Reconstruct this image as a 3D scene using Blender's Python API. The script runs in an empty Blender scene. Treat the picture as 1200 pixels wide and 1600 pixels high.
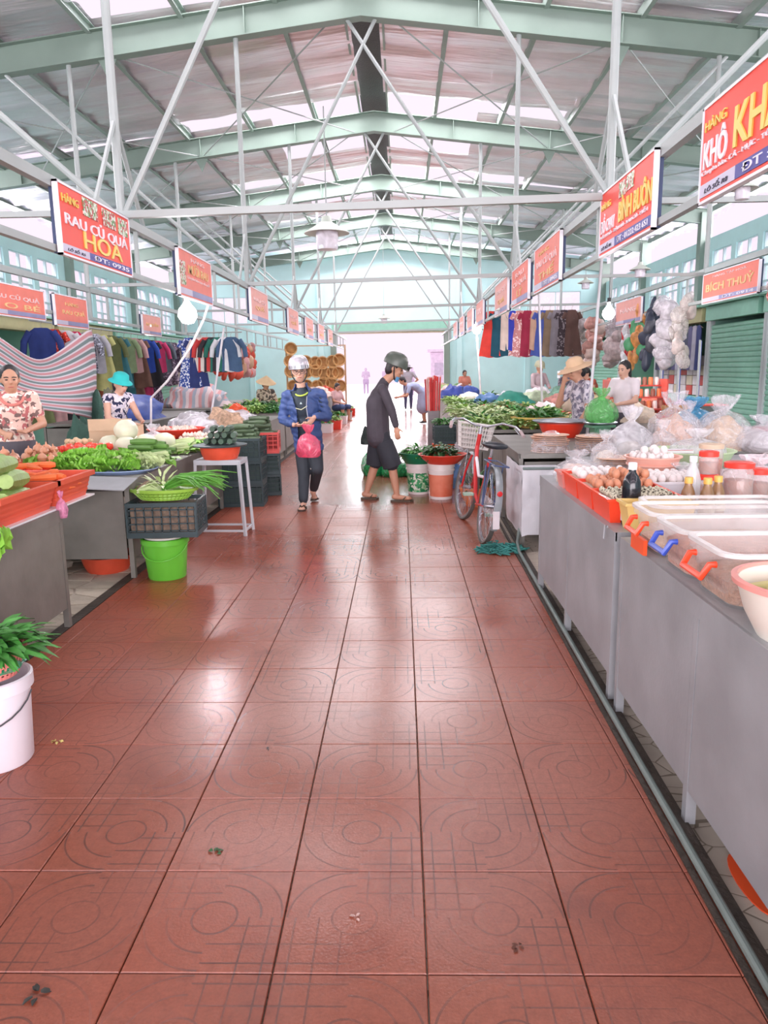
import bpy, bmesh, math, random
import numpy as np
from mathutils import Vector, Matrix, noise
PI = math.pi
rnd = random.Random(7)
sc = bpy.context.scene
C = sc.collection

# ------------------------------------------------------------------ camera
FPX, EYE = 1165.0, 1.53
def cam_axes(vx=627, vy=576, roll=0.9):
    r = math.radians(roll); a, b = vx - 600, 800 - vy
    a, b = a*math.cos(r) + b*math.sin(r), -a*math.sin(r) + b*math.cos(r)
    p = math.atan(b/FPX); s = math.atan(a/FPX*math.cos(p))
    F = Vector((-math.sin(s)*math.cos(p), math.cos(s)*math.cos(p), -math.sin(p)))
    R = Vector((math.cos(s), math.sin(s), 0)); U = R.cross(F)
    return R*math.cos(r) - U*math.sin(r), R*math.sin(r) + U*math.cos(r), F
CR, CU, CF = cam_axes()
cd = bpy.data.cameras.new('camera'); cam = bpy.data.objects.new('camera', cd); C.objects.link(cam)
cd.sensor_fit = 'VERTICAL'; cd.sensor_height = 24; cd.lens = FPX/1600*24
cam.matrix_world = Matrix(((CR.x, CU.x, -CF.x, 0), (CR.y, CU.y, -CF.y, 0), (CR.z, CU.z, -CF.z, EYE), (0, 0, 0, 1)))
cd.clip_start = .05; cd.clip_end = 300
sc.camera = cam
def at(x, y, X=None, Y=None, Z=None):           # a photo pixel meets a known plane of the hall
    d = CR*((x-600)/FPX) + CU*((800-y)/FPX) + CF
    t = X/d.x if X is not None else Y/d.y if Y is not None else (Z-EYE)/d.z
    return Vector((d.x*t, d.y*t, EYE + d.z*t))

# ------------------------------------------------------------------ world, daylight, exposure
w = bpy.data.worlds.new('world'); sc.world = w; w.use_nodes = True
bg = w.node_tree.nodes['Background']; bg.inputs[0].default_value = (1.0, .845, .985, 1); bg.inputs[1].default_value = .86
sc.view_settings.view_transform = 'Standard'; sc.view_settings.look = 'None'
sc.view_settings.gamma = 1; sc.view_settings.use_curve_mapping = False
sc.view_settings.exposure = 0.33
sc.cycles.max_bounces = 6; sc.cycles.diffuse_bounces = 4; sc.cycles.glossy_bounces = 3; sc.cycles.transparent_max_bounces = 12; sc.cycles.caustics_reflective = False; sc.cycles.caustics_refractive = False
sl = bpy.data.lights.new('daylight_sun', 'SUN'); sl.energy = 3.6; sl.angle = math.radians(50); sl.color = (1, .94, .98)
so = bpy.data.objects.new('daylight_sun', sl); C.objects.link(so); so.rotation_euler = Vector((-.06, 1, .42)).to_track_quat('Z', 'Y').to_euler()
def area(name, loc, size, rot, energy, col=(1, .93, .98)):
    l = bpy.data.lights.new(name, 'AREA'); l.shape = 'RECTANGLE'; l.size, l.size_y = size; l.energy = energy; l.color = col
    o = bpy.data.objects.new(name, l); C.objects.link(o); o.location = loc; o.rotation_euler = rot; return o
XC = -.5                                         # ridge line
XL, XR, YE, YB = -9.3, 8.3, 31.6, -9.0
FRAMES = [-3.7, 1.3, 6.3, 11.3, 16.3, 21.3, 26.3, 31.3]
area('rear_fill_light', (XC, YB - .2, 2.6), (15, 4.8), (PI/2, 0, 0), 2100)  # added fill light at the hall's unseen rear end, behind the camera
for s in (-1, 1):
    o = area('daylight_eaves', (XC + s*9.25, 11.5, 5.3), (.7, 38), (0, s*math.radians(78), 0), 950)
for k in range(1, 7):
    for s in (-1, 1):
        area('daylight_skylight', (XC + s*2.0, FRAMES[k+1] - .42, 7.0), (3.4, .55), (0, 0, 0), 80 if k < 3 else 130 if k < 4 else 230)

# ------------------------------------------------------------------ helpers: meshes
def lin(c):
    return tuple((v/255/12.92 if v/255 <= .04045 else ((v/255 + .055)/1.055)**2.4) for v in c)
class MB:
    def __init__(s): s.v = []; s.f = []
    def add(s, vs, fs, m=None):
        o = len(s.v)
        s.v += [tuple(m @ Vector(p)) for p in vs] if m is not None else [tuple(p) for p in vs]
        s.f += [tuple(i + o for i in f) for f in fs]; return s
    def box(s, c, d, rz=0, m=None, tap=1.0):
        x, y, z = d[0]/2, d[1]/2, d[2]/2
        vs = [(-x*(tap if k == 0 else 1), -y*(tap if k == 0 else 1), -z if k == 0 else z) for k in (0,)]
        vs = []
        for k in (-1, 1):
            t = tap if k < 0 else 1
            vs += [(-x*t, -y*t, k*z), (x*t, -y*t, k*z), (x*t, y*t, k*z), (-x*t, y*t, k*z)]
        M_ = Matrix.Translation(c) @ Matrix.Rotation(rz, 4, 'Z')
        if m is not None: M_ = m @ M_
        return s.add(vs, [(3, 2, 1, 0), (4, 5, 6, 7), (0, 1, 5, 4), (1, 2, 6, 5), (2, 3, 7, 6), (3, 0, 4, 7)], M_)
    def bar(s, a, b, w, h=None, roll=0):
        a, b = Vector(a), Vector(b); h = h or w; d = b - a; L = d.length
        q = d.to_track_quat('Z', 'Y').to_matrix().to_4x4()
        return s.box((0, 0, L/2), (w, h, L), m=Matrix.Translation(a) @ q @ Matrix.Rotation(roll, 4, 'Z'))
    def tube(s, pts, r, n=8, cap=True, m=None):
        pts = [Vector(p) for p in pts]; k = len(pts)
        rr = r if isinstance(r, (list, tuple)) else [r]*k
        vs = []; fs = []; up = None
        for i, p in enumerate(pts):
            d = (pts[min(i+1, k-1)] - pts[max(i-1, 0)]); d = d.normalized() if d.length > 1e-9 else Vector((0, 0, 1))
            if up is None: up = Vector((0, 0, 1)) if abs(d.z) < .9 else Vector((1, 0, 0))
            a = d.cross(up); a = a.normalized() if a.length > 1e-6 else Vector((1, 0, 0)); b = a.cross(d); up = b
            for j in range(n):
                t = 2*PI*j/n; vs.append(p + (a*math.cos(t) + b*math.sin(t))*rr[i])
        for i in range(k-1):
            for j in range(n):
                fs.append((i*n+j, i*n+(j+1) % n, (i+1)*n+(j+1) % n, (i+1)*n+j))
        if cap: fs += [tuple(range(n-1, -1, -1)), tuple(range((k-1)*n, k*n))]
        return s.add(vs, fs, m)
    def lathe(s, prof, n=20, m=None, sx=1, sy=1, closed=False, wob=None):
        vs = []; fs = []; k = len(prof)
        for r, z in prof:
            for j in range(n):
                t = 2*PI*j/n; q = wob(t, z) if wob else 1
                vs.append((r*q*math.cos(t)*sx, r*q*math.sin(t)*sy, z))
        rng = range(k if closed else k-1)
        for i in rng:
            i2 = (i+1) % k
            for j in range(n): fs.append((i*n+j, i*n+(j+1) % n, i2*n+(j+1) % n, i2*n+j))
        if not closed:
            if prof[0][0] > 1e-6: fs.append(tuple(range(n-1, -1, -1)))
            if prof[-1][0] > 1e-6: fs.append(tuple(range((k-1)*n, k*n)))
        return s.add(vs, fs, m)
    def ell(s, c, r, n=10, k=7, m=None, rot=None):
        vs = []; fs = []
        for i in range(k+1):
            a = -PI/2 + PI*i/k
            for j in range(n):
                t = 2*PI*j/n; vs.append((r[0]*math.cos(a)*math.cos(t), r[1]*math.cos(a)*math.sin(t), r[2]*math.sin(a)))
        for i in range(k):
            for j in range(n): fs.append((i*n+j, i*n+(j+1) % n, (i+1)*n+(j+1) % n, (i+1)*n+j))
        M_ = Matrix.Translation(c)
        if rot is not None: M_ = M_ @ rot
        if m is not None: M_ = m @ M_
        return s.add(vs, fs, M_)
    def grid(s, fn, nu, nv, m=None, wrap=False):
        vs = [fn(i/nu, j/nv) for i in range(nu+1) for j in range(nv+1)]; q = nv+1
        return s.add(vs, [(i*q+j, (i+1)*q+j, (i+1)*q+j+1, i*q+j+1) for i in range(nu) for j in range(nv)], m)
    def prism(s, poly, z0, z1, m=None):
        n = len(poly); vs = [(x, y, z0) for x, y in poly] + [(x, y, z1) for x, y in poly]
        return s.add(vs, [tuple(range(n-1, -1, -1)), tuple(range(n, 2*n))] + [(i, (i+1) % n, n+(i+1) % n, n+i) for i in range(n)], m)
    def mesh(s, name, smooth=35, weld=False):
        me = bpy.data.meshes.new(name); me.from_pydata(s.v, [], s.f)
        if weld:
            bm = bmesh.new(); bm.from_mesh(me); bmesh.ops.remove_doubles(bm, verts=bm.verts, dist=1e-5); bm.to_mesh(me); bm.free()
        me.validate()
        if smooth:
            me.polygons.foreach_set('use_smooth', [True]*len(me.polygons)); me.set_sharp_from_angle(angle=math.radians(smooth))
        return me
# ------------------------------------------------------------------ helpers: objects
def link(name, data, parent=None):
    o = bpy.data.objects.new(name, data); C.objects.link(o)
    if parent is not None: o.parent = parent
    return o
def part(name, mb, m, parent=None, smooth=35, loc=None):
    me = mb if isinstance(mb, bpy.types.Mesh) else mb.mesh(name, smooth)
    if m is not None and not me.materials:
        for q in (m if isinstance(m, (list, tuple)) else [m]): me.materials.append(q)
    o = link(name, me, parent)
    if loc is not None: o.location = loc
    return o
def tag(o, label, cat, group=None, kind=None):
    o['label'] = label; o['category'] = cat
    if group: o['group'] = group
    if kind: o['kind'] = kind
    return o
def thing(name, label, cat, loc=(0, 0, 0), rz=0, group=None, s=1):
    o = link(name, None); o.location = loc; o.rotation_euler = (0, 0, rz); o.scale = (s, s, s); o.empty_display_size = .05
    return tag(o, label, cat, group)
def solo(name, mb, m, label, cat, loc=(0, 0, 0), rz=0, group=None, s=1, smooth=35, rot=None):
    o = part(name, mb, m, None, smooth); o.location = loc; o.rotation_euler = rot or (0, 0, rz); o.scale = (s, s, s) if not isinstance(s, tuple) else s
    return tag(o, label, cat, group)
def struct(name, mb, m, parent=None, smooth=35):
    o = part(name, mb, m, parent, smooth)
    if parent is None: o['kind'] = 'structure'
    return o
def dup(o, loc=None, rz=None, label=None, group=None, parent=None, s=None, rot=None):
    c = o.copy(); C.objects.link(c)
    if parent is not None: c.parent = parent
    if loc is not None: c.location = loc
    if rz is not None: c.rotation_euler = (0, 0, rz)
    if rot is not None: c.rotation_euler = rot
    if s is not None: c.scale = s if isinstance(s, tuple) else (s, s, s)
    if label: c['label'] = label
    if group: c['group'] = group
    for ch in list(o.children): dup(ch, parent=c)
    return c
# ------------------------------------------------------------------ helpers: materials
MATS = {}
def M(name, rgb, rough=.5, metal=0, var=.1, scale=6, bump=0, bscale=30, alpha=1, spec=.5, rnd_=0, emit=0, coat=0, sss=0, rgb2=None):
    if name in MATS: return MATS[name]
    m = bpy.data.materials.new(name); MATS[name] = m; m.use_nodes = True; nt = m.node_tree; N = nt.nodes; L = nt.links
    b = N['Principled BSDF']; c = lin(rgb)
    tc = N.new('ShaderNodeTexCoord'); nz = N.new('ShaderNodeTexNoise'); nz.inputs['Scale'].default_value = scale; nz.inputs['Detail'].default_value = 4
    L.new(tc.outputs['Object'], nz.inputs['Vector'])
    rp = N.new('ShaderNodeValToRGB'); L.new(nz.outputs['Fac'], rp.inputs['Fac'])
    c2 = lin(rgb2) if rgb2 else tuple(min(1, v*(1+var)) for v in c); c1 = c if rgb2 else tuple(v*(1-var) for v in c)
    rp.color_ramp.elements[0].color = (*c1, 1); rp.color_ramp.elements[1].color = (*c2, 1)
    rp.color_ramp.elements[0].position = .32; rp.color_ramp.elements[1].position = .68
    out = rp.outputs['Color']
    if rnd_:
        oi = N.new('ShaderNodeObjectInfo'); mr = N.new('ShaderNodeMapRange'); L.new(oi.outputs['Random'], mr.inputs['Value'])
        mr.inputs['To Min'].default_value = 1 - rnd_; mr.inputs['To Max'].default_value = 1 + rnd_
        hs = N.new('ShaderNodeHueSaturation'); L.new(mr.outputs[0], hs.inputs['Value']); L.new(out, hs.inputs['Color']); out = hs.outputs[0]
    L.new(out, b.inputs['Base Color'])
    b.inputs['Roughness'].default_value = rough; b.inputs['Metallic'].default_value = metal; b.inputs['Specular IOR Level'].default_value = spec
    b.inputs['Alpha'].default_value = alpha; b.inputs['Coat Weight'].default_value = coat
    if sss: b.inputs['Subsurface Weight'].default_value = sss; b.inputs['Subsurface Radius'].default_value = (.02, .01, .005)
    if emit: b.inputs['Emission Color'].default_value = (*c, 1); b.inputs['Emission Strength'].default_value = emit
    if bump:
        n2 = N.new('ShaderNodeTexNoise'); n2.inputs['Scale'].default_value = bscale; n2.inputs['Detail'].default_value = 5; L.new(tc.outputs['Object'], n2.inputs['Vector'])
        bp = N.new('ShaderNodeBump'); bp.inputs['Strength'].default_value = bump; bp.inputs['Distance'].default_value = .02
        L.new(n2.outputs['Fac'], bp.inputs['Height']); L.new(bp.outputs[0], b.inputs['Normal'])
    return m
def film(name, rgb=(235, 232, 238), fac=.4, rough=.12, bscale=18, bump=.7, vor=True):    # thin clear plastic, crinkled
    if name in MATS: return MATS[name]
    m = bpy.data.materials.new(name); MATS[name] = m; m.use_nodes = True; nt = m.node_tree; N = nt.nodes; L = nt.links
    b = N['Principled BSDF']; b.inputs['Base Color'].default_value = (*lin(rgb), 1); b.inputs['Roughness'].default_value = rough
    b.inputs['Specular IOR Level'].default_value = .8
    tr = N.new('ShaderNodeBsdfTransparent'); mx = N.new('ShaderNodeMixShader'); mx.inputs[0].default_value = fac
    tc = N.new('ShaderNodeTexCoord'); n2 = N.new('ShaderNodeTexNoise'); n2.inputs['Scale'].default_value = bscale; n2.inputs['Detail'].default_value = 3
    n2.inputs['Distortion'].default_value = 1.5
    L.new(tc.outputs['Object'], n2.inputs['Vector'])
    bp = N.new('ShaderNodeBump'); bp.inputs['Strength'].default_value = bump; bp.inputs['Distance'].default_value = .03
    L.new(n2.outputs['Fac'], bp.inputs['Height']); L.new(bp.outputs[0], b.inputs['Normal'])
    mr = N.new('ShaderNodeMapRange'); L.new(n2.outputs['Fac'], mr.inputs['Value']); mr.inputs['From Min'].default_value = .35; mr.inputs['From Max'].default_value = .7
    mr.inputs['To Min'].default_value = fac*.6; mr.inputs['To Max'].default_value = min(1, fac*1.5); L.new(mr.outputs[0], mx.inputs[0])
    L.new(tr.outputs[0], mx.inputs[1]); L.new(b.outputs[0], mx.inputs[2]); L.new(mx.outputs[0], N['Material Output'].inputs[0])
    return m
def math_node(nt, op, a, b=None, clamp=False):
    n = nt.nodes.new('ShaderNodeMath'); n.operation = op; n.use_clamp = clamp
    for i, v in enumerate((a, b)):
        if v is None: continue
        if isinstance(v, (int, float)): n.inputs[i].default_value = v
        else: nt.links.new(v, n.inputs[i])
    return n.outputs[0]
def stripe_mat(name, cols, axis, period, rough=.8, noise_amt=.02):     # woven stripes along one object axis
    if name in MATS: return MATS[name]
    m = M(name, cols[0], rough); nt = m.node_tree; N = nt.nodes; L = nt.links; b = N['Principled BSDF']
    tc = N.new('ShaderNodeTexCoord'); sp = N.new('ShaderNodeSeparateXYZ'); L.new(tc.outputs['UV' if axis == 'U' else 'Object'], sp.inputs[0])
    v = math_node(nt, 'FRACT', math_node(nt, 'MULTIPLY', sp.outputs[{'X': 0, 'Y': 1, 'Z': 2, 'U': 1}[axis]], 1/period))
    rp = N.new('ShaderNodeValToRGB'); rp.color_ramp.interpolation = 'CONSTANT'; L.new(v, rp.inputs[0])
    el = rp.color_ramp.elements
    while len(el) < len(cols): el.new(.5)
    for i, c in enumerate(cols): el[i].position = i/len(cols); el[i].color = (*lin(c), 1)
    L.new(rp.outputs[0], b.inputs['Base Color']); return m
def spot_mat(name, base, spots, scale=18, thr=.5, rough=.85):         # printed cloth: flowers, camouflage, blotches
    if name in MATS: return MATS[name]
    m = M(name, base, rough); nt = m.node_tree; N = nt.nodes; L = nt.links; b = N['Principled BSDF']
    tc = N.new('ShaderNodeTexCoord'); prev = None
    prev = N.new('ShaderNodeRGB'); prev.outputs[0].default_value = (*lin(base), 1); prev = prev.outputs[0]
    for i, c in enumerate(spots):
        mp = N.new('ShaderNodeMapping'); mp.inputs['Location'].default_value = (i*3.1, i*1.7, i*2.3); L.new(tc.outputs['Object'], mp.inputs[0])
        nz = N.new('ShaderNodeTexNoise'); nz.inputs['Scale'].default_value = scale*(1 + .2*i); nz.inputs['Detail'].default_value = 1; L.new(mp.outputs[0], nz.inputs['Vector'])
        g = math_node(nt, 'GREATER_THAN', nz.outputs['Fac'], thr + .03*i)
        mx = N.new('ShaderNodeMix'); mx.data_type = 'RGBA'; L.new(g, mx.inputs[0]); L.new(prev, mx.inputs[6]); mx.inputs[7].default_value = (*lin(c), 1); prev = mx.outputs[2]
    L.new(prev, b.inputs['Base Color']); return m
FONT_CACHE = {}
def text_mesh(body, wd, ht, depth=.004, bold=0, keep=False, ital=0):        # lettering laid in local x-z, front to -y
    cu = bpy.data.curves.new('lettering', 'FONT'); cu.body = body; cu.extrude = depth; cu.offset = bold; cu.resolution_u = 3; cu.shear = ital
    o = bpy.data.objects.new('lettering_tmp', cu); C.objects.link(o); dg = bpy.context.evaluated_depsgraph_get()
    me = bpy.data.meshes.new_from_object(o.evaluated_get(dg)); bpy.data.objects.remove(o); bpy.data.curves.remove(cu); me.name = 'lettering'
    co = np.array([v.co for v in me.vertices]);
    if len(co) == 0: return me
    lo, hi = co.min(0), co.max(0); sx = wd/max(1e-6, hi[0]-lo[0]); sy = ht/max(1e-6, hi[1]-lo[1])
    if keep: sx = sy = min(sx, sy)
    out = np.zeros_like(co); out[:, 0] = (co[:, 0] - (lo[0]+hi[0])/2)*sx; out[:, 2] = (co[:, 1] - (lo[1]+hi[1])/2)*sy; out[:, 1] = -co[:, 2]
    me.vertices.foreach_set('co', out.ravel()); me.update(); return me

# ------------------------------------------------------------------ palette
PAINT = M('sage_paint', (132, 150, 140), .45, var=.05, scale=2)
PIPE = M('grey_pipe', (166, 173, 172), .4, var=.05, scale=3)
DARKST = M('dark_steel', (70, 72, 76), .5)
TEAL = M('teal_wall', (200, 236, 238), .8, var=.04, scale=1.5)
TEALG = M('sea_green_sheet', (150, 205, 185), .5, var=.04)
STEEL = M('galvanised_sheet', (158, 160, 164), .45, metal=.2, var=.12, scale=3.5, bump=.05, bscale=60)
STEEL2 = M('dull_sheet', (124, 121, 115), .5, metal=.15, var=.16, scale=4, bump=.05)
WHITE = M('white_plastic', (238, 236, 240), .35, var=.03)
BLACK = M('black_plastic', (32, 34, 38), .45, var=.1)
CONC = M('concrete', (172, 162, 150), .9, var=.18, scale=5, bump=.4)
RED = M('red_plastic', (232, 62, 40), .35, var=.06)
ORANGE = M('orange_plastic', (246, 92, 48), .35, var=.05)
# ================================================================== SETTING: floor
def paver_mat():
    m = M('broken_paving', (188, 176, 162), .9, var=.15, scale=4, bump=.3); nt = m.node_tree; N = nt.nodes; L = nt.links; b = N['Principled BSDF']
    src = b.inputs['Base Color'].links[0].from_socket
    tc = N.new('ShaderNodeTexCoord'); vo = N.new('ShaderNodeTexVoronoi'); vo.feature = 'DISTANCE_TO_EDGE'; vo.inputs['Scale'].default_value = 5.5
    mp = N.new('ShaderNodeMapping'); mp.inputs['Scale'].default_value = (.8, 1.5, 1); L.new(tc.outputs['Object'], mp.inputs[0]); L.new(mp.outputs[0], vo.inputs['Vector'])
    g = math_node(nt, 'LESS_THAN', vo.outputs['Distance'], .014)
    mx = N.new('ShaderNodeMix'); mx.data_type = 'RGBA'; L.new(g, mx.inputs[0]); L.new(src, mx.inputs[6]); mx.inputs[7].default_value = (*lin((132, 120, 106)), 1)
    L.new(mx.outputs[2], b.inputs['Base Color'])
    bp = N.new('ShaderNodeBump'); bp.inputs['Distance'].default_value = .02; L.new(math_node(nt, 'MINIMUM', vo.outputs['Distance'], .05), bp.inputs['Height']); L.new(bp.outputs[0], b.inputs['Normal'])
    return m
def tile_mat(name, period=None, rmin=.3):
    # red cement tile pressed with rings and a small grid; worn, damp and glossy in patches. uv: object xy of one tile, or the repeat of it
    m = bpy.data.materials.new(name); MATS[name] = m; m.use_nodes = True; nt = m.node_tree; N = nt.nodes; L = nt.links; b = N['Principled BSDF']
    mt = lambda op, a, q=None, cl=False: math_node(nt, op, a, q, cl)
    tc = N.new('ShaderNodeTexCoord'); geo = N.new('ShaderNodeNewGeometry')
    sp = N.new('ShaderNodeSeparateXYZ'); L.new(tc.outputs['Object'] if period is None else geo.outputs['Position'], sp.inputs[0])
    if period is None: u, v = mt('MULTIPLY', sp.outputs[0], 2.5), mt('MULTIPLY', sp.outputs[1], 2.5)
    else:
        u = mt('SUBTRACT', mt('FRACT', mt('MULTIPLY', mt('ADD', sp.outputs[0], 10.35), 2.5)), .5); v = mt('SUBTRACT', mt('FRACT', mt('MULTIPLY', mt('ADD', sp.outputs[1], 9.94), 2.5)), .5)
    au, av = mt('ABSOLUTE', u), mt('ABSOLUTE', v)
    r = mt('SQRT', mt('ADD', mt('MULTIPLY', u, u), mt('MULTIPLY', v, v)))
    def line(x, c, wd): return mt('LESS_THAN', mt('ABSOLUTE', mt('SUBTRACT', x, c)), wd)
    quad = mt('GREATER_THAN', mt('MULTIPLY', u, v), 0)      # rings in two corners, bricks in the other two
    g = mt('MAXIMUM', line(r, .16, .008), mt('MULTIPLY', quad, mt('MAXIMUM', line(r, .33, .008), line(r, .48, .008))))
    hz = mt('MULTIPLY', mt('LESS_THAN', mt('ABSOLUTE', mt('SUBTRACT', mt('FRACT', mt('MULTIPLY', mt('ADD', v, .5), 6)), .5)), .04), mt('GREATER_THAN', r, .16))
    vt = mt('MULTIPLY', mt('LESS_THAN', mt('ABSOLUTE', mt('SUBTRACT', mt('FRACT', mt('MULTIPLY', mt('ADD', u, .5), 6)), .5)), .04), mt('GREATER_THAN', r, .16))
    g = mt('MAXIMUM', g, mt('MULTIPLY', mt('SUBTRACT', 1.0, quad), mt('MAXIMUM', hz, mt('MULTIPLY', vt, mt('GREATER_THAN', au, .12)))))
    if period is not None: g = mt('MAXIMUM', g, mt('GREATER_THAN', mt('MAXIMUM', au, av), .488))
    def nz(scale, det=4, off=0):
        n = N.new('ShaderNodeTexNoise'); n.inputs['Scale'].default_value = scale; n.inputs['Detail'].default_value = det
        mp = N.new('ShaderNodeMapping'); mp.inputs['Location'].default_value = (off, off*.7, 0); L.new(geo.outputs['Position'], mp.inputs[0]); L.new(mp.outputs[0], n.inputs['Vector']); return n.outputs['Fac']
    worn = nz(.9, 4, 3); fine = nz(120, 2); stain = nz(3.2, 5, 9); wet = nz(.55, 3, 21)
    pos = N.new('ShaderNodeSeparateXYZ'); L.new(geo.outputs['Position'], pos.inputs[0])
    lane = mt('SUBTRACT', 1.0, mt('MULTIPLY', mt('ABSOLUTE', mt('ADD', pos.outputs[0], .25)), .75), True)      # trodden lane keeps paler, polished cement
    k = mt('ADD', mt('MULTIPLY', lane, .55), mt('SUBTRACT', mt('MULTIPLY', worn, 1.5), .55), True)
    mx = N.new('ShaderNodeMix'); mx.data_type = 'RGBA'; L.new(k, mx.inputs[0]); mx.inputs[6].default_value = (*lin((148, 69, 46)), 1); mx.inputs[7].default_value = (*lin((157, 101, 84)), 1)
    m2 = N.new('ShaderNodeMix'); m2.data_type = 'RGBA'; m2.blend_type = 'MULTIPLY'; m2.inputs[0].default_value = 1
    sh = mt('ADD', .45, mt('ADD', mt('MULTIPLY', fine, .55), mt('MULTIPLY', nz(38, 3, 5), .55))); oi = N.new('ShaderNodeObjectInfo'); sh = mt('MULTIPLY', sh, mt('ADD', .94, mt('MULTIPLY', oi.outputs['Random'], .12)))
    cx = N.new('ShaderNodeCombineXYZ'); [L.new(sh, cx.inputs[i]) for i in range(3)]; L.new(mx.outputs[2], m2.inputs[6]); L.new(cx.outputs[0], m2.inputs[7])
    m3 = N.new('ShaderNodeMix'); m3.data_type = 'RGBA'; st = mt('MULTIPLY', mt('SUBTRACT', stain, .55, True), 3.0, True); L.new(st, m3.inputs[0]); L.new(m2.outputs[2], m3.inputs[6]); m3.inputs[7].default_value = (*lin((120, 62, 50)), 1)
    m4 = N.new('ShaderNodeMix'); m4.data_type = 'RGBA'
    gf = mt('MULTIPLY', g, mt('ADD', .1, mt('MULTIPLY', mt('SUBTRACT', nz(2.2, 3, 40), .38, True), 2.6)), True)
    L.new(gf, m4.inputs[0]); L.new(m3.outputs[2], m4.inputs[6]); m4.inputs[7].default_value = (*lin((66, 42, 36)), 1)
    L.new(m4.outputs[2], b.inputs['Base Color'])
    ro = N.new('ShaderNodeMapRange'); L.new(mt('ADD', mt('MULTIPLY', lane, .25), wet), ro.inputs['Value']); ro.inputs['From Min'].default_value = .4; ro.inputs['From Max'].default_value = .8
    ro.inputs['To Min'].default_value = .16+rmin; ro.inputs['To Max'].default_value = .13; L.new(mt('ADD', ro.outputs[0], mt('MULTIPLY', g, .05)), b.inputs['Roughness'])
    b.inputs['Specular IOR Level'].default_value = .6
    bp = N.new('ShaderNodeBump'); bp.inputs['Strength'].default_value = .5; bp.inputs['Distance'].default_value = .004
    L.new(mt('SUBTRACT', mt('MULTIPLY', fine, .25), g), bp.inputs['Height']); L.new(bp.outputs[0], b.inputs['Normal'])
    return m
fl = struct('floor', MB().box((XC, (YB+YE)/2, -.06), (XR-XL, YE-YB, .09)), paver_mat(), smooth=0)
TM = tile_mat('pressed_cement_tile')
def tile_mesh(wx, wy=.4, cx=0):
    g = .0018; b = .0022; mb = MB(); x0, x1, y0, y1 = cx-wx/2+g, cx+wx/2-g, -wy/2+g, wy/2-g
    vs = [(x0, y0, -.012), (x1, y0, -.012), (x1, y1, -.012), (x0, y1, -.012), (x0, y0, -.003), (x1, y0, -.003), (x1, y1, -.003), (x0, y1, -.003), (x0+b, y0+b, 0), (x1-b, y0+b, 0), (x1-b, y1-b, 0), (x0+b, y1-b, 0)]
    fs = [(8, 9, 10, 11)] + [(i, (i+1) % 4, 4+(i+1) % 4, 4+i) for i in range(4)] + [(4+i, 4+(i+1) % 4, 8+(i+1) % 4, 8+i) for i in range(4)]
    mb.add(vs, fs); me = mb.mesh('tile', 0); me.materials.append(TM); return me
tmain, tl, tr_ = tile_mesh(.4), tile_mesh(.1, .4, .15), tile_mesh(.08, .4, -.16)
Y0 = 1.26
for r in range(18):
    for c in range(-1, 8):
        me = tl if c == -1 else tr_ if c == 7 else tmain
        o = link('tile', me, fl); o.location = (-1.95 + .4*c + .2, Y0 + .4*r + .2, rnd.uniform(-.0008, .0008)); o.rotation_euler = (rnd.uniform(-.002, .002), rnd.uniform(-.002, .002), PI/2*((r+c) % 2) if 0 <= c < 7 else 0)
mb = MB().box((-.56, (Y0+18*.4+YE+8)/2, -.0065), (2.98, YE+8-Y0-18*.4, .011)); mb.box((-.56, (YB+Y0)/2, -.0065), (2.98, Y0-YB, .011))
o = part('tile_field', mb, tile_mat('far_cement_tile', .4, .14), fl, 0); o['kind'] = 'stuff'
def pavers(x0, x1, y0, y1, dx, dy, seed):        # uneven broken paving stones beside the aisle
    rs = random.Random(seed); nx, ny = int((x1-x0)/dx), int((y1-y0)/dy)
    P = [[(x0+dx*i+(rs.uniform(-.28, .28)*dx if 0 < i < nx else 0), y0+dy*j+(rs.uniform(-.28, .28)*dy if 0 < j < ny else 0)) for j in range(ny+1)] for i in range(nx+1)]
    m = M('paving_stone', (184, 172, 156), .9, var=.14, scale=6, bump=.4, rnd_=.1)
    for i in range(nx):
        for j in range(ny):
            q = [P[i][j], P[i+1][j], P[i+1][j+1], P[i][j+1]]; cx, cy = sum(p[0] for p in q)/4, sum(p[1] for p in q)/4; k = 1-.016/min(dx, dy)
            part('paving_stone', MB().prism([((p[0]-cx)*k, (p[1]-cy)*k) for p in q], -.008, rs.uniform(.0, .003)), m, fl, 0).location = (cx, cy, -.012)
pavers(-3.33, -2.13, 3.2, 6.4, .24, .2, 3)
GUT = M('gutter_mud', (58, 48, 40), .7, var=.3, scale=9, bump=.6)
struct('trim_1', MB().box((-2.09, 11, -.006), (.075, 40, .014)), GUT, smooth=0)
mb = MB(); mb.bar((.845, .5, .001), (.995, 9, .001), .02, .012); mb.bar((.905, .5, .001), (1.055, 9, .001), .035, .012)
struct('trim_2', mb, GUT, smooth=0)
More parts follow.
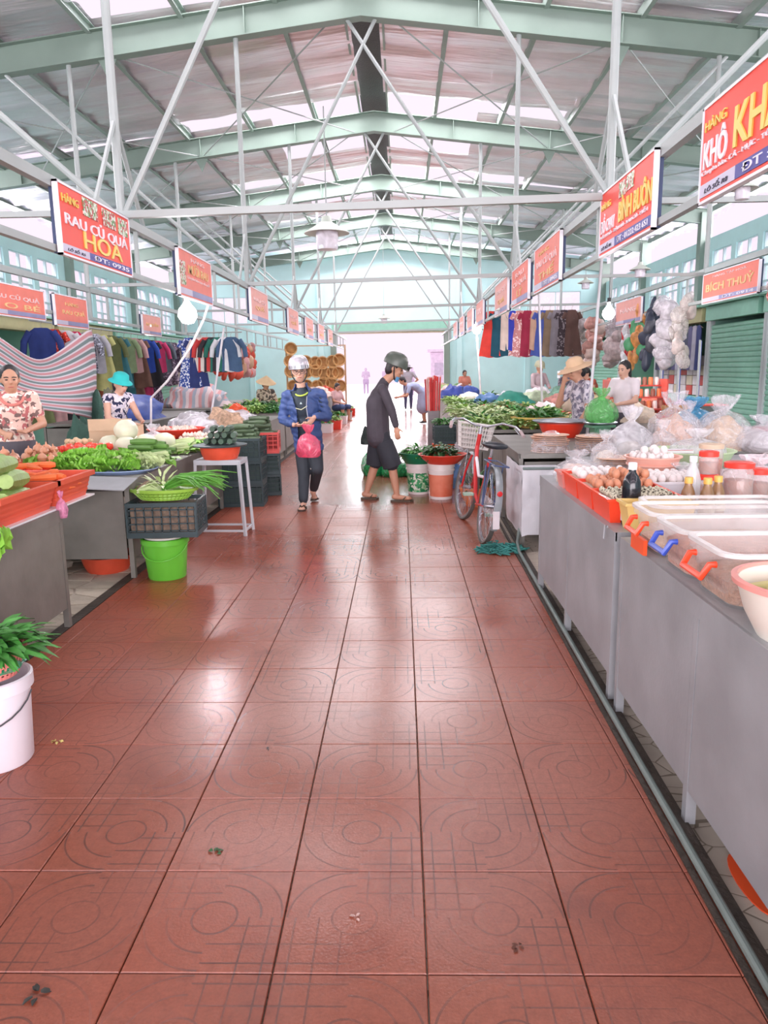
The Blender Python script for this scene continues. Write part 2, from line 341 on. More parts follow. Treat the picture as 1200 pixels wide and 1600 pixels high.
# ================================================================== SETTING: outside and walls
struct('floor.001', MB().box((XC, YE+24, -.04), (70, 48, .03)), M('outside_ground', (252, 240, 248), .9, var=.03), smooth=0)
def wall_side(name, X, wins):
    mb = MB(); t = .16; ztop, w0, w1 = 4.8, 3.0, 4.45
    mb.box((X, (YB+YE)/2, w0/2), (t, YE-YB, w0)); mb.box((X, (YB+YE)/2, (w1+ztop)/2), (t, YE-YB, ztop-w1))
    y = YB
    for a, b in wins:
        mb.box((X, (y+a)/2, (w0+w1)/2), (t, a-y, w1-w0)); y = b
    mb.box((X, (y+YE)/2, (w0+w1)/2), (t, YE-y, w1-w0))
    wl = struct(name, mb, TEAL, smooth=0)
    for f in FRAMES: part('wall_column', MB().box((X*(1 - .012 if X > 0 else .99), f, 2.75), (.3, .26, 5.5)), PAINT, wl, 0)
    return wl
GLASS = film('window_glass', (240, 232, 240), .05, .1, 4, .1)
WF = M('window_frame', (196, 216, 220), .5, var=.03)
pane_me = None; wn = [0]
def window(X, a, b, z0=3.0, z1=4.45, axis='Y', cols=2, rows=4):
    global pane_me
    wn[0] += 1; mb = MB(); w_ = b-a; h_ = z1-z0
    for i in range(cols+1): mb.box((0, -w_/2 + w_*i/cols, h_/2), (.07, .04, h_))
    for j in range(rows+1): mb.box((0, 0, h_*j/rows), (.06, w_, .045))
    o = struct('window_%d' % wn[0], mb, WF, smooth=0)
    pm = MB().box((0, 0, 0), (.012, 1, 1)).mesh('pane', 0); pm.materials.append(GLASS)
    for i in range(cols):
        for j in range(rows):
            p = link('pane', pm, o); p.location = (0, -w_/2 + w_*(i+.5)/cols, h_*(j+.5)/rows); p.scale = (1, w_/cols-.05, h_/rows-.045)
    o.location = (X, (a+b)/2, z0) if axis == 'Y' else ((a+b)/2, X, z0)
    if axis != 'Y': o.rotation_euler = (0, 0, PI/2)
    return o
wins = []
for f in FRAMES[2:7]:
    for k in range(3): wins.append((f + .5 + 1.4*k, f + 1.65 + 1.4*k))
wall_side('wall_left', XL, wins); wall_side('wall_right', XR, wins)
for a, b in wins: window(XL, a, b); window(XR, a, b)
def zroof(x): return 6.80 - .12*abs(x - XC)
mb = MB(); t = .18
dx0, dx1, dz = -2.66, 1.76, 2.98
def wbox(x0, x1, z0, z1): mb.box(((x0+x1)/2, YE, (z0+z1)/2), (x1-x0, t, z1-z0))
wbox(XL, dx0, 0, 3.03); wbox(dx1, XR, 0, 3.03); wbox(XL, XR, 4.5, 5.0) ; wbox(dx0, dx1, dz, 3.03)
ew = [(-7.8, -6.2), (-4.45, -3.1), (5.3, 7.3)]; xx = XL
for a, b in ew: wbox(xx, a, 3.03, 4.5); xx = b
wbox(xx, XR, 3.03, 4.5); wbox(-7.8, -6.2, 3.03, 3.45); wbox(-4.45, -3.1, 3.5, 4.5); wbox(5.3, 7.3, 3.03, 3.62)
mb.add([(XL, YE-t/2, 5), (XR, YE-t/2, 5), (XR, YE-t/2, zroof(XR)), (XC, YE-t/2, zroof(XC)), (XL, YE-t/2, zroof(XL))], [(0, 1, 2, 3, 4)])
wb = struct('wall_back', mb, TEAL, smooth=0)
window(YE, -7.8, -6.2, 3.45, 4.5, 'X', 3, 2); window(YE, -4.45, -3.1, 3.03, 3.5, 'X', 3, 1); window(YE, 5.3, 7.3, 3.62, 4.5, 'X', 2, 1)
part('lintel_box', MB().box(((dx0+dx1)/2, YE-.28, 3.22), (dx1-dx0+.3, .36, .38)), TEALG, wb, 0)
part('lintel_strip', MB().box(((dx0+dx1)/2, YE-.2, 2.99), (dx1-dx0+.2, .2, .07)), M('cream_strip', (232, 214, 196), .6), wb, 0)
for x in (dx0-.12, dx1+.12): part('door_post', MB().box((x, YE-.16, 1.5), (.24, .22, 3)), PAINT, wb, 0)
for x in (-6.2, -3.3, 2.4, 5.2): part('wall_pilaster', MB().box((x, YE-.13, 2.5), (.22, .1, 5)), TEAL, wb, 0)
# ================================================================== SETTING: roof
def foil_mat():
    m = M('foil_lining', (246, 238, 246), .36, metal=.6, var=.08, scale=1.2); nt = m.node_tree; N = nt.nodes; L = nt.links; b = N['Principled BSDF']
    tc = N.new('ShaderNodeTexCoord'); mp = N.new('ShaderNodeMapping'); mp.inputs['Scale'].default_value = (.35, 3.2, .35); L.new(tc.outputs['Object'], mp.inputs[0])
    n = N.new('ShaderNodeTexNoise'); n.inputs['Scale'].default_value = 1.0; n.inputs['Detail'].default_value = 4; L.new(mp.outputs[0], n.inputs['Vector'])
    bp = N.new('ShaderNodeBump'); bp.inputs['Strength'].default_value = .9; bp.inputs['Distance'].default_value = .16; L.new(n.outputs['Fac'], bp.inputs['Height']); L.new(bp.outputs[0], b.inputs['Normal'])
    return m
FOIL = foil_mat()
cl = link('ceiling', None); cl['kind'] = 'structure'
for k in range(len(FRAMES)-1):
    a, b = FRAMES[k], FRAMES[k+1]
    for s in (-1, 1):
        ph = rnd.uniform(0, 6)
        def fz(x, y, a=a, b=b, ph=ph):
            t = (y-a)/(b-a)
            return zroof(x) - .15*math.sin(PI*t) + .026*math.sin(y*7.5+ph+.4*x) + .012*math.sin(y*13+x*1.7)
        y1 = b-.85 if k >= 1 else b; yn = a+2.3 if a > 16 else a
        edges = [.22, 3.7, 9.4]
        mb = MB(); mb.grid(lambda u, v: (XC+s*(.22+1.88*u), yn+(y1-yn)*v+ (.05*math.sin(u*9+ph)*(v-.5)), fz(XC+s*(.22+1.88*u), yn+(y1-yn)*v)), 8, 48)
        mb.grid(lambda u, v: (XC+s*(2.1+1.62*u), a+(y1-a)*v+ (.05*math.sin(u*9+ph)*v), fz(XC+s*(2.1+1.62*u), a+(y1-a)*v)), 7, 48)
        mb.grid(lambda u, v: (XC+s*(3.72+5.7*u), a+(b-a)*v, fz(XC+s*(3.72+5.7*u), a+(b-a)*v)), 18, 48)
        part('foil_sheet', mb, FOIL, cl, 80)
a, b = YB, FRAMES[0]
mb = MB()
for s in (-1, 1): mb.grid(lambda u, v: (XC+s*(.1+9.3*u), YB+(FRAMES[0]-YB)*v, zroof(XC+9.3*u)), 4, 4)
part('foil_sheet', mb, FOIL, cl, 80)
part('ridge_cap', MB().box((XC, (YB+YE)/2, 6.86), (.52, YE-YB, .05)), M('ridge_dark', (62, 64, 60), .6, bump=.6), cl, 0)
PUR = M('purlin_paint', (150, 166, 158), .45, var=.05)
for s in (-1, 1):
    for d in (.28, 1.2, 2.5, 3.8, 5.1, 6.4, 7.7, 8.9):
        x = XC+s*d; z = zroof(x) - .12
        mb = MB(); Lp = YE-YB; ym = (YB+YE)/2
        if d > .5: mb.box((x, ym, z), (.012, Lp, .15)); mb.box((x+.03, ym, z-.07), (.06, Lp, .012)); mb.box((x+.03, ym, z+.07), (.06, Lp, .012))
        else: mb.box((x, ym, z+.02), (.035, Lp, .1))
        part('purlin', mb, PUR, cl, 0)
for f in FRAMES:
    mb = MB()
    for s in (-1, 1):
        Q = lambda d, z: (XC+s*d, f, z)
        e = 8.75; zb0, zb1, D0, D1 = 6.25, 6.25-.12*e, .36, .36
        def slab(y0, y1, zlo, zhi):      # a sloping plate from the ridge to the eave
            vs = [(XC, y0, zlo), (XC, y1, zlo), (XC, y1, zhi), (XC, y0, zhi)] + [(XC+s*e, y0, zlo-.12*e), (XC+s*e, y1, zlo-.12*e), (XC+s*e, y1, zhi-.12*e), (XC+s*e, y0, zhi-.12*e)]
            mb.add(vs, [(0, 1, 2, 3), (7, 6, 5, 4), (0, 4, 5, 1), (1, 5, 6, 2), (2, 6, 7, 3), (3, 7, 4, 0)])
        slab(f-.006, f+.006, 6.26, 6.62); slab(f-.09, f+.09, 6.25, 6.264); slab(f-.09, f+.09, 6.616, 6.63)
    r = part('rafter', mb, PAINT, cl, 0)
    for s in (-1, 1):
        for d in (1.6, 3.55, 5.4, 7.3):
            z = 6.44-.12*d
            part('stiffener', MB().box((XC+s*d, f-.045, z), (.012, .07, .34)), PAINT, r, 0)
        z = 6.25-.12*3.55
        part('fly_bracket', MB().prism([(-.13, .0), (.13, 0), (.0, -.26)], -.006, .006, Matrix.Translation((XC+s*3.55, f, z)) @ Matrix.Rotation(PI/2, 4, 'X') @ Matrix.Rotation(0, 4, 'Z')), PAINT, r, 0)
for k in (3, 4, 5, 6):                             # thin crossed tie rods under the roof of each bay
    a, b = FRAMES[k], FRAMES[k+1] if k+1 < len(FRAMES) else YE
    for s in (-1, 1):
        for d0, d1 in ((.4, 3.5), (3.6, 7.0)):
            for p, q in ((d0, d1), (d1, d0)):
                part('tie_rod', MB().tube([(XC+s*p, a, 6.3-.12*p), (XC+s*q, b, 6.3-.12*q)], .012, 5), PIPE, cl)
# ================================================================== hanging rails over the stall rows
def rail_line(X, lbl, z1=2.84, z0=2.42, brace=True, s=1):
    t = thing('sign_rail', lbl, 'rail frame', (X, 0, 0), group='hanging sign rails')
    part('rail', MB().box((0, 15, z1), (.055, 32, .07)), PIPE, t, 0); part('rail', MB().box((0, 15, z0), (.045, 32, .045)), PIPE, t, 0)
    for f in FRAMES[2:7]:
        zr = 6.26-.12*abs(X-XC)
        part('hanger_post', MB().tube([(0, f, z0), (0, f, zr)], .034, 10), PIPE, t)
        if brace:
            for q in (-1, 1): part('knee_brace', MB().tube([(0, f, z1+.75), (0, f+q*.55, z1)], .02, 6), PIPE, t)
            part('inner_brace', MB().tube([(0, f, z1), (XC-X-s*.2, f, 6.25)], .026, 8), PIPE, t)
            xo = XC+s*5.0; part('outer_brace', MB().tube([(0, f, z1), (xo-X, f, 6.26-.12*5)], .026, 8), PIPE, t)
    for i in range(22):
        y = 1.2+i*1.35
        part('upright', MB().box((0, y, (z0+z1)/2), (.03, .03, z1-z0)), PIPE, t, 0)
    return t
XRL, XLL, XR2, XL2 = 1.66, -2.24, 4.4, -4.6
rail_line(XRL, 'grey steel sign rail hanging over the right-hand counters along the aisle', s=1)
rail_line(XLL, 'grey steel sign rail hanging over the left-hand vegetable tables along the aisle', 2.74, 2.33, s=-1)
rail_line(XR2, 'grey steel rail hanging farther right in front of the shuttered kiosks', brace=False)
rail_line(XL2, 'grey steel rail hanging farther left in front of the hung clothes', 2.74, 2.33, brace=False)
for i, f in enumerate(FRAMES[2:7]):
    o = solo('tie_beam', MB().bar((XLL, f, 2.78), (XRL, f, 2.84), .055), PIPE, ('nearest' if i == 0 else ['second', 'third', 'fourth', 'farthest'][i-1]) + ' grey tie beam crossing above the aisle between the sign rails', 'beam', smooth=0, group='tie beams over the aisle')
    for X, q, n in ((XRL, XR2, 'right'), (XLL, XL2, 'left')):
        solo('side_beam', MB().bar((X, f, 2.8), (q, f, 2.8), .045), PIPE, 'thin grey beam joining the two %s-hand rails, %s from the camera' % (n, ['first', 'second', 'third', 'fourth', 'fifth'][i]), 'beam', smooth=0)
# ================================================================== SIGNS
SRED = M('sign_red', (240, 70, 52), .4, var=.03); SRED2 = M('sign_red_hazed', (238, 128, 112), .5, var=.05); SRED3 = M('sign_red_haze_pale', (238, 168, 158), .5, var=.05)  # farther signs: distance haze painted into the paler reds
SWHITE = M('sign_white', (244, 240, 248), .4, var=.02); SYEL = M('sign_yellow', (238, 214, 110), .4, var=.02); SBLUE = M('sign_blue', (64, 62, 150), .4, var=.03)
SGREY = M('sign_grey', (206, 200, 222), .4, var=.02); SNAVY = M('sign_navy_back', (44, 58, 92), .6); SYEL2 = M('sign_yellow_hazed', (236, 196, 140), .5); SWHT2 = M('sign_white_hazed', (246, 216, 216), .5)  # paler yellow and white carry the same painted haze
PICV = spot_mat('veg_picture', (196, 206, 176), [(90, 140, 70), (190, 70, 70), (232, 236, 226)], 26, .5, .4)
def sign(side, y0, y1, z0, z1, lines, label, X, red=None, pics=(), foot=.22, lot='', tel='', hazed=False):
    L_, Hh = y1-y0, z1-z0; s = 1 if side == 'R' else -1
    t = thing('shop_sign', label, 'sign', (X, (y0+y1)/2, z0), -s*PI/2, 'signs over the stalls')
    part('panel', MB().box((0, 0, Hh/2), (L_, .03, Hh)), red or SRED, t, 0)
    part('back_board', MB().box((0, .03, Hh/2), (L_*.98, .03, Hh*.97)), SNAVY, t, 0)
    mb = MB(); e = .014
    for zz in (0, Hh): mb.box((0, -.004, zz), (L_+e, .034, e))
    for xx in (-L_/2, L_/2): mb.box((xx, -.004, Hh/2), (e, .034, Hh+e))
    part('border', mb, SWHITE, t, 0)
    def put(body, cx, cz, w_, h_, m, bold=.01, ital=0):
        me = text_mesh(body, w_*L_, h_*Hh, .004, bold, ital=ital); me.materials.append(m); o = link('lettering', me, t); o.location = (cx*L_, -.019, cz*Hh); return o
    wm, ym = (SWHT2, SYEL2) if hazed else (SWHITE, SYEL)
    for body, cx, cz, w_, h_, k in lines: put(body, cx, cz, w_, h_, ym if k == 'y' else wm, .02 if h_ > .3 else .008 if h_ > .15 else 0, .25 if k == 'i' else 0)
    for cx, cz, w_, h_ in pics: part('picture', MB().box((cx*L_, -.017, cz*Hh), (w_*L_, .006, h_*Hh)), PICV, t, 0)
    if foot:
        part('lot_band', MB().box((-.33*L_, -.016, foot*.55*Hh), (.34*L_, .006, foot*.62*Hh)), SGREY, t, 0)
        part('phone_band', MB().box((.17*L_, -.016, foot*.55*Hh), (.66*L_, .006, foot*.62*Hh)), SBLUE if not hazed else M('sign_blue_hazed', (150, 150, 190), .5), t, 0)  # on farther signs the band's blue is paled by painted haze
        if lot: put(lot, -.33, foot*.55, .22, foot*.34, M('sign_ink', (70, 66, 84), .5), .002, .2)
        if tel: put(tel, .17, foot*.55, .54, foot*.4, SWHITE, .004)
    return t
SXR, SXL = 1.615, -2.195
sign('R', 2.98, 4.26, 2.366, 2.832, [('HÀNG', -.37, .8, .2, .13, 'y'), ('KHÔ', -.36, .52, .22, .36, 'w'), ('KHÁNH', .14, .62, .66, .5, 'y'), ('Chuyên bán: CÁ - MỰC - TÔM KHÔ - RUỐC', -.02, .31, .92, .09, 'w')],
     'large red KHÔ KHÁNH sign at the right edge, nearest of the right-hand row', SXR, lot='LÔ SỐ: R8', tel='ĐT : 01222')
sign('R', 5.03, 6.31, 2.38, 2.852, [('HÀNG', -.37, .78, .2, .12, 'y'), ('ĐỒ CHAY', -.32, .5, .3, .3, 'w'), ('BÌNH BUÔN', .2, .55, .58, .38, 'y'), ('NẤM KHÔ - ĐẬU HŨ - RAU CỦ - MIẾN', -.02, .3, .9, .09, 'w')],
     'red BÌNH BUÔN sign with a phone number, second of the right-hand row', SXR, lot='LÔ SỐ: R6', tel='ĐT : 01222.423 651', pics=((-.04, .83, .12, .22), (.1, .85, .14, .22)))
sign('R', 7.86, 9.3, 2.38, 2.87, [('HÀNG', -.1, .84, .4, .1, 'y'), ('RAU CỦ QUẢ', 0, .62, .8, .22, 'w'), ('THẾ', 0, .36, .6, .22, 'y')], 'haze-pale red RAU CỦ QUẢ THẾ sign hanging third in the right-hand row', SXR, SRED2, tel='ĐT : 0905', hazed=True)
sign('R', 9.75, 11.15, 2.36, 2.86, [('RAU', 0, .8, .5, .12, 'w'), ('CỦ QUẢ', 0, .58, .8, .18, 'w'), ('LÝ', 0, .33, .3, .22, 'y')], 'pale red sign hanging fourth in the right-hand row', SXR, SRED2, hazed=True)
sign('R', 11.6, 13.1, 2.36, 2.86, [('RAU CỦ', 0, .75, .7, .16, 'w'), ('QUẢ', 0, .42, .5, .2, 'y')], 'pale pink sign hanging fifth in the right-hand row, beside the ceiling post', SXR, SRED3, hazed=True)
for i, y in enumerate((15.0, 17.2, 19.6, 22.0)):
    sign('R', y, y+1.35, 2.36, 2.84, [('RAU', 0, .6, .6, .25, 'w')], 'pale pink sign far down the right-hand row, %s from the camera' % ['sixth', 'seventh', 'eighth', 'ninth'][i], SXR, SRED3, hazed=True)
sign('L', 5.0, 6.27, 2.295, 2.74, [('HÀNG', -.36, .82, .2, .14, 'y'), ('RAU CỦ QUẢ', 0, .54, .88, .24, 'w'), ('HOA', .06, .32, .56, .26, 'y')],
     'red RAU CỦ QUẢ HOA sign with vegetable pictures over the left stall', SXL, lot='LÔ SỐ: R5', tel='ĐT: 0935', pics=((-.1, .83, .2, .27), (.17, .82, .2, .27), (.39, .8, .15, .27)), foot=.18)
sign('L', 7.62, 8.9, 2.28, 2.74, [('HÀNG', .05, .86, .4, .1, 'w'), ('MƯỜI RAU', .07, .66, .62, .26, 'y'), ('Chuyên bán rau củ quả', .05, .44, .7, .08, 'w')], 'haze-pale red sign hanging second in the left-hand row, above the lit bulb', SXL, SRED2, pics=((-.4, .5, .14, .5),), hazed=True)
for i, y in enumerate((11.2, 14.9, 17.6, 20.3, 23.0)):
    sign('L', y, y+1.4, 2.26, 2.74, [('RAU CỦ', 0, .7, .7, .16, 'w'), ('QUẢ', 0, .45, .5, .18, 'y')], 'pale pink sign in the left-hand row, %s from the camera' % ['third', 'fourth', 'fifth', 'sixth', 'seventh'][i], SXL, SRED3, hazed=True)
sign('L', 8.3, 9.72, 2.2, 2.56, [('RAU CỦ QUẢ', .0, .62, .8, .2, 'w'), ('O BÉ', .1, .36, .6, .22, 'y')], 'pale red O BÉ sign at the left edge above the striped cloth', XL2+.05, SRED2, hazed=True)
sign('L', 10.02, 11.04, 2.16, 2.57, [('HÀNG', 0, .75, .4, .14, 'y'), ('RAU QUẢ', .05, .48, .7, .2, 'y')], 'pale red sign above the right end of the striped cloth', XL2+.05, SRED2, hazed=True)
sign('L', 13.4, 14.4, 2.2, 2.55, [('ÁO QUẦN', 0, .55, .7, .25, 'y')], 'small pale pink sign above the hung clothes on the left', XL2+.05, SRED3, hazed=True)
sign('R', 9.5, 11.2, 2.37, 2.77, [('BÍCH THUỶ', 0, .55, .86, .34, 'y'), ('HÀNG TẠP HOÁ', 0, .86, .6, .1, 'w')], 'red BÍCH THUỶ sign above the closed green shutter', XR2-.05, SRED2, tel='ĐT: 0914', hazed=True)
sign('R', 14.0, 15.6, 2.3, 2.75, [('HÀNG', 0, .6, .6, .22, 'w')], 'pale pink sign on the farther right rail beside the lit bulb', XR2-.05, SRED3, hazed=True)
# ================================================================== builders for goods and containers
def open_box(mb, w_, d, h, t=.006, tap=.9, rim=.012, z0=0):
    def ring(k, z): return [(-w_/2*k, -d/2*k, z), (w_/2*k, -d/2*k, z), (w_/2*k, d/2*k, z), (-w_/2*k, d/2*k, z)]
    def ring2(k, z, o): return [(sx*(w_/2*k+o), sy*(d/2*k+o), z) for sx, sy in ((-1, -1), (1, -1), (1, 1), (-1, 1))]
    R_ = [ring2(tap, z0, 0), ring2(1, z0+h-rim, 0), ring2(1, z0+h-rim, rim*.8), ring2(1, z0+h, rim*.8), ring2(1, z0+h, -t), ring2(tap, z0+t, -t)]
    vs = sum(R_, []); fs = [(3, 2, 1, 0), (20, 21, 22, 23)]
    for i in range(5):
        for j in range(4): fs.append((i*4+j, i*4+(j+1) % 4, i*4+4+(j+1) % 4, i*4+4+j))
    mb.add(vs, fs); return mb
def basin_prof(R, h, rb=.7, t=.006, lip=.015):
    return [(R*rb*.2, .0), (R*rb, 0), (R*(rb+1)/2+R*.03, h*.45), (R, h-.006), (R+lip, h-.004), (R+lip, h+.003), (R-t, h+.003), (R*(rb+1)/2+R*.03-t, h*.47), (R*rb-t, t), (0, t)]
def basin(R, h, rb=.7, lip=.015, n=28, sx=1, sy=1): return MB().lathe([(0, 0)]+basin_prof(R, h, rb, lip=lip), n, sx=sx, sy=sy)
def pail_prof(R, h, rb=.8): return [(0, 0), (R*rb, 0), (R*.97, h*.8), (R*1.05, h*.8), (R*1.05, h*.84), (R*.99, h*.85), (R*.99, h*.9), (R*1.05, h*.9), (R*1.05, h), (R*.95, h), (R*.93, h*.5), (R*rb-.008, .012), (0, .012)]
def nz3(p, s=1.0, o=0.0): return noise.noise(Vector((p[0]*s+o, p[1]*s+o*.7, p[2]*s-o)))
def bag_mesh(R, h, seed=0, knot=.72, n=24, flare=.45, squash=1.0, ears=False):        # a tied plastic bag standing on its base
    mb = MB(); pr = [(0, 0), (.82, .0), (1.0, .12), (1.02, .3), (.9, .5), (.55, .63), (.2, .7), (.13, .74), (.28, .8), (flare, .92), (flare*1.1, 1.0)]
    vs = []; fs = []
    for i, (r, z) in enumerate(pr):
        for j in range(n):
            a = 2*PI*j/n; q = 1 + .16*nz3((math.cos(a)*1.3, math.sin(a)*1.3, z*2.2), 1.4, seed*3.7) + (.1*math.sin(a*9+seed) if z > .5 else .035*math.sin(a*7+seed+z*4))
            tt = .08*nz3((a*2, z*3, 0), 1, seed)
            vs.append((R*r*q*math.cos(a), R*r*q*math.sin(a)*squash, h*(z + (tt if z > .1 else 0))))
    for i in range(len(pr)-1):
        for j in range(n): fs.append((i*n+j, i*n+(j+1) % n, (i+1)*n+(j+1) % n, (i+1)*n+j))
    mb.add(vs, fs); return mb
def lump(R, h, seed=0, n=18, k=9, amp=.12, sx=1, sy=1, fs_=2.0):                          # a rounded uneven heap with a flat underside
    mb = MB(); vs = []; fs = []
    for i in range(k+1):
        a = PI/2*i/k
        for j in range(n):
            t = 2*PI*j/n; d = Vector((math.cos(t)*math.cos(a), math.sin(t)*math.cos(a), math.sin(a)))
            q = 1 + amp*2*nz3(d, fs_, seed*5.3)
            vs.append((R*sx*q*d.x, R*sy*q*d.y, max(0, h*q*d.z)))
    for i in range(k):
        for j in range(n): fs.append((i*n+j, i*n+(j+1) % n, (i+1)*n+(j+1) % n, (i+1)*n+j))
    fs.append(tuple(range(n-1, -1, -1))); mb.add(vs, fs); return mb
def crate_mesh(w_, d, h, nx=8, ny=6, nzz=5, t=.009):
    mb = MB(); rim = .03
    for z, hh in ((h-rim/2, rim), (rim*.7, rim*1.4)):
        for y in (-d/2, d/2): mb.box((0, y, z), (w_, t*1.6, hh))
        for x in (-w_/2, w_/2): mb.box((x, 0, z), (t*1.6, d, hh))
    for i in range(nx+1):
        x = -w_/2 + w_*i/nx; wd = t*2.2 if i in (0, nx) else t
        for y in (-d/2, d/2): mb.box((x, y, h/2), (wd, t, h))
    for i in range(ny+1):
        y = -d/2 + d*i/ny; wd = t*2.2 if i in (0, ny) else t
        for x in (-w_/2, w_/2): mb.box((x, y, h/2), (t, wd, h))
    for k in range(1, nzz):
        z = h*k/nzz
        for y in (-d/2, d/2): mb.box((0, y, z), (w_, t, t))
        for x in (-w_/2, w_/2): mb.box((x, 0, z), (t, d, t))
    for i in range(1, nx): mb.box((-w_/2 + w_*i/nx, 0, .006), (t, d, .008))
    for i in range(1, ny): mb.box((0, -d/2 + d*i/ny, .006), (w_, t, .008))
    return mb
def basket_mesh(R, h, rb=.75, n=30, sx=1, sy=1, rings=5, t=.005):                        # open plastic strainer basket with slots
    mb = MB(); mb.lathe([(0, 0), (R*rb, 0), (R*rb+.004, .014), (R*rb-.006, .014), (R*rb-.006, .006), (0, .006)], n, sx=sx, sy=sy)
    mb.lathe([(R-.006, h-.022), (R+.008, h-.022), (R+.014, h), (R-.006, h)], n, sx=sx, sy=sy, closed=True)
    for k in range(1, rings):
        f = k/rings; r = R*(rb + (1-rb)*f); mb.lathe([(r-t/2, h*f-t), (r+t/2, h*f-t), (r+t/2, h*f+t), (r-t/2, h*f+t)], n, sx=sx, sy=sy, closed=True)
    for j in range(n):
        a = 2*PI*j/n; ca, sa = math.cos(a), math.sin(a)
        mb.bar((R*rb*ca*sx, R*rb*sa*sy, .004), (R*ca*sx, R*sa*sy, h-.01), t*1.6, t)
    return mb
def leaf(mb, base, d, L_, W_, curl=.3, n=4, fold=.25, frill=0, rs=None):
    d = Vector(d).normalized(); side = d.cross(Vector((0, 0, 1))); side = side.normalized() if side.length > .01 else Vector((1, 0, 0)); up = side.cross(d)
    vs = []
    for i in range(n+1):
        t = i/n; p = Vector(base) + d*(L_*t) + up*(-curl*L_*t*t); wv = W_*math.sin(PI*min(.97, .12+t*.85))*.5
        f1 = frill*(rs.uniform(-1, 1) if rs else 0)*W_; f2 = frill*(rs.uniform(-1, 1) if rs else 0)*W_
        vs += [p + side*wv + up*(wv*fold + f1), p, p - side*wv + up*(wv*fold + f2)]
    fs = []
    for i in range(n):
        a = i*3; fs += [(a, a+3, a+4, a+1), (a+1, a+4, a+5, a+2)]
    mb.add(vs, fs)
def leafy(n, R, h, L_=.1, W_=.05, seed=0, frill=.12, up=.7, sx=1, sy=1, curl=.4):        # a loose bunch of leaves
    rs = random.Random(seed); mb = MB()
    for i in range(n):
        a = rs.uniform(0, 2*PI); r = R*math.sqrt(rs.random())*.85; hh = h*(1-(r/R)**2)*rs.uniform(.35, 1)
        d = (math.cos(a)*sx*(.5+r/R), math.sin(a)*sy*(.5+r/R), up*rs.uniform(-.2, 1.2))
        leaf(mb, (r*math.cos(a)*sx, r*math.sin(a)*sy, hh*.75), d, L_*rs.uniform(.6, 1.2), W_*rs.uniform(.7, 1.3), curl*rs.uniform(.3, 1.4), 3, .3, frill, rs)
    return mb
def veg_long(L_, r, n=8, bend=.1, tip=.35, seg=7):                                        # cucumber, carrot, gourd lying along x
    pts = [(-L_/2 + L_*i/seg, bend*L_*math.sin(PI*i/seg), r) for i in range(seg+1)]
    rr = [r*(tip + (1-tip)*math.sin(PI*min(1, .08+.84*i/seg))**.6) for i in range(seg+1)]
    return MB().tube(pts, rr, n)
def round_veg(r, sq=.9, n=10, dim=.12):
    return MB().lathe([(0, 0), (r*.45, .02*r), (r*.85, r*.35*sq), (r, r*sq*.95), (r*.88, r*1.5*sq), (r*.5, r*1.88*sq), (r*.2, r*1.92*sq), (0, r*(1.92-dim)*sq)], n)
def heap(proto_me, m, name, label, cat, group, c, n_, R, h, size, sx=1, sy=1, seed=0, flat=False, lay=True, scale=(.85, 1.15)):
    """n_ pieces heaped in layers over an elliptic area"""
    rs = random.Random(seed); me = proto_me if isinstance(proto_me, bpy.types.Mesh) else proto_me.mesh(name)
    if not me.materials: me.materials.append(m)
    out = []; k = 0; layer = 0; guard = 0
    pts = []
    while len(pts) < n_ and layer < 7:
        Rl = R*(1 - .8*layer*size*.72/max(h, size*.8)) if h > size else R
        if Rl < size*.3: break
        tries = 0
        here = []
        while tries < 260 and len(pts) < n_:
            tries += 1; a = rs.uniform(0, 2*PI); r = Rl*math.sqrt(rs.random()); x, y = r*math.cos(a)*sx, r*math.sin(a)*sy
            if all((x-p[0])**2 + (y-p[1])**2 > (size*.82)**2 for p in here): here.append((x, y)); pts.append((x, y, layer*size*.72))
        layer += 1
    for x, y, z in pts:
        o = link(name, me); o.location = (c[0]+x, c[1]+y, c[2]+z); s_ = rs.uniform(*scale); o.scale = (s_, s_, s_)
        o.rotation_euler = (rs.uniform(-.15, .15), rs.uniform(-.15, .15), rs.uniform(0, 6.28)) if not flat else (0, 0, rs.uniform(-.25, .25))
        tag(o, label, cat, group); out.append(o)
    return out
def on_tray(proto, m, name, label, cat, group, c, nx, ny, dx, dy, z=0, jit=.004, rot=None, seed=1):
    rs = random.Random(seed); me = proto if isinstance(proto, bpy.types.Mesh) else proto.mesh(name)
    if not me.materials: me.materials.append(m)
    for i in range(nx):
        for j in range(ny):
            o = link(name, me); o.location = (c[0]+(i-(nx-1)/2)*dx+rs.uniform(-jit, jit), c[1]+(j-(ny-1)/2)*dy+rs.uniform(-jit, jit), c[2]+z)
            o.rotation_euler = (rs.uniform(-.3, .3), rs.uniform(-.3, .3), rs.uniform(0, 6.28)) if rot is None else rot
            tag(o, label, cat, group)
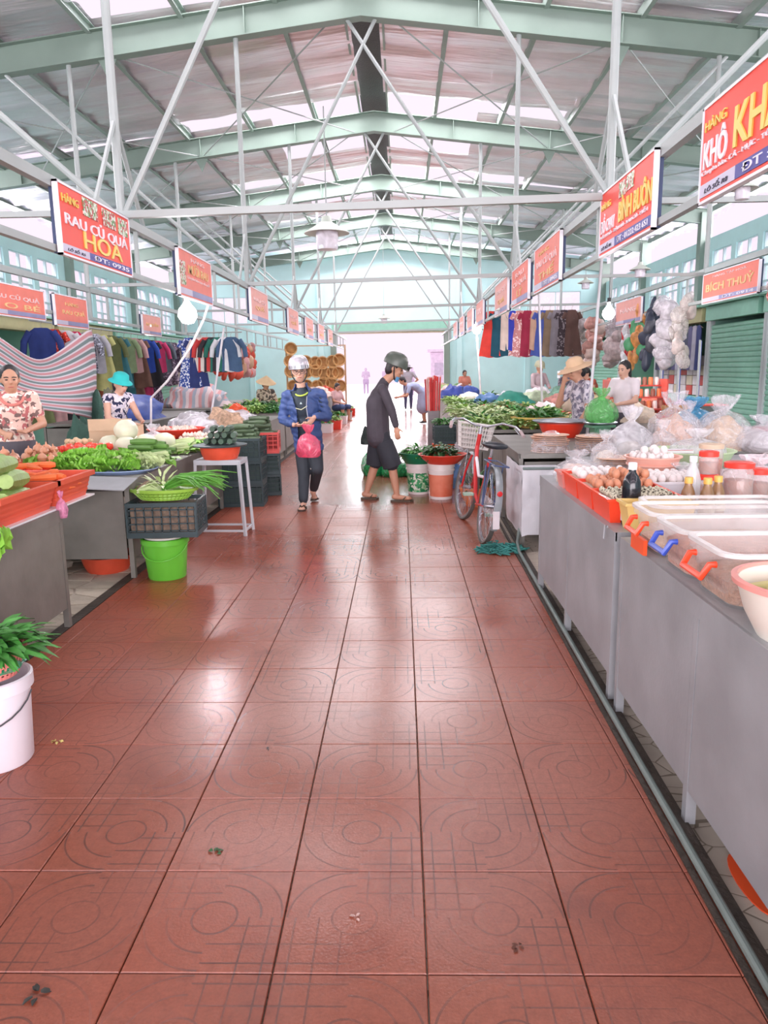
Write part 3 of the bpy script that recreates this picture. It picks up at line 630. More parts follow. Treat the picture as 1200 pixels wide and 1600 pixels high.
# ================================================================== RIGHT-HAND COUNTERS
def counter(x0, x1, y0, y1, z, label, posts=(), face=-1, panels=True, m=None, zb=.125, sides=True, group='sheet metal counters'):
    """sheet-metal stall counter; face=-1: its front looks to -X, +1: to +X"""
    m = m or STEEL; t = thing('market_counter', label, 'counter', ((x0+x1)/2, (y0+y1)/2, 0), 0, group)
    w_, d = x1-x0, y1-y0; fx = face*(w_/2)
    part('counter_top', MB().box((0, 0, z-.02), (w_+.03, d, .04)), m, t, 0)
    part('edge_flange', MB().box((fx+face*.014, 0, z-.035), (.012, d, .07)), m, t, 0)
    ps = sorted(set([y0+.02] + list(posts) + [y1-.02]))
    for p in ps:
        for xx in (fx, -fx): part('post', MB().box((xx, p-(y0+y1)/2, (z-.04)/2), (.035, .035, z-.04)), m, t, 0)
    if panels:
        for a, b in zip(ps[:-1], ps[1:]):
            part('front_panel', MB().box((fx+face*.012, (a+b)/2-(y0+y1)/2, (zb+z-.07)/2), (.008, b-a-.045, z-.07-zb)), m, t, 0)
            part('panel_lip', MB().box((fx+face*.004, (a+b)/2-(y0+y1)/2, zb+.012), (.02, b-a-.04, .024)), m, t, 0)
        part('back_panel', MB().box((-fx, 0, (zb+z-.07)/2), (.008, d-.05, z-.07-zb)), m, t, 0)
    if sides:
        for yy in (-d/2+.005, d/2-.005): part('end_panel', MB().box((0, yy, (zb+z-.07)/2), (w_-.06, .008, z-.07-zb)), m, t, 0)
    return t
ZC = .8
counter(.96, 2.15, -.9, 3.17, ZC, 'long grey sheet-metal counter in the right foreground under the clear tubs', (.2, 1.35, 2.32))
counter(.96, 2.15, 3.26, 5.08, ZC, 'grey sheet-metal counter on the right carrying the egg trays', (4.2,))
counter(1.36, 3.3, 5.16, 6.12, ZC, 'low grey counter under the big plastic bags at the right', (), panels=True)
counter(1.04, 2.2, 6.52, 8.45, ZC-.02, 'grey counter behind the white wrapped one, with a spring scale on it', (7.6,), m=STEEL2)
solo('clip_hook', MB().tube([(0, 0, 0), (0, 0, .01), (-.012, 0, .012), (-.014, 0, -.05)], .005, 6), STEEL, 'small steel hook clipped over the right counter edge', 'hook', (.935, 3.36, ZC))
# hose along the gutter, net and mat on the ground
pts = [Vector((.868 + .0171*(y-.6), y, .024)) for y in np.arange(.6, 5.9, .35)] + [Vector((.962, 6.05, .026)), Vector((.97, 6.2, .06)), Vector((1.0, 6.3, .16))]
solo('hose', MB().tube(pts, .0135, 10), M('grey_hose', (112, 124, 120), .35, var=.08), 'grey hose pipe running along the gutter below the right counter', 'hose')
rs = random.Random(4); mb = MB()
for i in range(150):
    a = rs.uniform(0, 6.28); r = .17*math.sqrt(rs.random()); p = Vector((r*math.cos(a)*1.2, r*math.sin(a)*.8, .01+.07*(1-(r/.17)**2)*rs.random()))
    q = [p + Vector((rs.uniform(-.05, .05), rs.uniform(-.04, .04), rs.uniform(-.01, .02))) for k in range(3)]
    for v in q: v.z = max(.008, v.z)
    mb.tube([p]+q, .006, 4)
solo('net', mb, M('teal_net', (58, 128, 122), .8, var=.3), 'tangled teal net lying on the wet floor beside the white wrapped counter', 'net', (.83, 6.15, 0))
# clear tubs with handles
TUB = film('tub_plastic', (236, 230, 228), .16, .2, 3, .15)
def tub(y0, y1, x0, L_, h, hm, label, fill, fm, fillh=.5, handle=True):
    w_ = y1-y0; t = thing('storage_tub', label, 'tub', (x0+L_/2, (y0+y1)/2, ZC), 0, 'clear tubs on the right counter')
    def rr(k, z, o=0, n=5):
        out = []; a, b = L_/2*k+o, w_/2*k+o; rad = .06*k+o*.5
        for qx, qy, s in ((1, 1, 0), (-1, 1, 1), (-1, -1, 2), (1, -1, 3)):
            for i in range(n+1):
                an = PI/2*(s+i/n); out.append((qx*(a-rad)+rad*math.cos(an), qy*(b-rad)+rad*math.sin(an), z))
        return out
    def loft(rings):
        n = len(rings[0]); mb = MB(); fs = [(*range(n-1, -1, -1),)]
        for i in range(len(rings)-1): fs += [(i*n+j, i*n+(j+1) % n, (i+1)*n+(j+1) % n, (i+1)*n+j) for j in range(n)]
        fs.append(tuple(range((len(rings)-1)*n, len(rings)*n))); mb.add(sum(rings, []), fs); return mb
    part('body', loft([rr(.88, .0), rr(.93, h*.6), rr(.97, h-.035), rr(1, h-.03), rr(1, h), rr(1, h, -.012), rr(.93, h*.6, -.006), rr(.88, .006, -.006)]), TUB, t, 40)
    mb = MB(); a = rr(1, h-.006, .006); b = rr(1, h+.006, .006); c = rr(1, h+.006, -.014); d = rr(1, h-.006, -.014); n = len(a); fs = []
    for i in range(4):
        for j in range(n): fs.append((i*n+j, i*n+(j+1) % n, ((i+1) % 4)*n+(j+1) % n, ((i+1) % 4)*n+j))
    mb.add(a+b+c+d, fs); part('rim', mb, film('tub_rim', (246, 240, 238), .8, .25, 3, .1), t, 40)
    part('contents', loft([rr(.865, .01), rr(.89, h*fillh*.95), rr(.80, h*fillh*1.06)]), fm, t, 40)
    if handle:
        z = h-.045; x = -L_/2-.012; q = w_*.24
        part('handle', MB().tube([(x+.02, -q, z), (x, -q, z), (x-.022, -q*.95, z-.04), (x-.022, q*.95, z-.04), (x, q, z), (x+.02, q, z)], .011, 8), hm, t)
    return t
H_OR, H_BL = M('handle_orange', (246, 76, 40), .35), M('handle_blue', (58, 84, 186), .35)
tub(2.15, 2.48, .95, .58, .17, H_OR, 'clear tub with an orange handle, half full of brown dried shrimp, nearest the bowl', 1, M('dried_shrimp', (190, 140, 112), .8, var=.2, scale=40, bump=1, bscale=90), .48)
tub(2.485, 2.79, .95, .58, .165, H_BL, 'clear tub with a blue handle, holding pinkish dried fish', 1, M('dried_fish', (202, 140, 118), .8, var=.15, scale=30, bump=.8, bscale=70), .62)
tub(2.8, 3.09, .95, .58, .165, H_OR, 'clear tub with an orange handle and an orange label block', 1, M('dried_fish_pale', (222, 186, 160), .8, var=.15, scale=20, bump=.8, bscale=60), .3)
tub(3.1, 3.36, 1.06, .6, .14, H_OR, 'low clear tub behind the others, without a handle', 1, M('pale_paste', (232, 206, 200), .7, var=.1, scale=10), .3, False)
tub(2.95, 3.3, 1.72, .4, .13, H_OR, 'small clear tub at the back right with a white tag', 1, M('nuts', (190, 150, 130), .8, var=.3, scale=50, bump=1), .6, False)
solo('label_block', MB().box((0, 0, .03), (.015, .16, .06)), ORANGE, 'orange packet leaning against the front of the clear tubs', 'packet', (.94, 2.92, ZC))
# bowl of pickles at the right edge
t = thing('bowl', 'cream bowl with a pink rim holding pickled vegetables at the right edge', 'bowl', (1.1, 2.0-.06, ZC))
part('bowl_body', basin(.195, .15, .7, .004, 40), M('cream_plastic', (236, 226, 214), .35, var=.03), t)
part('rim', MB().lathe([(.193, .145), (.207, .146), (.209, .16), (.193, .162)], 40, closed=True), M('pink_rim', (244, 160, 150), .4), t)
part('brine', MB().lathe([(0, .012), (.125, .012), (.17, .1), (0, .1)], 30), M('brine', (214, 196, 150), .2, var=.1), t)
heap(veg_long(.17, .034, 10, .06, .5), M('pickle', (214, 204, 140), .45, var=.12, rnd_=.08), 'pickle', 'pale green pickled gherkin in the cream bowl', 'pickle', 'pickles in the bowl', (1.1, 1.94, ZC+.085), 7, .11, .09, .07, seed=3)
# egg trays
TRAYO = M('tray_orange_red', (244, 72, 40), .35, var=.05)
eg = MB().lathe([(0, 0), (.012, .003), (.0205, .014), (.0225, .026), (.019, .04), (.011, .05), (0, .053)], 12).mesh('egg')
eg2 = eg.copy(); eg.materials.append(M('brown_egg', (206, 140, 108), .45, var=.06, rnd_=.08)); eg2.materials.append(M('white_egg', (238, 228, 226), .45, var=.03, rnd_=.03))
qe = eg.copy(); qe.materials.clear(); qe.materials.append(spot_mat('quail_egg', (206, 198, 176), [(70, 60, 50)], 60, .56))
t0 = None
for i, (yc, lab) in enumerate(((3.62, 'orange-red tray of speckled quail eggs beside the soy bottle'), (3.955, 'orange-red tray of brown eggs between the quail and white eggs'), (4.29, 'orange-red tray of white eggs nearest the counter end'))):
    t = thing('egg_tray', lab, 'tray', (1.145, yc, ZC), 0, 'orange-red egg trays'); part('tray', open_box(MB(), .36, .32, .115, .005, .93), TRAYO, t, 0)
    part('tray_liner', MB().box((0, 0, .055), (.32, .28, .09)), M('tray_filler', (216, 190, 170), .9), t, 0)
on_tray(qe, None, 'quail_egg', 'speckled quail egg in the near orange tray', 'egg', 'quail eggs', (1.145, 3.62, ZC+.1), 9, 8, .034, .034, 0, .005)
for o in [o for o in C.objects if o.name.startswith('quail_egg')]: o.scale = (.62, .62, .62)
on_tray(eg, None, 'egg', 'brown egg in the middle orange tray', 'egg', 'brown eggs', (1.145, 3.955, ZC+.1), 6, 5, .05, .053, 0, .004)
on_tray(eg2, None, 'egg', 'white egg in the far orange tray', 'egg', 'white eggs', (1.145, 4.29, ZC+.1), 6, 5, .05, .053, 0, .004)
on_tray(eg, None, 'egg', 'brown egg in the small upper layer of the middle tray', 'egg', 'brown eggs on top', (1.2, 3.97, ZC+.142), 4, 3, .05, .053, 0, .004)
# white egg carton to the right of them
t = thing('egg_carton', 'white carton with brown and white eggs right of the orange trays', 'carton', (1.55, 4.42, ZC)); part('tray', open_box(MB(), .4, .34, .07, .005, .93), WHITE, t, 0); part('padding', MB().box((0, 0, .03), (.36, .3, .05)), M('tray_filler', (216, 190, 170)), t, 0)
on_tray(eg2, None, 'egg', 'white egg in the white carton', 'egg', 'eggs in the white carton', (1.55, 4.42, ZC+.056), 7, 6, .05, .05)
# yellow tub and soy bottle
t = thing('yellow_tub', 'pale yellow tub at the counter edge beside the clear tubs', 'tub', (1.14, 3.385-.06, ZC)); part('tub_wall', open_box(MB(), .3, .13, .13, .005, .86), M('pale_yellow', (236, 200, 124), .4, var=.05), t, 0)
part('cloth', lump(.06, .09, 3, sx=1.6, sy=.75), WHITE, t, loc=(.04, 0, .03))
def bottle(name, label, loc, prof, body_m, cap_m, capz, capr, caph, lab=None, group=None):
    t = thing(name, label, 'bottle', loc, 0, group); part('bottle_body', MB().lathe(prof, 18), body_m, t); part('cap', MB().lathe([(0, capz), (capr, capz), (capr, capz+caph*.9), (capr*.9, capz+caph), (0, capz+caph)], 16), cap_m, t)
    if lab: part('label_band', MB().lathe([(lab[0]+.001, lab[1]), (lab[0]+.001, lab[2])], 18), lab[3], t)
    return t
SOY = M('soy_dark', (26, 26, 34), .15, var=.1)
bottle('soy_sauce_bottle', 'dark sauce bottle with a white cap and white label', (1.06, 3.44-.005, ZC), [(0, 0), (.04, 0), (.043, .01), (.043, .17), (.04, .2), (.03, .225), (.017, .245), (.016, .262)], SOY, WHITE, .258, .02, .032, (.0435, .02, .12, M('bottle_label', (232, 222, 232), .4)))
AMB = M('fish_sauce', (150, 112, 76), .2, var=.1); YCAP = M('yellow_cap', (226, 176, 86), .4)
sp_ = [(0, 0), (.033, 0), (.037, .01), (.037, .08), (.03, .12), (.018, .15), (.0165, .165)]
for i, (x, y) in enumerate(((1.395, 3.63), (1.475, 3.6), (1.55, 3.66))):
    bottle('sauce_bottle', 'small amber sauce bottle with a yellow cap behind the clear tubs', (x, y, ZC), sp_, AMB, YCAP, .16, .02, .03, (.0375, .02, .07, M('amber_label', (206, 190, 160), .5)), 'small amber bottles')
bottle('vinegar_bottle', 'clear vinegar bottle with a white cap behind the amber bottles', (1.47, 3.78, ZC), [(0, 0), (.04, 0), (.04, .16), (.03, .2), (.016, .23), (.016, .25)], film('clear_bottle', (230, 230, 232), .5, .1, 4, .1), WHITE, .245, .019, .03)
# jars with red lids
def jar(loc, label, r=.055, h=.12, fm=None, lid=None, group='jars with red lids'):
    t = thing('jar', label, 'jar', loc, 0, group); part('glass', MB().lathe([(0, 0), (r, 0), (r, h*.86), (r*.9, h*.92), (r*.9, h)], 18), film('jar_clear', (236, 224, 222), .35, .08, 3, .05), t)
    part('contents', MB().lathe([(0, .004), (r*.94, .004), (r*.94, h*.62), (0, h*.66)], 16), fm or M('shrimp_paste', (170, 112, 92), .5, var=.15, scale=20), t)
    part('lid', MB().lathe([(0, h-.006), (r*1.02, h-.006), (r*1.03, h+.02), (r*.9, h+.024), (0, h+.024)], 18), lid or M('jar_lid', (240, 66, 52), .35), t); return t
JL = ['red-lidded jar of brown paste, left bottom of the stacked jars', 'red-lidded jar of brown paste on top of the left jar', 'larger red-lidded jar in the middle of the jars', 'red-lidded jar standing at the right of the stacked jars']
jar((1.66, 4.06, ZC), JL[0]); jar((1.66, 4.06, ZC+.1445), JL[1], .05, .1); jar((1.8, 4.0, ZC), JL[2], .075, .19); jar((1.95, 4.1, ZC), JL[3], .06, .14)
jar((2.0, 4.86, ZC), 'tall jar of orange pickles without a coloured lid at the back right', .075, .2, M('orange_pickle', (236, 120, 70), .5, var=.2, scale=30), M('beige_lid', (226, 196, 170), .5), None)
rp = MB(); rp.ell((0, 0, .03), (.034, .034, .03), 12, 8)
heap(rp, M('longan', (176, 136, 112), .7, var=.15, bump=.3), 'onion', 'brown round shallot lying beside the jars', 'shallot', 'shallots beside the jars', (1.98, 3.72, ZC), 9, .12, .1, .066, seed=8)
# pink basket of eggs, green basin
PEACH = M('peach_plastic', (240, 178, 160), .4, var=.05)
t = thing('egg_basket', 'peach pink plastic basket heaped with pale eggs', 'basket', (1.62, 4.84, ZC)); part('basket', basin(.17, .15, .62, .012), PEACH, t); part('lower_basket', basin(.155, .1, .6, .012), PEACH, t, loc=(0, 0, .0)); part('straw', MB().lathe([(0, .01), (.1, .01), (.155, .125), (0, .125)], 20), M('tray_filler', (216, 190, 170)), t)
heap(eg2, None, 'egg', 'pale egg heaped in the peach basket', 'egg', 'eggs in the peach basket', (1.62, 4.84, ZC+.125), 26, .13, .1, .055, seed=5)
t = thing('green_basin', 'pale green basin holding a clear bag and a red-striped packet', 'basin', (2.12, 5.52, ZC)); part('basin', basin(.3, .11, .75, .014, 36), M('pale_green_plastic', (196, 214, 170), .4, var=.04), t)
part('packet', MB().box((0, 0, .01), (.22, .13, .02)), stripe_mat('red_white_packet', [(236, 232, 236), (236, 232, 236), (200, 60, 56), (236, 232, 236)], 'Y', .13), t, 0).location = (-.15, -.1, .105)
BAGM = film('bag_clear', (240, 236, 242), .3, .12, 9, .7); BAGM2 = film('bag_milky', (236, 232, 238), .46, .16, 8, .7); PALES = M('rice_noodle', (226, 214, 202), .8, var=.12, scale=18, bump=.8)
part('bag', bag_mesh(.2, .24, 2), BAGM2, t, 60, loc=(.06, .03, .02))
def bag(label, px, pyb, R, h, seed, cm=None, ch=.5, Z=ZC, m=None, knot=True, group='tied plastic bags on the right counters', loc=None, squash=1, dy=0, cR=.82):
    p = loc or at(px, pyb, Z=Z); t = thing('plastic_bag', label, 'bag', (p[0], p[1]+dy, Z), seed*1.3, group)
    if cm is not None: part('contents', lump(R*cR, h*ch, seed, amp=.1, sy=squash), cm, t)
    part("bag_film", bag_mesh(R, h, seed, squash=squash), m or BAGM, t, 60); return t
CRK = M('rice_cracker', (222, 178, 154), .7, var=.2, scale=14, bump=.9, bscale=26); NUT = M('peanuts', (210, 170, 140), .8, var=.3, scale=45, bump=1, bscale=60); DRY = M('dried_greys', (190, 176, 162), .8, var=.25, scale=30, bump=1)
bag('small clear tied bag of pale noodles in front of the cracker packs', 945, 730, .1, .27, 3, PALES, .45)
bag('large milky tied bag standing left of the peach basket', 990, 716, .17, .4, 4, DRY, .3, m=BAGM2, dy=.1)
bag('clear tied bag with brown crumbs directly behind the egg basket', 1033, 714, .12, .3, 5, NUT, .4)
bag('big clear tied bag full of pink prawn crackers', 1066, 706, .22, .5, 6, CRK, .58, dy=.25)
bag('narrow clear bag with a round white knot right of the prawn crackers', 1092, 700, .13, .4, 7, DRY, .5, dy=.3)
bag('large clear tied bag full of tan crackers above the green basin', 1135, 704, .24, .46, 8, M('tan_cracker', (214, 184, 156), .7, var=.2, scale=14, bump=.9), .62, dy=.1)
bag('round clear bag at the right edge behind the orange jar', 1192, 704, .24, .3, 9, M('grey_goods', (186, 176, 176), .8, var=.2, scale=10), .6, m=BAGM2)
bag('white bag with red print slumped beside the jars at the right', 1180, 765, .2, .2, 10, M('pink_printed', (240, 214, 218), .6, var=.1), .7, m=film('bag_red_print', (244, 226, 230), .6, .2, 10, .8))
bag('flat clear bag lying between the bottles and the jars', 1068, 760, .16, .14, 11, WHITE, .4, m=BAGM2)
# rice-paper stacks in plastic at the counter end
def paper_stack(label, c, R, n, dz, seed, tilt=0):
    t = thing('rice_paper_stack', label, 'rice paper', c, seed, 'wrapped stacks of rice paper'); rs = random.Random(seed)
    for i in range(n): part('sheet', MB().lathe([(0, 0), (R, 0), (R*1.01, dz*.3), (0, dz*.35)], 20, wob=lambda a, z, i=i: 1+.03*math.sin(3*a+i)), M('rice_paper', (222, 178, 152), .7, var=.12, scale=10, rnd_=.1), t, loc=(rs.uniform(-.01, .01), rs.uniform(-.01, .01), i*dz))
    part('wrapper', lump(R*1.1, n*dz*1.12, seed, 22, 7, .06), BAGM, t, 60)
    return t
paper_stack('tall wrapped stack of round rice papers at the far left of the counter', at(868, 712, Z=ZC) if False else (1.33, 6.74, ZC-.02), .16, 10, .016, 1)
paper_stack('wide wrapped stack of rice papers beside the small clear bag', (1.74, 6.72, ZC-.02), .18, 9, .016, 2)
paper_stack('low wrapped stack of rice papers in front of the others', (1.56, 5.42, ZC), .15, 6, .014, 3)
bag('bulging clear bag of rice crackers overhanging the counter end', 0, 0, .15, .2, 12, M('pink_cracker', (226, 196, 180), .7, var=.15, scale=20, bump=.8), .6, loc=(1.12, 4.78, ZC), m=BAGM)
t = thing('pink_tray', 'pink plastic tub at the counter end beside the white eggs', 'tub', (1.06, 4.56, ZC)); part('tub_wall', open_box(MB(), .2, .16, .1, .005, .85), M('pink_clear', (240, 150, 140), .35, alpha=.85), t, 0); part('crumbs', lump(.07, .1, 7, sx=1.1), PALES, t, loc=(0, 0, .012))
# counter behind: red basin with a grey pan, spring scale, bags
t = thing('red_basin', 'red basin with a grey tin pan lying over it beside the scale', 'basin', (1.72, 8.12, ZC-.02)); part('basin', basin(.24, .15, .72, .012), RED, t)
p_ = part('pan', MB().lathe([(0, 0), (.26, 0), (.31, .02), (.31, .026), (.25, .008), (0, .008)], 32), M('tin_grey', (176, 184, 194), .3, metal=.6), t, loc=(0, 0, .153)); part('pan_lid', MB().lathe([(0, .05), (.1, .045), (.22, .015), (.225, .009), (0, .009)], 28), M('tin_grey', (176, 184, 194)), p_)
t = thing('spring_scale', 'green spring scale with a round dial on the right counter', 'scale', (2.0, 7.6, ZC-.02), .25); GRN = M('scale_green', (92, 142, 112), .45, var=.08)
part('base', MB().box((0, 0, .02), (.2, .16, .04), tap=1.1).box((-.07, 0, .09), (.035, .1, .1)).box((.07, 0, .09), (.035, .1, .1)).box((0, 0, .15), (.26, .16, .025)), GRN, t, 0)
part('dial', MB().lathe([(0, -.025), (.11, -.025), (.115, 0), (.1, .02), (0, .02)], 28, Matrix.Translation((0, -.06, .09)) @ Matrix.Scale(.62, 4) @ Matrix.Rotation(PI/2, 4, 'X')), GRN, t)
part('pan', MB().lathe([(0, .17), (.13, .172), (.17, .185), (.17, .19), (.12, .18), (0, .178)], 28), M('tin_grey', (176, 184, 194)), t); part('neck', MB().tube([(0, 0, .15), (0, 0, .172)], .03, 8), GRN, t)
bag('green tied bag standing on the scale pan', 0, 0, .165, .34, 13, M('green_produce', (96, 170, 92), .6, var=.3, scale=9), .72, Z=ZC-.02+.191, loc=(2.0, 7.6), m=film('bag_green', (110, 190, 110), .55, .2, 12, .8))
t = thing('white_wrapped_stand', 'stand wrapped in a white plastic sheet at the end of the counter', 'wrapped stand', (1.2, 6.5, 0))
WRAP = M('white_tarp', (222, 222, 228), .4, var=.06, scale=5, bump=.5, bscale=7)
mb = MB(); mb.grid(lambda u, v: (-.2 + .02*nz3((u*4, v*5, 0), 1, 2) + .0*u, -.32 + .95*u, .12+.58*v), 14, 10); mb.grid(lambda u, v: (-.2+.34*u, -.32 + .02*nz3((u*4, v*5, 3), 1, 5), .12+.58*v + .02*math.sin(u*5)*(1-v)), 10, 10)
mb.box((-.03, -.17, .41), (.32, .28, .56)); part('sheet', mb, WRAP, t, 60); part('rail', MB().tube([(-.2, -.335, .7), (.15, -.335, .7)], .012, 8), M('grey_green_tube', (110, 124, 122), .5), t)
for x in (-.17, .12): part('leg', MB().box((x, -.17, .065), (.04, .04, .13)), STEEL2, t, 0)
# ================================================================== LEFT-HAND TABLES
ZL = .74
counter(-3.3, -2.07, -1.0, 4.36, ZL-.01, 'grey sheet-metal table in the left foreground under the orange baskets', (1.0, 2.7), face=1, m=STEEL2, group='sheet metal tables')
counter(-3.3, -2.05, 5.42, 8.3, ZL, 'grey sheet-metal table with the lettuce heap, its bare end toward the camera', (6.8,), face=1, m=STEEL2, zb=.15, group='sheet metal tables')
counter(-3.4, -2.12, 8.55, 13.4, ZL, 'long left table under the white plastic sheets', (10, 11.6), face=1, m=STEEL2, group='sheet metal tables')
solo('metal_flap', MB().box((0, 0, 0), (.62, .3, .006)), STEEL, 'bent sheet-metal flap at the corner of the lettuce table', 'flap', (-2.3, 5.36, ZL+.004), smooth=0, rot=(.16, .05, 0))
solo('white_board', MB().box((0, 0, .005), (.52, 1.7, .01)), WHITE, 'thin white board under the orange baskets', 'board', (-2.33, 4.05, ZL-.01), smooth=0)
# --- baskets with gourds and carrots
BORG = M('basket_orange', (232, 96, 70), .45, var=.08)
def rect_basket(label, c, w_, d, h, rz=0):
    t = thing('produce_basket', label, 'basket', c, rz, 'orange rectangular baskets'); tp = .88
    mb = MB(); n = 16; open_box(mb, w_, d, h, .006, tp, .03); part('basket', mb, BORG, t, 0)
    for k in (.25, .42, .6):
        mb = MB(); f = tp+(1-tp)*k; a, b = w_/2*f+.003, d/2*f+.003
        for s in (-1, 1): mb.box((0, s*b, h*k), (2*a, .006, .012)); mb.box((s*a, 0, h*k), (.006, 2*b, .012))
        part('rib', mb, BORG, t, 0)
    return t
rect_basket('orange-red basket of green gourds at the left edge', (-2.33, 4.05, ZL), .5, .64, .16)
rect_basket('orange-red basket of carrots beside the gourd basket, overhanging the table end', (-2.33, 4.63, ZL), .5, .5, .16)
gm = veg_long(.36, .06, 10, .05, .4); GOURD = M('gourd_green', (146, 176, 96), .5, var=.2, scale=9, bump=.3, rnd_=.1)
me = gm.mesh('gourd'); me.materials.append(GOURD); rs = random.Random(11)
for i in range(14):
    o = link('gourd', me); o.location = (-2.5+.11*(i % 4)+rs.uniform(-.01, .01), 4.03+.06*rs.uniform(-1, 1), ZL+.05+.1*(i//4)); o.rotation_euler = (0, rs.uniform(-.08, .08), PI/2+rs.uniform(-.35, .35)); s = rs.uniform(.85, 1.1); o.scale = (s, s, s)
    tag(o, 'long green gourd piled in the left orange basket', 'gourd', 'gourds in the basket')
cm_ = veg_long(.2, .024, 8, .02, .25); me = MB().tube([(-.1, 0, .022), (-.07, 0, .022), (.02, 0, .022), (.1, 0, .02)], [.015, .024, .018, .004], 8).mesh('carrot')
heap(me, M('carrot', (240, 122, 66), .5, var=.1, rnd_=.1), 'carrot', 'orange carrot heaped in the basket beside the gourds', 'carrot', 'carrots in the basket', (-2.33, 4.63, ZL+.06), 52, .22, .17, .1, sx=.9, sy=.95, seed=2)
solo('pink_tie', bag_mesh(.035, .16, 4), film('bag_pink', (236, 150, 190), .75, .2, 14, .8), 'pink plastic bag hanging on the orange baskets', 'bag', (-2.05, 4.36, ZL-.06))
def lettuce(R, h, seed):
    rs = random.Random(seed); mb = MB()
    for i in range(46):
        a = rs.uniform(0, 6.28); r = R*math.sqrt(rs.random())*.75; z = h*(1-(r/R)**2)*rs.uniform(.2, .8); el = rs.uniform(.1, 1.1); L_ = rs.uniform(.1, .17); wd = rs.uniform(.1, .16); ph = rs.uniform(0, 6)
        d = Vector((math.cos(a)*math.cos(el), math.sin(a)*math.cos(el), math.sin(el))); sd = Vector((-math.sin(a), math.cos(a), 0)); up = d.cross(sd)*-1; b = Vector((r*math.cos(a), r*math.sin(a), z*.7))
        def fn(u, v):
            w2 = (v-.5)*wd*(.25+.75*math.sin(PI*min(.8, .1+.75*u))); e = max(abs(v-.5)*2, u)**3
            return b + d*(L_*u) + sd*w2 + up*(-.35*L_*u*u + .35*w2*w2/wd*4 + e*.016*math.sin(v*22+ph) + e*.012*math.sin(u*17+ph*2))
        mb.grid(fn, 6, 9)
    return mb
# --- leaves hanging at the left edge, near bucket with herbs
LET = M('lettuce_green', (134, 190, 70), .5, var=.35, scale=9, rnd_=.1, sss=0); HERB = M('herb_green', (70, 138, 58), .5, var=.35, scale=12, rnd_=.15); DKG = M('dark_leaf', (52, 96, 48), .5, var=.35, scale=12, rnd_=.15); PALEG = M('pale_leaf', (190, 206, 150), .5, var=.2, scale=8)
o = solo('lettuce_head', lettuce(.22, .24, 5), LET, 'curly lettuce spilling over the table edge at the far left', 'lettuce', (-2.19, 3.52, ZL-.13))
t = thing('white_bucket', 'white plastic bucket in the left foreground with a wire handle', 'bucket', (-1.645, 2.74, 0), s=.86); BK = M('bucket_white', (236, 230, 238), .35, var=.03)
part('bucket', MB().lathe([(0, 0), (.145, 0), (.152, .01), (.168, .36), (.184, .362), (.184, .42), (.174, .425), (.164, .42), (.146, .02), (0, .02)], 40), BK, t)
pp = [Vector((.178*math.cos(a), .178*math.sin(a)-.0, .34-.12*math.sin((a+PI*1.05)/1.1*1.0))) for a in np.linspace(-PI*1.05, PI*.05, 14)]
part('handle', MB().tube(pp, .004, 6), DARKST, t); part('grip', MB().tube([p+Vector((0, -.006, -.002)) for p in pp[5:9]], .011, 8), M('navy_grip', (58, 66, 104), .5), t)
t = thing('pink_basket', 'pink slotted basket set into the white bucket', 'basket', (-1.645, 2.74, .366)); part('basket', basket_mesh(.136, .11, .8, 36, rings=4), M('pink_plastic', (232, 140, 132), .4), t)
part('bag_liner', lump(.13, .12, 4, amp=.2), film('bag_teal', (60, 176, 130), .8, .25, 10, .6), t, 60, loc=(0, 0, .03))
solo('herb_bunch', leafy(230, .2, .17, .12, .035, 8, .1, .5), HERB, 'bunch of green herbs spilling from the pink basket', 'herbs', (-1.645, 2.74, .44))
# --- table 2: lettuce, tray, tomatoes, onions, cabbages ...
t = thing('blue_tray', 'thin blue and white tray under the lettuce', 'tray', (-2.3, 5.98, ZL)); part('tray', MB().lathe([(0, 0), (.27, 0), (.31, .025), (.31, .032), (.26, .008), (0, .008)], 30, sx=1, sy=.8), M('tray_blue', (150, 172, 210), .4, var=.15, scale=12), t)
for i, (x, y, R, h) in enumerate(((-2.36, 6.0, .23, .22), (-2.62, 6.05, .24, .25), (-2.84, 6.02, .22, .2), (-2.2, 6.12, .16, .16), (-2.5, 6.3, .24, .26), (-2.74, 6.32, .22, .24))):
    solo('lettuce_head', lettuce(R, h, 20+i), [LET, LET, LET, PALEG, LET, LET][i], ['frilly green lettuce head at the front of the heap', 'frilly green lettuce head in the middle of the heap', 'frilly green lettuce head at the left of the heap', 'pale lettuce heart on the blue tray', 'frilly green lettuce head at the back of the heap', 'frilly green lettuce head at the back left of the heap'][i], 'lettuce', (x, y, ZL+.012), i, 'lettuce heap', s=(1, 1, .6))
solo('green_scrap', lump(.07, .06, 9, amp=.25), M('teal_plastic', (60, 186, 140), .35), 'crumpled teal plastic wrap left of the lettuce', 'wrap', (-2.98, 5.72, ZL))
tom = round_veg(.036).mesh('tomato'); TOM = M('tomato_red', (236, 76, 52), .3, var=.1, rnd_=.12); tom.materials.append(TOM)
heap(tom, TOM, 'tomato', 'ripe red tomato in the heap behind the lettuce', 'tomato', 'tomatoes behind the lettuce', (-2.86, 6.68, ZL), 90, .25, .42, .07, seed=5)
heap(tom, TOM, 'tomato', 'red tomato in the small heap behind the carrots', 'tomato', 'tomatoes behind the carrots', (-2.85, 5.66, ZL), 22, .17, .14, .07, seed=6)
on_ = MB().lathe([(0, 0), (.015, .002), (.034, .02), (.04, .04), (.03, .062), (.01, .074), (.004, .095), (0, .096)], 10).mesh('onion'); ON = M('onion_skin', (212, 150, 118), .45, var=.2, rnd_=.12); on_.materials.append(ON)
def red_tray(label, c, R, h=.09): t = thing('red_tray', label, 'tray', c, 0, 'round red trays on the left table'); part('tray', basin(R, h, .82, .01), RED, t); return t
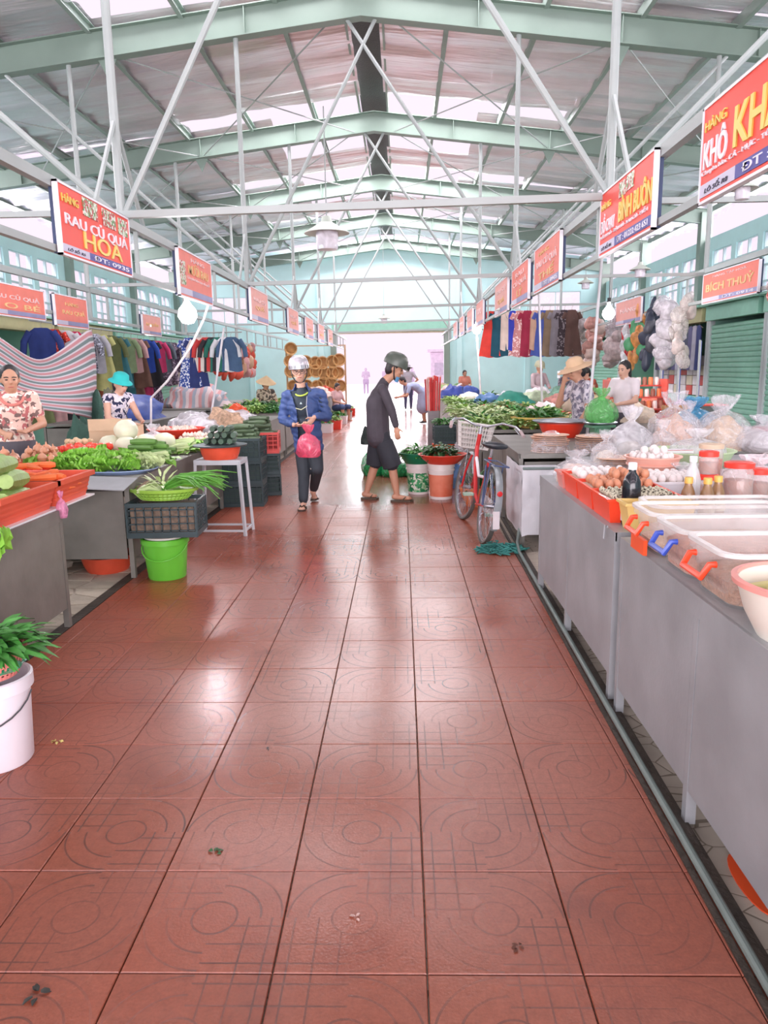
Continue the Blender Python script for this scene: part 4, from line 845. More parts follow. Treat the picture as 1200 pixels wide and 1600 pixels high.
red_tray('round red tray of onions behind the gourd basket', (-3.0, 6.12, ZL), .2); heap(on_, ON, 'onion', 'brown onion in the red tray behind the gourds', 'onion', 'onions in the near red tray', (-3.0, 6.12, ZL+.02), 34, .17, .22, .078, seed=7)
red_tray('round red tray heaped with beige potatoes behind the onions', (-3.12, 7.1, ZL), .19, .1); heap(MB().ell((0, 0, .028), (.036, .028, .028), 9, 6), M('potato', (216, 186, 150), .7, var=.15, rnd_=.1), 'potato', 'beige potato heaped in the red tray before the woman', 'potato', 'potatoes in the red tray', (-3.12, 7.1, ZL+.03), 50, .18, .24, .066, seed=9)
solo('net_bag', lump(.13, .17, 5, amp=.15), M('pink_net', (222, 160, 160), .6, var=.25, scale=14, bump=.6), 'pink net bag of shallots left of the lettuce heap', 'bag', (-3.13, 6.42, ZL))
heap(on_, ON, 'onion', 'brown onion in the loose heap at the far left edge', 'onion', 'onions at the left edge', (-3.1, 5.62, ZL), 40, .17, .3, .078, seed=12)
cab = MB()
cb = lump(.1, .1, 3, 16, 8, .06); me = MB().ell((0, 0, .1), (.115, .115, .1), 16, 10).mesh('cabbage')
for v in me.vertices: v.co += v.co.normalized()*.012*nz3(v.co, 14)
CAB = M('cabbage_white', (226, 226, 200), .5, var=.12, scale=7, rnd_=.05); me.materials.append(CAB)
for i, (x, y, z) in enumerate(((-2.82, 7.15, 0), (-2.62, 7.02, 0), (-2.5, 7.22, 0), (-2.72, 7.35, 0), (-2.66, 7.15, .15), (-2.38, 7.4, 0))):
    o = link('cabbage', me); o.location = (x, y, ZL+z); o.rotation_euler = (0, 0, i); tag(o, 'white cabbage head in the heap behind the lettuce', 'cabbage', 'white cabbages')
cu = veg_long(.24, .03, 9, .06, .45).mesh('cucumber'); cu.materials.append(M('cucumber_skin', (104, 146, 72), .4, var=.2, rnd_=.15))
for i in range(16):
    o = link('cucumber', cu); o.location = (-2.3+rs.uniform(-.1, .1), 6.75+.08*(i % 5)-.1, ZL+.05*(i//5)); o.rotation_euler = (0, 0, rs.uniform(-.5, .5)); tag(o, 'green cucumber in the pile at the table edge', 'cucumber', 'cucumbers on the lettuce table')
for i, (x, y) in enumerate(((-2.22, 7.2), (-2.2, 7.42), (-2.28, 7.64), (-2.2, 6.5), (-2.34, 7.9))):
    mb = MB()
    for k in range(9): a = k/9*6.28; mb.tube([(-.14, .02*math.cos(a), .04+.02*math.sin(a)), (.0, .04*math.cos(a), .05+.035*math.sin(a)), (.13, .05*math.cos(a), .05+.04*math.sin(a))], [.012, .014, .02], 6)
    t = thing('napa_cabbage', 'pale green stalk vegetable laid at the edge of the lettuce table', 'cabbage', (x, y, ZL), rs.uniform(-.4, .4)+.4, 'pale stalk vegetables'); part('stalks', mb, PALEG, t); part('leaves', leafy(30, .1, .09, .1, .06, 60+i, .2), LET, t, loc=(.12, 0, 0))
t = thing('cardboard_box', 'open cardboard box behind the cabbages', 'box', (-3.02, 7.86, ZL), .1); part('box', open_box(MB(), .46, .4, .24, .006, 1, .004), M('cardboard', (206, 176, 146), .85, var=.08), t, 0); part('flap', MB().box((0, -.24, .27), (.44, .006, .12)), M('cardboard', (206, 176, 146)), t, 0)
solo('white_bag', bag_mesh(.14, .26, 15), BAGM2, 'white plastic bag beside the cardboard box', 'bag', (-2.6, 7.75, ZL), smooth=60)
t = thing('garlic_basin', 'wide shallow red basin heaped with garlic', 'basin', (-2.78, 9.15, ZL)); part('basin', basin(.34, .11, .75, .012, 32), RED, t)
ga = MB().lathe([(0, 0), (.02, .002), (.028, .014), (.022, .03), (.006, .044), (0, .052)], 8).mesh('garlic'); ga.materials.append(M('garlic_skin', (228, 204, 190), .6, var=.1, rnd_=.12))
heap(ga, None, 'garlic_bulb', 'pale garlic bulb in the wide red basin', 'garlic', 'garlic in the red basin', (-2.78, 9.15, ZL+.05), 110, .3, .17, .055, seed=15)
heap(ga, None, 'garlic_bulb', 'pale garlic bulb in the loose heap beside the red basin', 'garlic', 'loose garlic', (-2.4, 8.85, ZL), 70, .24, .16, .055, seed=16)
heap(me_ := MB().tube([(-.1, 0, .022), (-.07, 0, .022), (.02, 0, .022), (.1, 0, .02)], [.015, .024, .018, .004], 8).mesh('carrot'), M('carrot', (240, 122, 66)), 'carrot', 'orange carrot lying beside the pale stalks', 'carrot', 'carrots on the lettuce table', (-2.66, 8.08, ZL), 16, .16, .08, .1, seed=18)
# --- under the table
t = thing('orange_basin', 'orange-red basin under the lettuce table', 'basin', (-2.36, 5.72, -.012)); part('basin', basin(.2, .13, .78, .014, 34), M('terracotta_plastic', (226, 88, 60), .45), t)
solo('white_sack', lump(.14, .17, 21, amp=.2), M('sack_cloth', (214, 206, 190), .8, var=.1, bump=.4), 'white sack standing under the lettuce table', 'sack', (-2.84, 5.78, -.012))
# --- bucket with crate, strainer and scallions
t = thing('green_bucket', 'bright green bucket standing at the tile edge under the crate', 'bucket', (-1.8, 5.46, 0)); GBK = M('bucket_green', (104, 196, 62), .35, var=.05)
part('bucket', MB().lathe([(0, 0), (.135, 0), (.14, .01), (.165, .27), (.178, .272), (.178, .305), (.168, .312), (.158, .305), (.134, .02), (0, .02)], 34), GBK, t); part('lid', MB().lathe([(0, .312), (.15, .312), (.155, .326), (0, .332)], 30), M('white_lid', (232, 226, 220), .5), t)
part('handle', MB().tube([(.17*math.cos(a), -.17*abs(math.sin(a))-.01, .26-.1*abs(math.sin(a))) for a in np.linspace(0, PI, 12)], .005, 6), GBK, t)
CRT = M('crate_dark', (48, 66, 70), .5, var=.1); crm = crate_mesh(.5, .36, .26).mesh('lattice', 0); crm.materials.append(CRT)
t = thing('dark_crate', 'dark green lattice crate resting on the bright green bucket', 'crate', (-1.78, 5.5, .333), .06); part('lattice', crm, None, t)
part('lining', MB().box((0, 0, .12), (.46, .32, .2)), M('crate_fill', (120, 104, 90), .9, var=.3, scale=30, bump=.6), t, 0)
t = thing('green_strainer', 'light green oval strainer on the dark crate', 'basket', (-1.8, 5.52, .594)); part('strainer', basket_mesh(.25, .085, .72, 40, sx=1, sy=.68, rings=4), M('strainer_green', (150, 196, 76), .4), t); part('strainer_bowl', MB().lathe([(0, .004), (.17, .004), (.235, .07), (0, .05)], 30, sx=1, sy=.66), M('strainer_green', (150, 196, 76)), t)
mb = MB(); rs = random.Random(31)
for i in range(70):
    a = rs.uniform(-.5, .5); L_ = rs.uniform(.3, .5); z = rs.uniform(0, .07); y = rs.uniform(-.09, .09); dr = rs.uniform(.05, .5)
    pts = [(-.02, y*.4, .04+z*.4), (L_*.35, y+.1*a*L_, .09+z), (L_*.7, y*1.4+.5*a*L_, .1+z-.05*dr), (L_*.95, y*1.8+a*L_, .1+z-dr*.25*L_*2)]
    mb.tube(pts, [.005, .006, .006, .002], 5)
SCAL = M('scallion_green', (96, 160, 62), .45, var=.3, scale=10)
t = thing('scallion_bunch', 'bunch of long scallions hanging over the right side of the strainer', 'scallions', (-1.78, 5.5, .62)); part('greens', mb, SCAL, t)
mb = MB()
for i in range(26): a = rs.uniform(-.4, .4); mb.tube([(-.02, a*.1, .03), (-.1, a*.2, .05+rs.uniform(0, .05)), (-.17, a*.4, .03+rs.uniform(0, .04))], [.006, .008, .005], 5)
part('white_ends', mb, PALEG, t)
solo('taro', lump(.09, .1, 8, amp=.1), M('taro_skin', (142, 118, 96), .85, var=.2, scale=18, bump=.8), 'brown taro root in the green strainer', 'taro', (-1.93, 5.55, .62))
solo('celery_bunch', leafy(50, .12, .17, .13, .03, 44, .1, 1.2), PALEG, 'pale celery leaves standing in the strainer', 'celery', (-1.84, 5.6, .64))
# --- stool with basin
GM = M('stool_grey', (196, 200, 206), .4, var=.05)
t = thing('metal_stool', 'grey metal stool with a red basin on it', 'stool', (-1.72, 7.0, 0), -.05); w_, d, h = .23, .15, .72
for sx in (-1, 1):
    for sy in (-1, 1): part('leg', MB().bar((sx*w_*1.05, sy*d, 0), (sx*w_*.9, sy*d*.9, h-.03), .026), GM, t, 0)
for sy in (-1, 1): part('stretcher', MB().bar((-w_*1.03, sy*d, .05), (w_*1.03, sy*d, .05), .018), GM, t, 0); part('apron', MB().bar((-w_*.9, sy*d*.9, h-.03), (w_*.9, sy*d*.9, h-.03), .03), GM, t, 0)
for sx in (-1, 1): part('stretcher', MB().bar((sx*w_*1.03, -d, .05), (sx*w_*1.03, d, .05), .018), GM, t, 0); part('apron', MB().bar((sx*w_*.9, -d*.9, h-.03), (sx*w_*.9, d*.9, h-.03), .03), GM, t, 0)
part('seat', MB().box((0, 0, h-.008), (w_*1.9, d*1.9, .016)), GM, t, 0)
t = thing('red_basin', 'red-orange basin with a dark rim standing on the metal stool', 'basin', (-1.72, 7.0, .72)); part('basin', basin(.19, .12, .82, .012, 30), M('terracotta_plastic', (226, 88, 60)), t); part('dark_lid', MB().lathe([(0, .12), (.25, .122), (.255, .134), (0, .134)], 30), M('dark_tin', (70, 82, 84), .4), t)
bc = MB().tube([(-.09, 0, .032), (-.05, 0, .032), (.05, 0, .032), (.09, 0, .032)], [.026, .032, .032, .026], 8).mesh('bundle'); bc.materials.append(M('leaf_wrap', (74, 98, 80), .6, var=.25, rnd_=.2))
for i in range(11):
    o = link('leaf_bundle', bc); o.location = (-1.83+.075*(i % 4)+(.03 if i > 3 else 0)+(.03 if i > 7 else 0), 7.0+rs.uniform(-.03, .03), .856+.058*(i//4)); o.rotation_euler = (0, 0, PI/2+rs.uniform(-.15, .15)); tag(o, 'dark green leaf-wrapped roll stacked on the basin', 'leaf roll', 'leaf-wrapped rolls on the stool')
# --- crates beyond the stool
for i, (x, y, z, rz, lab) in enumerate(((-1.86, 8.55, 0, .05, 'dark crate at the bottom of the stack behind the stool'), (-1.86, 8.55, .261, .02, 'dark crate in the middle of the stack behind the stool'), (-1.86, 8.56, .522, -.03, 'dark crate on top of the stack behind the stool'), (-1.8, 9.3, 0, .2, 'dark crate at the bottom of the farther stack'), (-1.8, 9.32, .261, .15, 'dark crate on top of the farther stack'))):
    t = thing('dark_crate', lab, 'crate', (x, y, z), rz, 'dark lattice crates'); part('lattice', crm, None, t); part('lining', MB().box((0, 0, .12), (.46, .32, .2)), M('crate_fill_dark', (70, 86, 84), .9), t, 0)
crr = crm.copy(); crr.materials.clear(); crr.materials.append(M('crate_red', (214, 80, 74), .5)); t = thing('red_crate', 'red lattice crate on the farther dark stack', 'crate', (-1.8, 9.34, .522), .1); part('lattice', crr, None, t); part('lining', MB().box((0, 0, .12), (.46, .32, .2)), M('crate_fill_red', (150, 60, 56), .9), t, 0)
dc = veg_long(.22, .028, 8, .1, .5).mesh('courgette'); dc.materials.append(M('courgette_skin', (86, 106, 78), .5, var=.3, rnd_=.25))
for j, (cx, cy, cz, n_, lab, grp) in enumerate(((-1.86, 8.56, .74, 34, 'dark green courgette heaped on the stack behind the stool', 'courgettes on the near crates'), (-1.8, 9.34, .74, 40, 'dark green courgette heaped on the red crate', 'courgettes on the red crate'))):
    for i in range(n_):
        o = link('courgette', dc); l_ = i//9; o.location = (cx+rs.uniform(-.16, .16)*(1-.18*l_), cy-.15+.036*(i % 9)*(1-.1*l_)+.02*l_, cz+.046*l_); o.rotation_euler = (0, 0, rs.uniform(-.4, .4)); tag(o, lab, 'courgette', grp)
solo('ginger_heap', lump(.3, .26, 31, amp=.25), M('ginger', (198, 166, 140), .8, var=.3, scale=26, bump=1, bscale=30), 'heap of knobbly brown ginger behind the courgettes', 'ginger', (-2.45, 10.2, ZL))
SHEET = film('sheet_white', (244, 240, 246), .72, .2, 6, 1)
for i, (x, y, R, h) in enumerate(((-2.75, 10.0, .4, .2), (-2.5, 10.9, .42, .24), (-3.0, 10.8, .36, .22))):
    solo('plastic_sheet', lump(R, h, 40+i, 26, 10, .16, fs_=3), SHEET, ['white plastic sheet over goods beside the garlic', 'white plastic sheet over goods farther down the left table', 'white plastic sheet over goods at the back of the left table'][i], 'plastic sheet', (x, y, ZL), smooth=60)
# ================================================================== MIDDLE: bicycle, pails, pots
TYRE = M('tyre', (96, 92, 88), .8, var=.15); CHR = M('chrome', (196, 198, 204), .25, metal=.8); FRED = M('frame_red', (196, 48, 50), .35); FWHT = M('frame_white', (232, 226, 230), .35); SAD = M('saddle', (40, 44, 50), .4)
bk = thing('bicycle', 'old city bicycle with a wire basket parked against the right counters', 'bicycle', (.70, 6.46, 0), math.radians(5))
# local: forward is +Y, rear wheel at y=0
R_ = .335
lean = Matrix.Rotation(math.radians(9), 4, 'Y')
def bp(name, mb, m, par=None, smooth=35):
    o = part(name, mb, m, par or bk, smooth)
    return o
def wheel(name, y, steer=0):
    mm = lean @ Matrix.Translation((0, y, R_)) @ Matrix.Rotation(steer, 4, 'Z') @ Matrix.Rotation(PI/2, 4, 'Y')
    mb = MB(); mb.lathe([(R_-.024, -.016), (R_-.006, -.02), (R_, 0), (R_-.006, .02), (R_-.024, .016)], 44, mm, closed=True); o = bp(name, mb, TYRE)
    mb = MB(); mb.lathe([(R_-.04, -.012), (R_-.024, -.014), (R_-.024, .014), (R_-.04, .012)], 44, mm, closed=True); bp('rim', mb, CHR, o)
    mb = MB()
    for i in range(28):
        a = 2*PI*i/28; b = a + (.35 if i % 2 else -.35); z = .03 if i % 4 < 2 else -.03
        mb.tube([mm @ Vector((.02*math.cos(b), .02*math.sin(b), z)), mm @ Vector(((R_-.035)*math.cos(a), (R_-.035)*math.sin(a), 0))], .0016, 4)
    bp('spokes', mb, CHR, o); bp('hub', MB().tube([mm @ Vector((0, 0, -.045)), mm @ Vector((0, 0, .045))], .02, 10), CHR, o); return o
wheel('wheel', 0); WB = 1.1; ST = .12; wheel('wheel', WB, ST)
T = lambda *p: lean @ Vector(p)
bp('seat_tube', MB().tube([T(0, .4, .28), T(0, .25, .74)], .017, 10), FRED); bp('down_tube', MB().tube([T(0, .4, .28), T(0, .62, .34), T(0, .84, .6), T(0, .9, .8)], .02, 10), FRED); bp('head_tube', MB().tube([T(0, .91, .72), T(0, .87, .9)], .021, 10), FRED)
bp('top_tube', MB().tube([T(0, .3, .55), T(0, .6, .52), T(0, .87, .68)], .015, 10), FWHT)
for s in (-1, 1):
    bp('chain_stay', MB().tube([T(s*.03, .4, .28), T(s*.055, 0, R_)], .01, 8), FRED); bp('seat_stay', MB().tube([T(s*.02, .27, .66), T(s*.055, 0, R_)], .009, 8), M('stay_blue', (70, 84, 120), .4))
    bp('fork_blade', MB().tube([T(s*.03, .94, .68), T(s*.05, 1.04, .5), T(s*.05, WB, R_)], .011, 8), FRED)
    bp('fender_stay', MB().tube([T(s*.05, 0, R_), T(s*.03, -.33, .42)], .004, 6), CHR)
bp('seat_post', MB().tube([T(0, .26, .72), T(0, .23, .84)], .013, 8), CHR)
sd = MB()
prf = [(.06, .04), (.08, .105), (.14, .125), (.2, .105), (.28, .06), (.36, .035), (.39, .014)]
vs = []; n = 12
for y, w2 in prf:
    for j in range(n): a = 2*PI*j/n; vs.append(T(w2*math.cos(a), y, .85 + .03*math.sin(a) + (.012 if y < .2 else 0)))
fs = [(i*n+j, i*n+(j+1) % n, (i+1)*n+(j+1) % n, (i+1)*n+j) for i in range(len(prf)-1) for j in range(n)] + [tuple(range(n-1, -1, -1)), tuple(range((len(prf)-1)*n, len(prf)*n))]
sd.add(vs, fs); bp('saddle', sd, SAD, smooth=50)
bp('handlebar', MB().tube([T(-.34, .62, .98), T(-.3, .72, 1.02), T(-.2, .84, 1.03), T(-.06, .87, .98), T(.06, .87, .98), T(.2, .84, 1.03), T(.3, .72, 1.02), T(.34, .62, .98)], .011, 8), CHR); bp('stem', MB().tube([T(0, .88, .86), T(0, .87, .98)], .014, 8), CHR)
for s in (-1, 1): bp('grip', MB().tube([T(s*.335, .64, .99), T(s*.35, .55, .95)], .016, 8), M('grip_grey', (170, 150, 150), .6)); bp('brake_lever', MB().tube([T(s*.3, .73, 1.0), T(s*.33, .62, .955)], .006, 6), CHR)
bsk = MB(); bw, bd, bh = .34, .24, .24
def bpt(u, v, z): k = .8 + .2*z/bh; return T((u-.5)*bw*k, 1.02+(v)*bd*k, .74+z)
for k in range(0, 6):
    z = bh*k/5; P = [bpt(0, 0, z), bpt(1, 0, z), bpt(1, 1, z), bpt(0, 1, z), bpt(0, 0, z)]; bsk.tube(P, .004 if k < 5 else .007, 5)
for i in range(13):
    u = i/12
    for v in (0, 1): bsk.tube([bpt(u, v, 0), bpt(u, v, bh)], .003, 4)
    bsk.tube([bpt(u, 0, 0), bpt(u, 1, 0)], .003, 4)
for i in range(9):
    for u in (0, 1): bsk.tube([bpt(u, i/8, 0), bpt(u, i/8, bh)], .003, 4)
bp('wire_basket', bsk, M('wire_white', (214, 208, 204), .4)); bp('basket_stay', MB().tube([T(-.05, 1.1, .74), T(-.05, WB, R_)], .005, 6).tube([T(.05, 1.1, .74), T(.05, WB, R_)], .005, 6), CHR)
def fender(y, a0, a1, steer=0):
    mb = MB(); rr = R_+.03; mb.grid(lambda u, v: T((v-.5)*.06, y + rr*math.cos(math.radians(a0+(a1-a0)*u)), R_ + (rr - .012*(2*v-1)**2)*math.sin(math.radians(a0+(a1-a0)*u))), 18, 4); return mb
bp('rear_fender', fender(0, 40, 205), M('fender_grey', (150, 156, 160), .35, metal=.4), smooth=60); bp('front_fender', fender(WB, 10, 150), M('fender_grey', (150, 156, 160)), smooth=60)
bp('mudflap', MB().box(T(0, -.365, .28), (.055, .012, .15)), FWHT, smooth=0); bp('reflector', MB().lathe([(0, 0), (.024, 0), (.02, .012), (0, .014)], 14, Matrix.Translation(T(.0, -.34, .5)) @ Matrix.Rotation(PI/2, 4, 'X')), M('reflector_red', (222, 50, 54), .25))
bp('carrier', MB().tube([T(-.06, -.25, .72), T(-.06, .2, .72), T(.06, .2, .72), T(.06, -.25, .72), T(-.06, -.25, .72)], .007, 6).tube([T(-.06, -.05, .72), T(-.05, 0, R_)], .006, 6).tube([T(.06, -.05, .72), T(.05, 0, R_)], .006, 6), M('stay_blue', (70, 84, 120)))
bp('chain_guard', MB().prism([(-.02, .27), (.42, .22), (.5, .3), (.42, .37), (-.02, .37)], .05, .062, lean @ Matrix(((0, 0, 1, 0), (1, 0, 0, 0), (0, 1, 0, 0), (0, 0, 0, 1)))), FWHT, smooth=0)
for s, a in ((-1, 2.4), (1, 5.5)):
    q = T(s*.09, .4+.16*math.cos(a), .28+.16*math.sin(a)); bp('crank', MB().tube([T(s*.07, .4, .28), q], .009, 6), CHR); bp('pedal', MB().box(q+Vector((s*.05, 0, 0)), (.09, .07, .022)), M('pedal_green', (150, 178, 160), .5), smooth=0)
# --- pails with basins of greens
def pail(label, c, R, h, bm, lm, group='paint pails with basins on top'):
    t = thing('paint_pail', label, 'pail', c, 0, group); part('pail', MB().lathe(pail_prof(R, h, .84), 34), bm, t)
    part('print_band', MB().lathe([(R*.862, h*.08), (R*.965, h*.7)], 34), lm, t); return t
PWH = M('pail_white', (232, 226, 224), .4, var=.06)
pail('white paint pail with a green printed label, left of the pair', (.2, 9.2, 0), .15, .38, PWH, spot_mat('green_label', (150, 196, 150), [(30, 130, 80), (60, 160, 100), (226, 232, 220)], 16, .52, .5))
pail('pail faded from pink to orange, right of the pair', (.46, 8.82, 0), .155, .42, PWH, M('pail_pink', (232, 140, 112), .6, var=.15, scale=5, rgb2=(214, 104, 74)))
t = thing('green_basin', 'dark green basin of herbs on the green labelled pail', 'basin', (.2, 9.2, .38)); part('basin', basin(.23, .13, .72, .012, 30), M('basin_green', (24, 120, 84), .35), t)
t = thing('red_basin', 'wide red basin of herbs on the pink pail', 'basin', (.48, 8.82, .42)); part('basin', basin(.28, .11, .62, .014, 32), M('basin_red', (214, 66, 48), .4), t)
solo('herb_bunch', leafy(200, .23, .2, .09, .04, 71, .15, .6), HERB, 'dark green herbs heaped in the dark green basin', 'herbs', (.2, 9.2, .45)); solo('herb_bunch', leafy(200, .21, .22, .09, .045, 72, .15, .6), DKG, 'dark green herbs heaped in the wide red basin', 'herbs', (.46, 8.84, .49))
for i, (x, y, R, h) in enumerate(((-.42, 10.9, .19, .5), (-.12, 10.75, .2, .3), (.1, 10.8, .17, .28))):
    t = thing('green_bag', ['tall green plastic bag standing behind the man', 'green plastic bag slumped behind the man on the floor', 'smaller green plastic bag behind the green labelled pail'][i], 'bag', (x, y, 0), i, 'green plastic bags on the floor'); part('bag', bag_mesh(R, h, 50+i), film('bag_green_deep', (40, 158, 92), .88, .25, 9, .9), t, 60); part('contents', lump(R*.8, h*.5, i), DKG, t)
t = thing('flower_pot', 'terracotta bowl pot with a leafy plant behind the bicycle wheel', 'plant pot', (.84, 8.3, 0)); part('pot', MB().lathe([(0, 0), (.12, 0), (.18, .12), (.2, .2), (.215, .2), (.215, .225), (.19, .225), (.17, .13), (.11, .02), (0, .02)], 30), M('terracotta', (222, 130, 84), .6, var=.12), t)
part('soil', MB().lathe([(0, .18), (.18, .18), (0, .19)], 20), M('soil', (70, 54, 44), .9), t); part('plant', leafy(90, .16, .25, .16, .025, 81, .05, 2.0), DKG, t, loc=(0, 0, .18))
solo('polystyrene_lid', MB().box((0, 0, .015), (.5, .3, .03)), WHITE, 'white tray balanced behind the herb basins', 'tray', (.62, 9.75, .72), smooth=0) if False else None
# --- floor litter
for i, (x, y, s) in enumerate(((335, 1333, .018), (60, 1555, .022), (555, 1435, .012), (810, 1480, .014), (90, 1158, .02), (420, 1170, .01))):
    p = at(x, y, Z=0); solo('leaf_scrap', leafy(5, s*.8, s*.4, s*1.1, s*.7, 90+i, .2, .2), [DKG, M('dark_scrap', (60, 58, 54), .8), M('pale_scrap', (206, 170, 160), .8), M('brown_scrap', (96, 58, 46), .8), M('straw_scrap', (196, 180, 110), .8), M('dark_scrap', (60, 58, 54))][i], ['small dark green leaf scrap on the tiles', 'dark scrap on the tiles at the lower left corner', 'tiny pale scrap on the tiles near the bottom', 'tiny brown scrap on the tiles at the lower right', 'pale stalk scrap on the tiles right of the white bucket', 'tiny dark scrap on the tiles near the middle left'][i], 'scrap', (p.x, p.y, .002))
solo('orange_scrap', MB().lathe([(0, 0), (.1, .0), (.1, .004), (0, .004)], 20, sx=.45, sy=1.4), ORANGE, 'orange plastic flap lying under the right counter', 'scrap', (1.04, 2.02, -.012), .0)
# ================================================================== PEOPLE
SKIN = M('skin', (214, 168, 146), .55, var=.05, sss=.0); SKIN2 = M('skin_tan', (196, 146, 120), .55, var=.05); HAIR = M('hair_black', (38, 34, 36), .45, var=.2, scale=30)
def cap_mesh(mb, a, b, r0, r1, n=12):
    a, b = Vector(a), Vector(b); d = b-a; L_ = max(d.length, 1e-4); q = d.to_track_quat('Z', 'Y').to_matrix().to_4x4(); pr = []
    for i in range(5): t = PI/2*(1-i/4); pr.append((r0*math.cos(t), -r0*math.sin(t)))
    for i in range(5): t = PI/2*i/4; pr.append((r1*math.cos(t), L_+r1*math.sin(t)))
    mb.lathe(pr, n, Matrix.Translation(a) @ q)
class Fig:
    def __init__(s): s.p = []
    def cap(s, lab, a, b, r0, r1=None): s.p.append((lab, 'c', Vector(a), Vector(b), r0, r1 if r1 is not None else r0)); return s
    def ell(s, lab, c, r, rot=None): s.p.append((lab, 'e', Vector(c), Vector(r), (rot or Matrix.Identity(3)))); return s
    def solid(s, vox, it=6, inflate=0):
        mb = MB()
        for p in s.p:
            if p[1] == 'c': cap_mesh(mb, p[2], p[3], p[4]+inflate, p[5]+inflate)
            else: mb.ell(p[2], tuple(v+inflate for v in p[3]), 16, 12, rot=p[4].to_4x4())
        me = mb.mesh('fig_tmp', 0); o = bpy.data.objects.new('fig_tmp', me); C.objects.link(o)
        m = o.modifiers.new('r', 'REMESH'); m.mode = 'VOXEL'; m.voxel_size = vox; m.adaptivity = 0
        m2 = o.modifiers.new('s', 'SMOOTH'); m2.factor = .5; m2.iterations = it
        dg = bpy.context.evaluated_depsgraph_get(); out = bpy.data.meshes.new_from_object(o.evaluated_get(dg)); bpy.data.objects.remove(o); bpy.data.meshes.remove(me)
        out.materials.clear(); out.polygons.foreach_set('use_smooth', [True]*len(out.polygons)); return out
    def classify(s, me):
        n = len(me.polygons); c = np.zeros(n*3); me.polygons.foreach_get('center', c); c = c.reshape(-1, 3); best = np.full(n, 1e9); lab = np.zeros(n, int); labs = []
        for p in s.p:
            if p[0] not in labs: labs.append(p[0])
            if p[1] == 'c':
                a, b = np.array(p[2]), np.array(p[3]); d = b-a; t = np.clip(((c-a)@d)/max(d@d, 1e-9), 0, 1); dist = np.linalg.norm(c-(a+t[:, None]*d), axis=1) - (p[4]+(p[5]-p[4])*t)
            else:
                R = np.array(p[4]); q = (c-np.array(p[2]))@R; r = np.array(p[3]); k = np.linalg.norm(q/r, axis=1); dist = (k-1)*r.min()
            m = dist < best; best[m] = dist[m]; lab[m] = labs.index(p[0])
        return labs, lab, c
def hand(f, wr, d, nrm, curl=.5, s=1, lab='skin', side=1):
    d = Vector(d).normalized(); nrm = Vector(nrm).normalized(); x = d.cross(nrm).normalized(); nrm = x.cross(d)
    rot = Matrix((x, d, nrm)).transposed(); wr = Vector(wr); f.ell(lab, wr+d*.05*s, (.036*s, .052*s, .018*s), rot)
    for i, L_ in enumerate((.068, .078, .073, .058)):
        b = wr + d*.09*s + x*((i-1.5)*.0195*s); k1 = d*math.cos(curl*.6) + nrm*math.sin(curl*.6); k2 = d*math.cos(curl*1.7) + nrm*math.sin(curl*1.7)
        m = b + k1*L_*.5*s; f.cap(lab, b, m, .0092*s, .0085*s); f.cap(lab, m, m+k2*L_*.5*s, .0085*s, .007*s)
    b = wr + d*.03*s + x*side*.03*s; m = b + (d*.6+x*side*.8).normalized()*.04*s; f.cap(lab, b, m, .012*s, .01*s); f.cap(lab, m, m+(d*.8+nrm*.6).normalized()*.03*s, .01*s, .008*s)
def head_rot(yaw, pitch=0, tilt=0):        # yaw 0 looks to -Y; + turns to +X
    return (Matrix.Rotation(yaw, 3, 'Z') @ Matrix.Rotation(pitch, 3, 'X') @ Matrix.Rotation(tilt, 3, 'Y'))
def head(f, c, R, s=1):
    c = Vector(c); P = lambda x, y, z: c + R @ Vector((x*s, y*s, z*s))
    f.ell('skin', P(0, .008, .02), (.076*s, .094*s, .1*s), R); f.ell('skin', P(0, -.03, -.05), (.056*s, .058*s, .068*s), R); f.ell('skin', P(0, -.05, -.088), (.028*s, .026*s, .024*s), R)
    f.cap('skin', P(0, -.088, .016), P(0, -.104, -.022), .009*s, .014*s)
    for q in (-1, 1): f.ell('skin', P(q*.078, .012, -.005), (.012*s, .02*s, .032*s), R); f.ell('skin', P(q*.034, -.066, -.02), (.026*s, .022*s, .024*s), R)
    f.cap('skin', P(-.02, -.084, -.058), P(.02, -.084, -.058), .009*s)
    return P
def face_bits(t, P, R, s=1, brow=True):
    mb = MB()
    for q in (-1, 1): mb.ell(P(q*.031, -.0815, .006), (.0135*s, .006*s, .006*s), 8, 6, rot=R.to_4x4())
    part('eyes', mb, M('eye_dark', (40, 30, 30), .3), t)
    if brow: part('eyebrows', MB().tube([P(-.05, -.078, .026), P(-.03, -.088, .031), P(-.014, -.088, .027)], .0045*s, 5).tube([P(.05, -.078, .026), P(.03, -.088, .031), P(.014, -.088, .027)], .0045*s, 5), HAIR, t)
    part('lips', MB().tube([P(-.022, -.0875, -.057), P(0, -.0945, -.056), P(.022, -.0875, -.057)], [.003*s, .0055*s, .003*s], 6), M('lips', (178, 96, 90), .5), t)
def hair_cap(t, P, R, s=1, long=0, bun=False):
    f = Fig(); f.ell('h', P(0, .022, .034), (.086*s, .094*s, .1*s), R)
    f.ell('h', P(0, .05, -.02), (.076*s, .06*s, .08*s), R)
    if long: f.cap('h', P(0, .075, -.02), P(0, .085, -.02-long), .06*s, .035*s)
    if bun: f.ell('h', P(0, .12, .03), (.045*s, .04*s, .045*s), R)
    me = f.solid(.012*s, 4); me.materials.append(HAIR)
    # keep the face clear
    bm = bmesh.new(); bm.from_mesh(me); Ri = R.inverted(); o0 = P(0, 0, 0)
    dl = [fc for fc in bm.faces if (lambda q: q.y < -.028*s - .03*s*(q.z/(.1*s)) and q.z < .075*s)(Ri @ (fc.calc_center_median()-o0))]
    bmesh.ops.delete(bm, geom=dl, context='FACES'); bm.to_mesh(me); bm.free(); return part('hair', me, None, t, None)
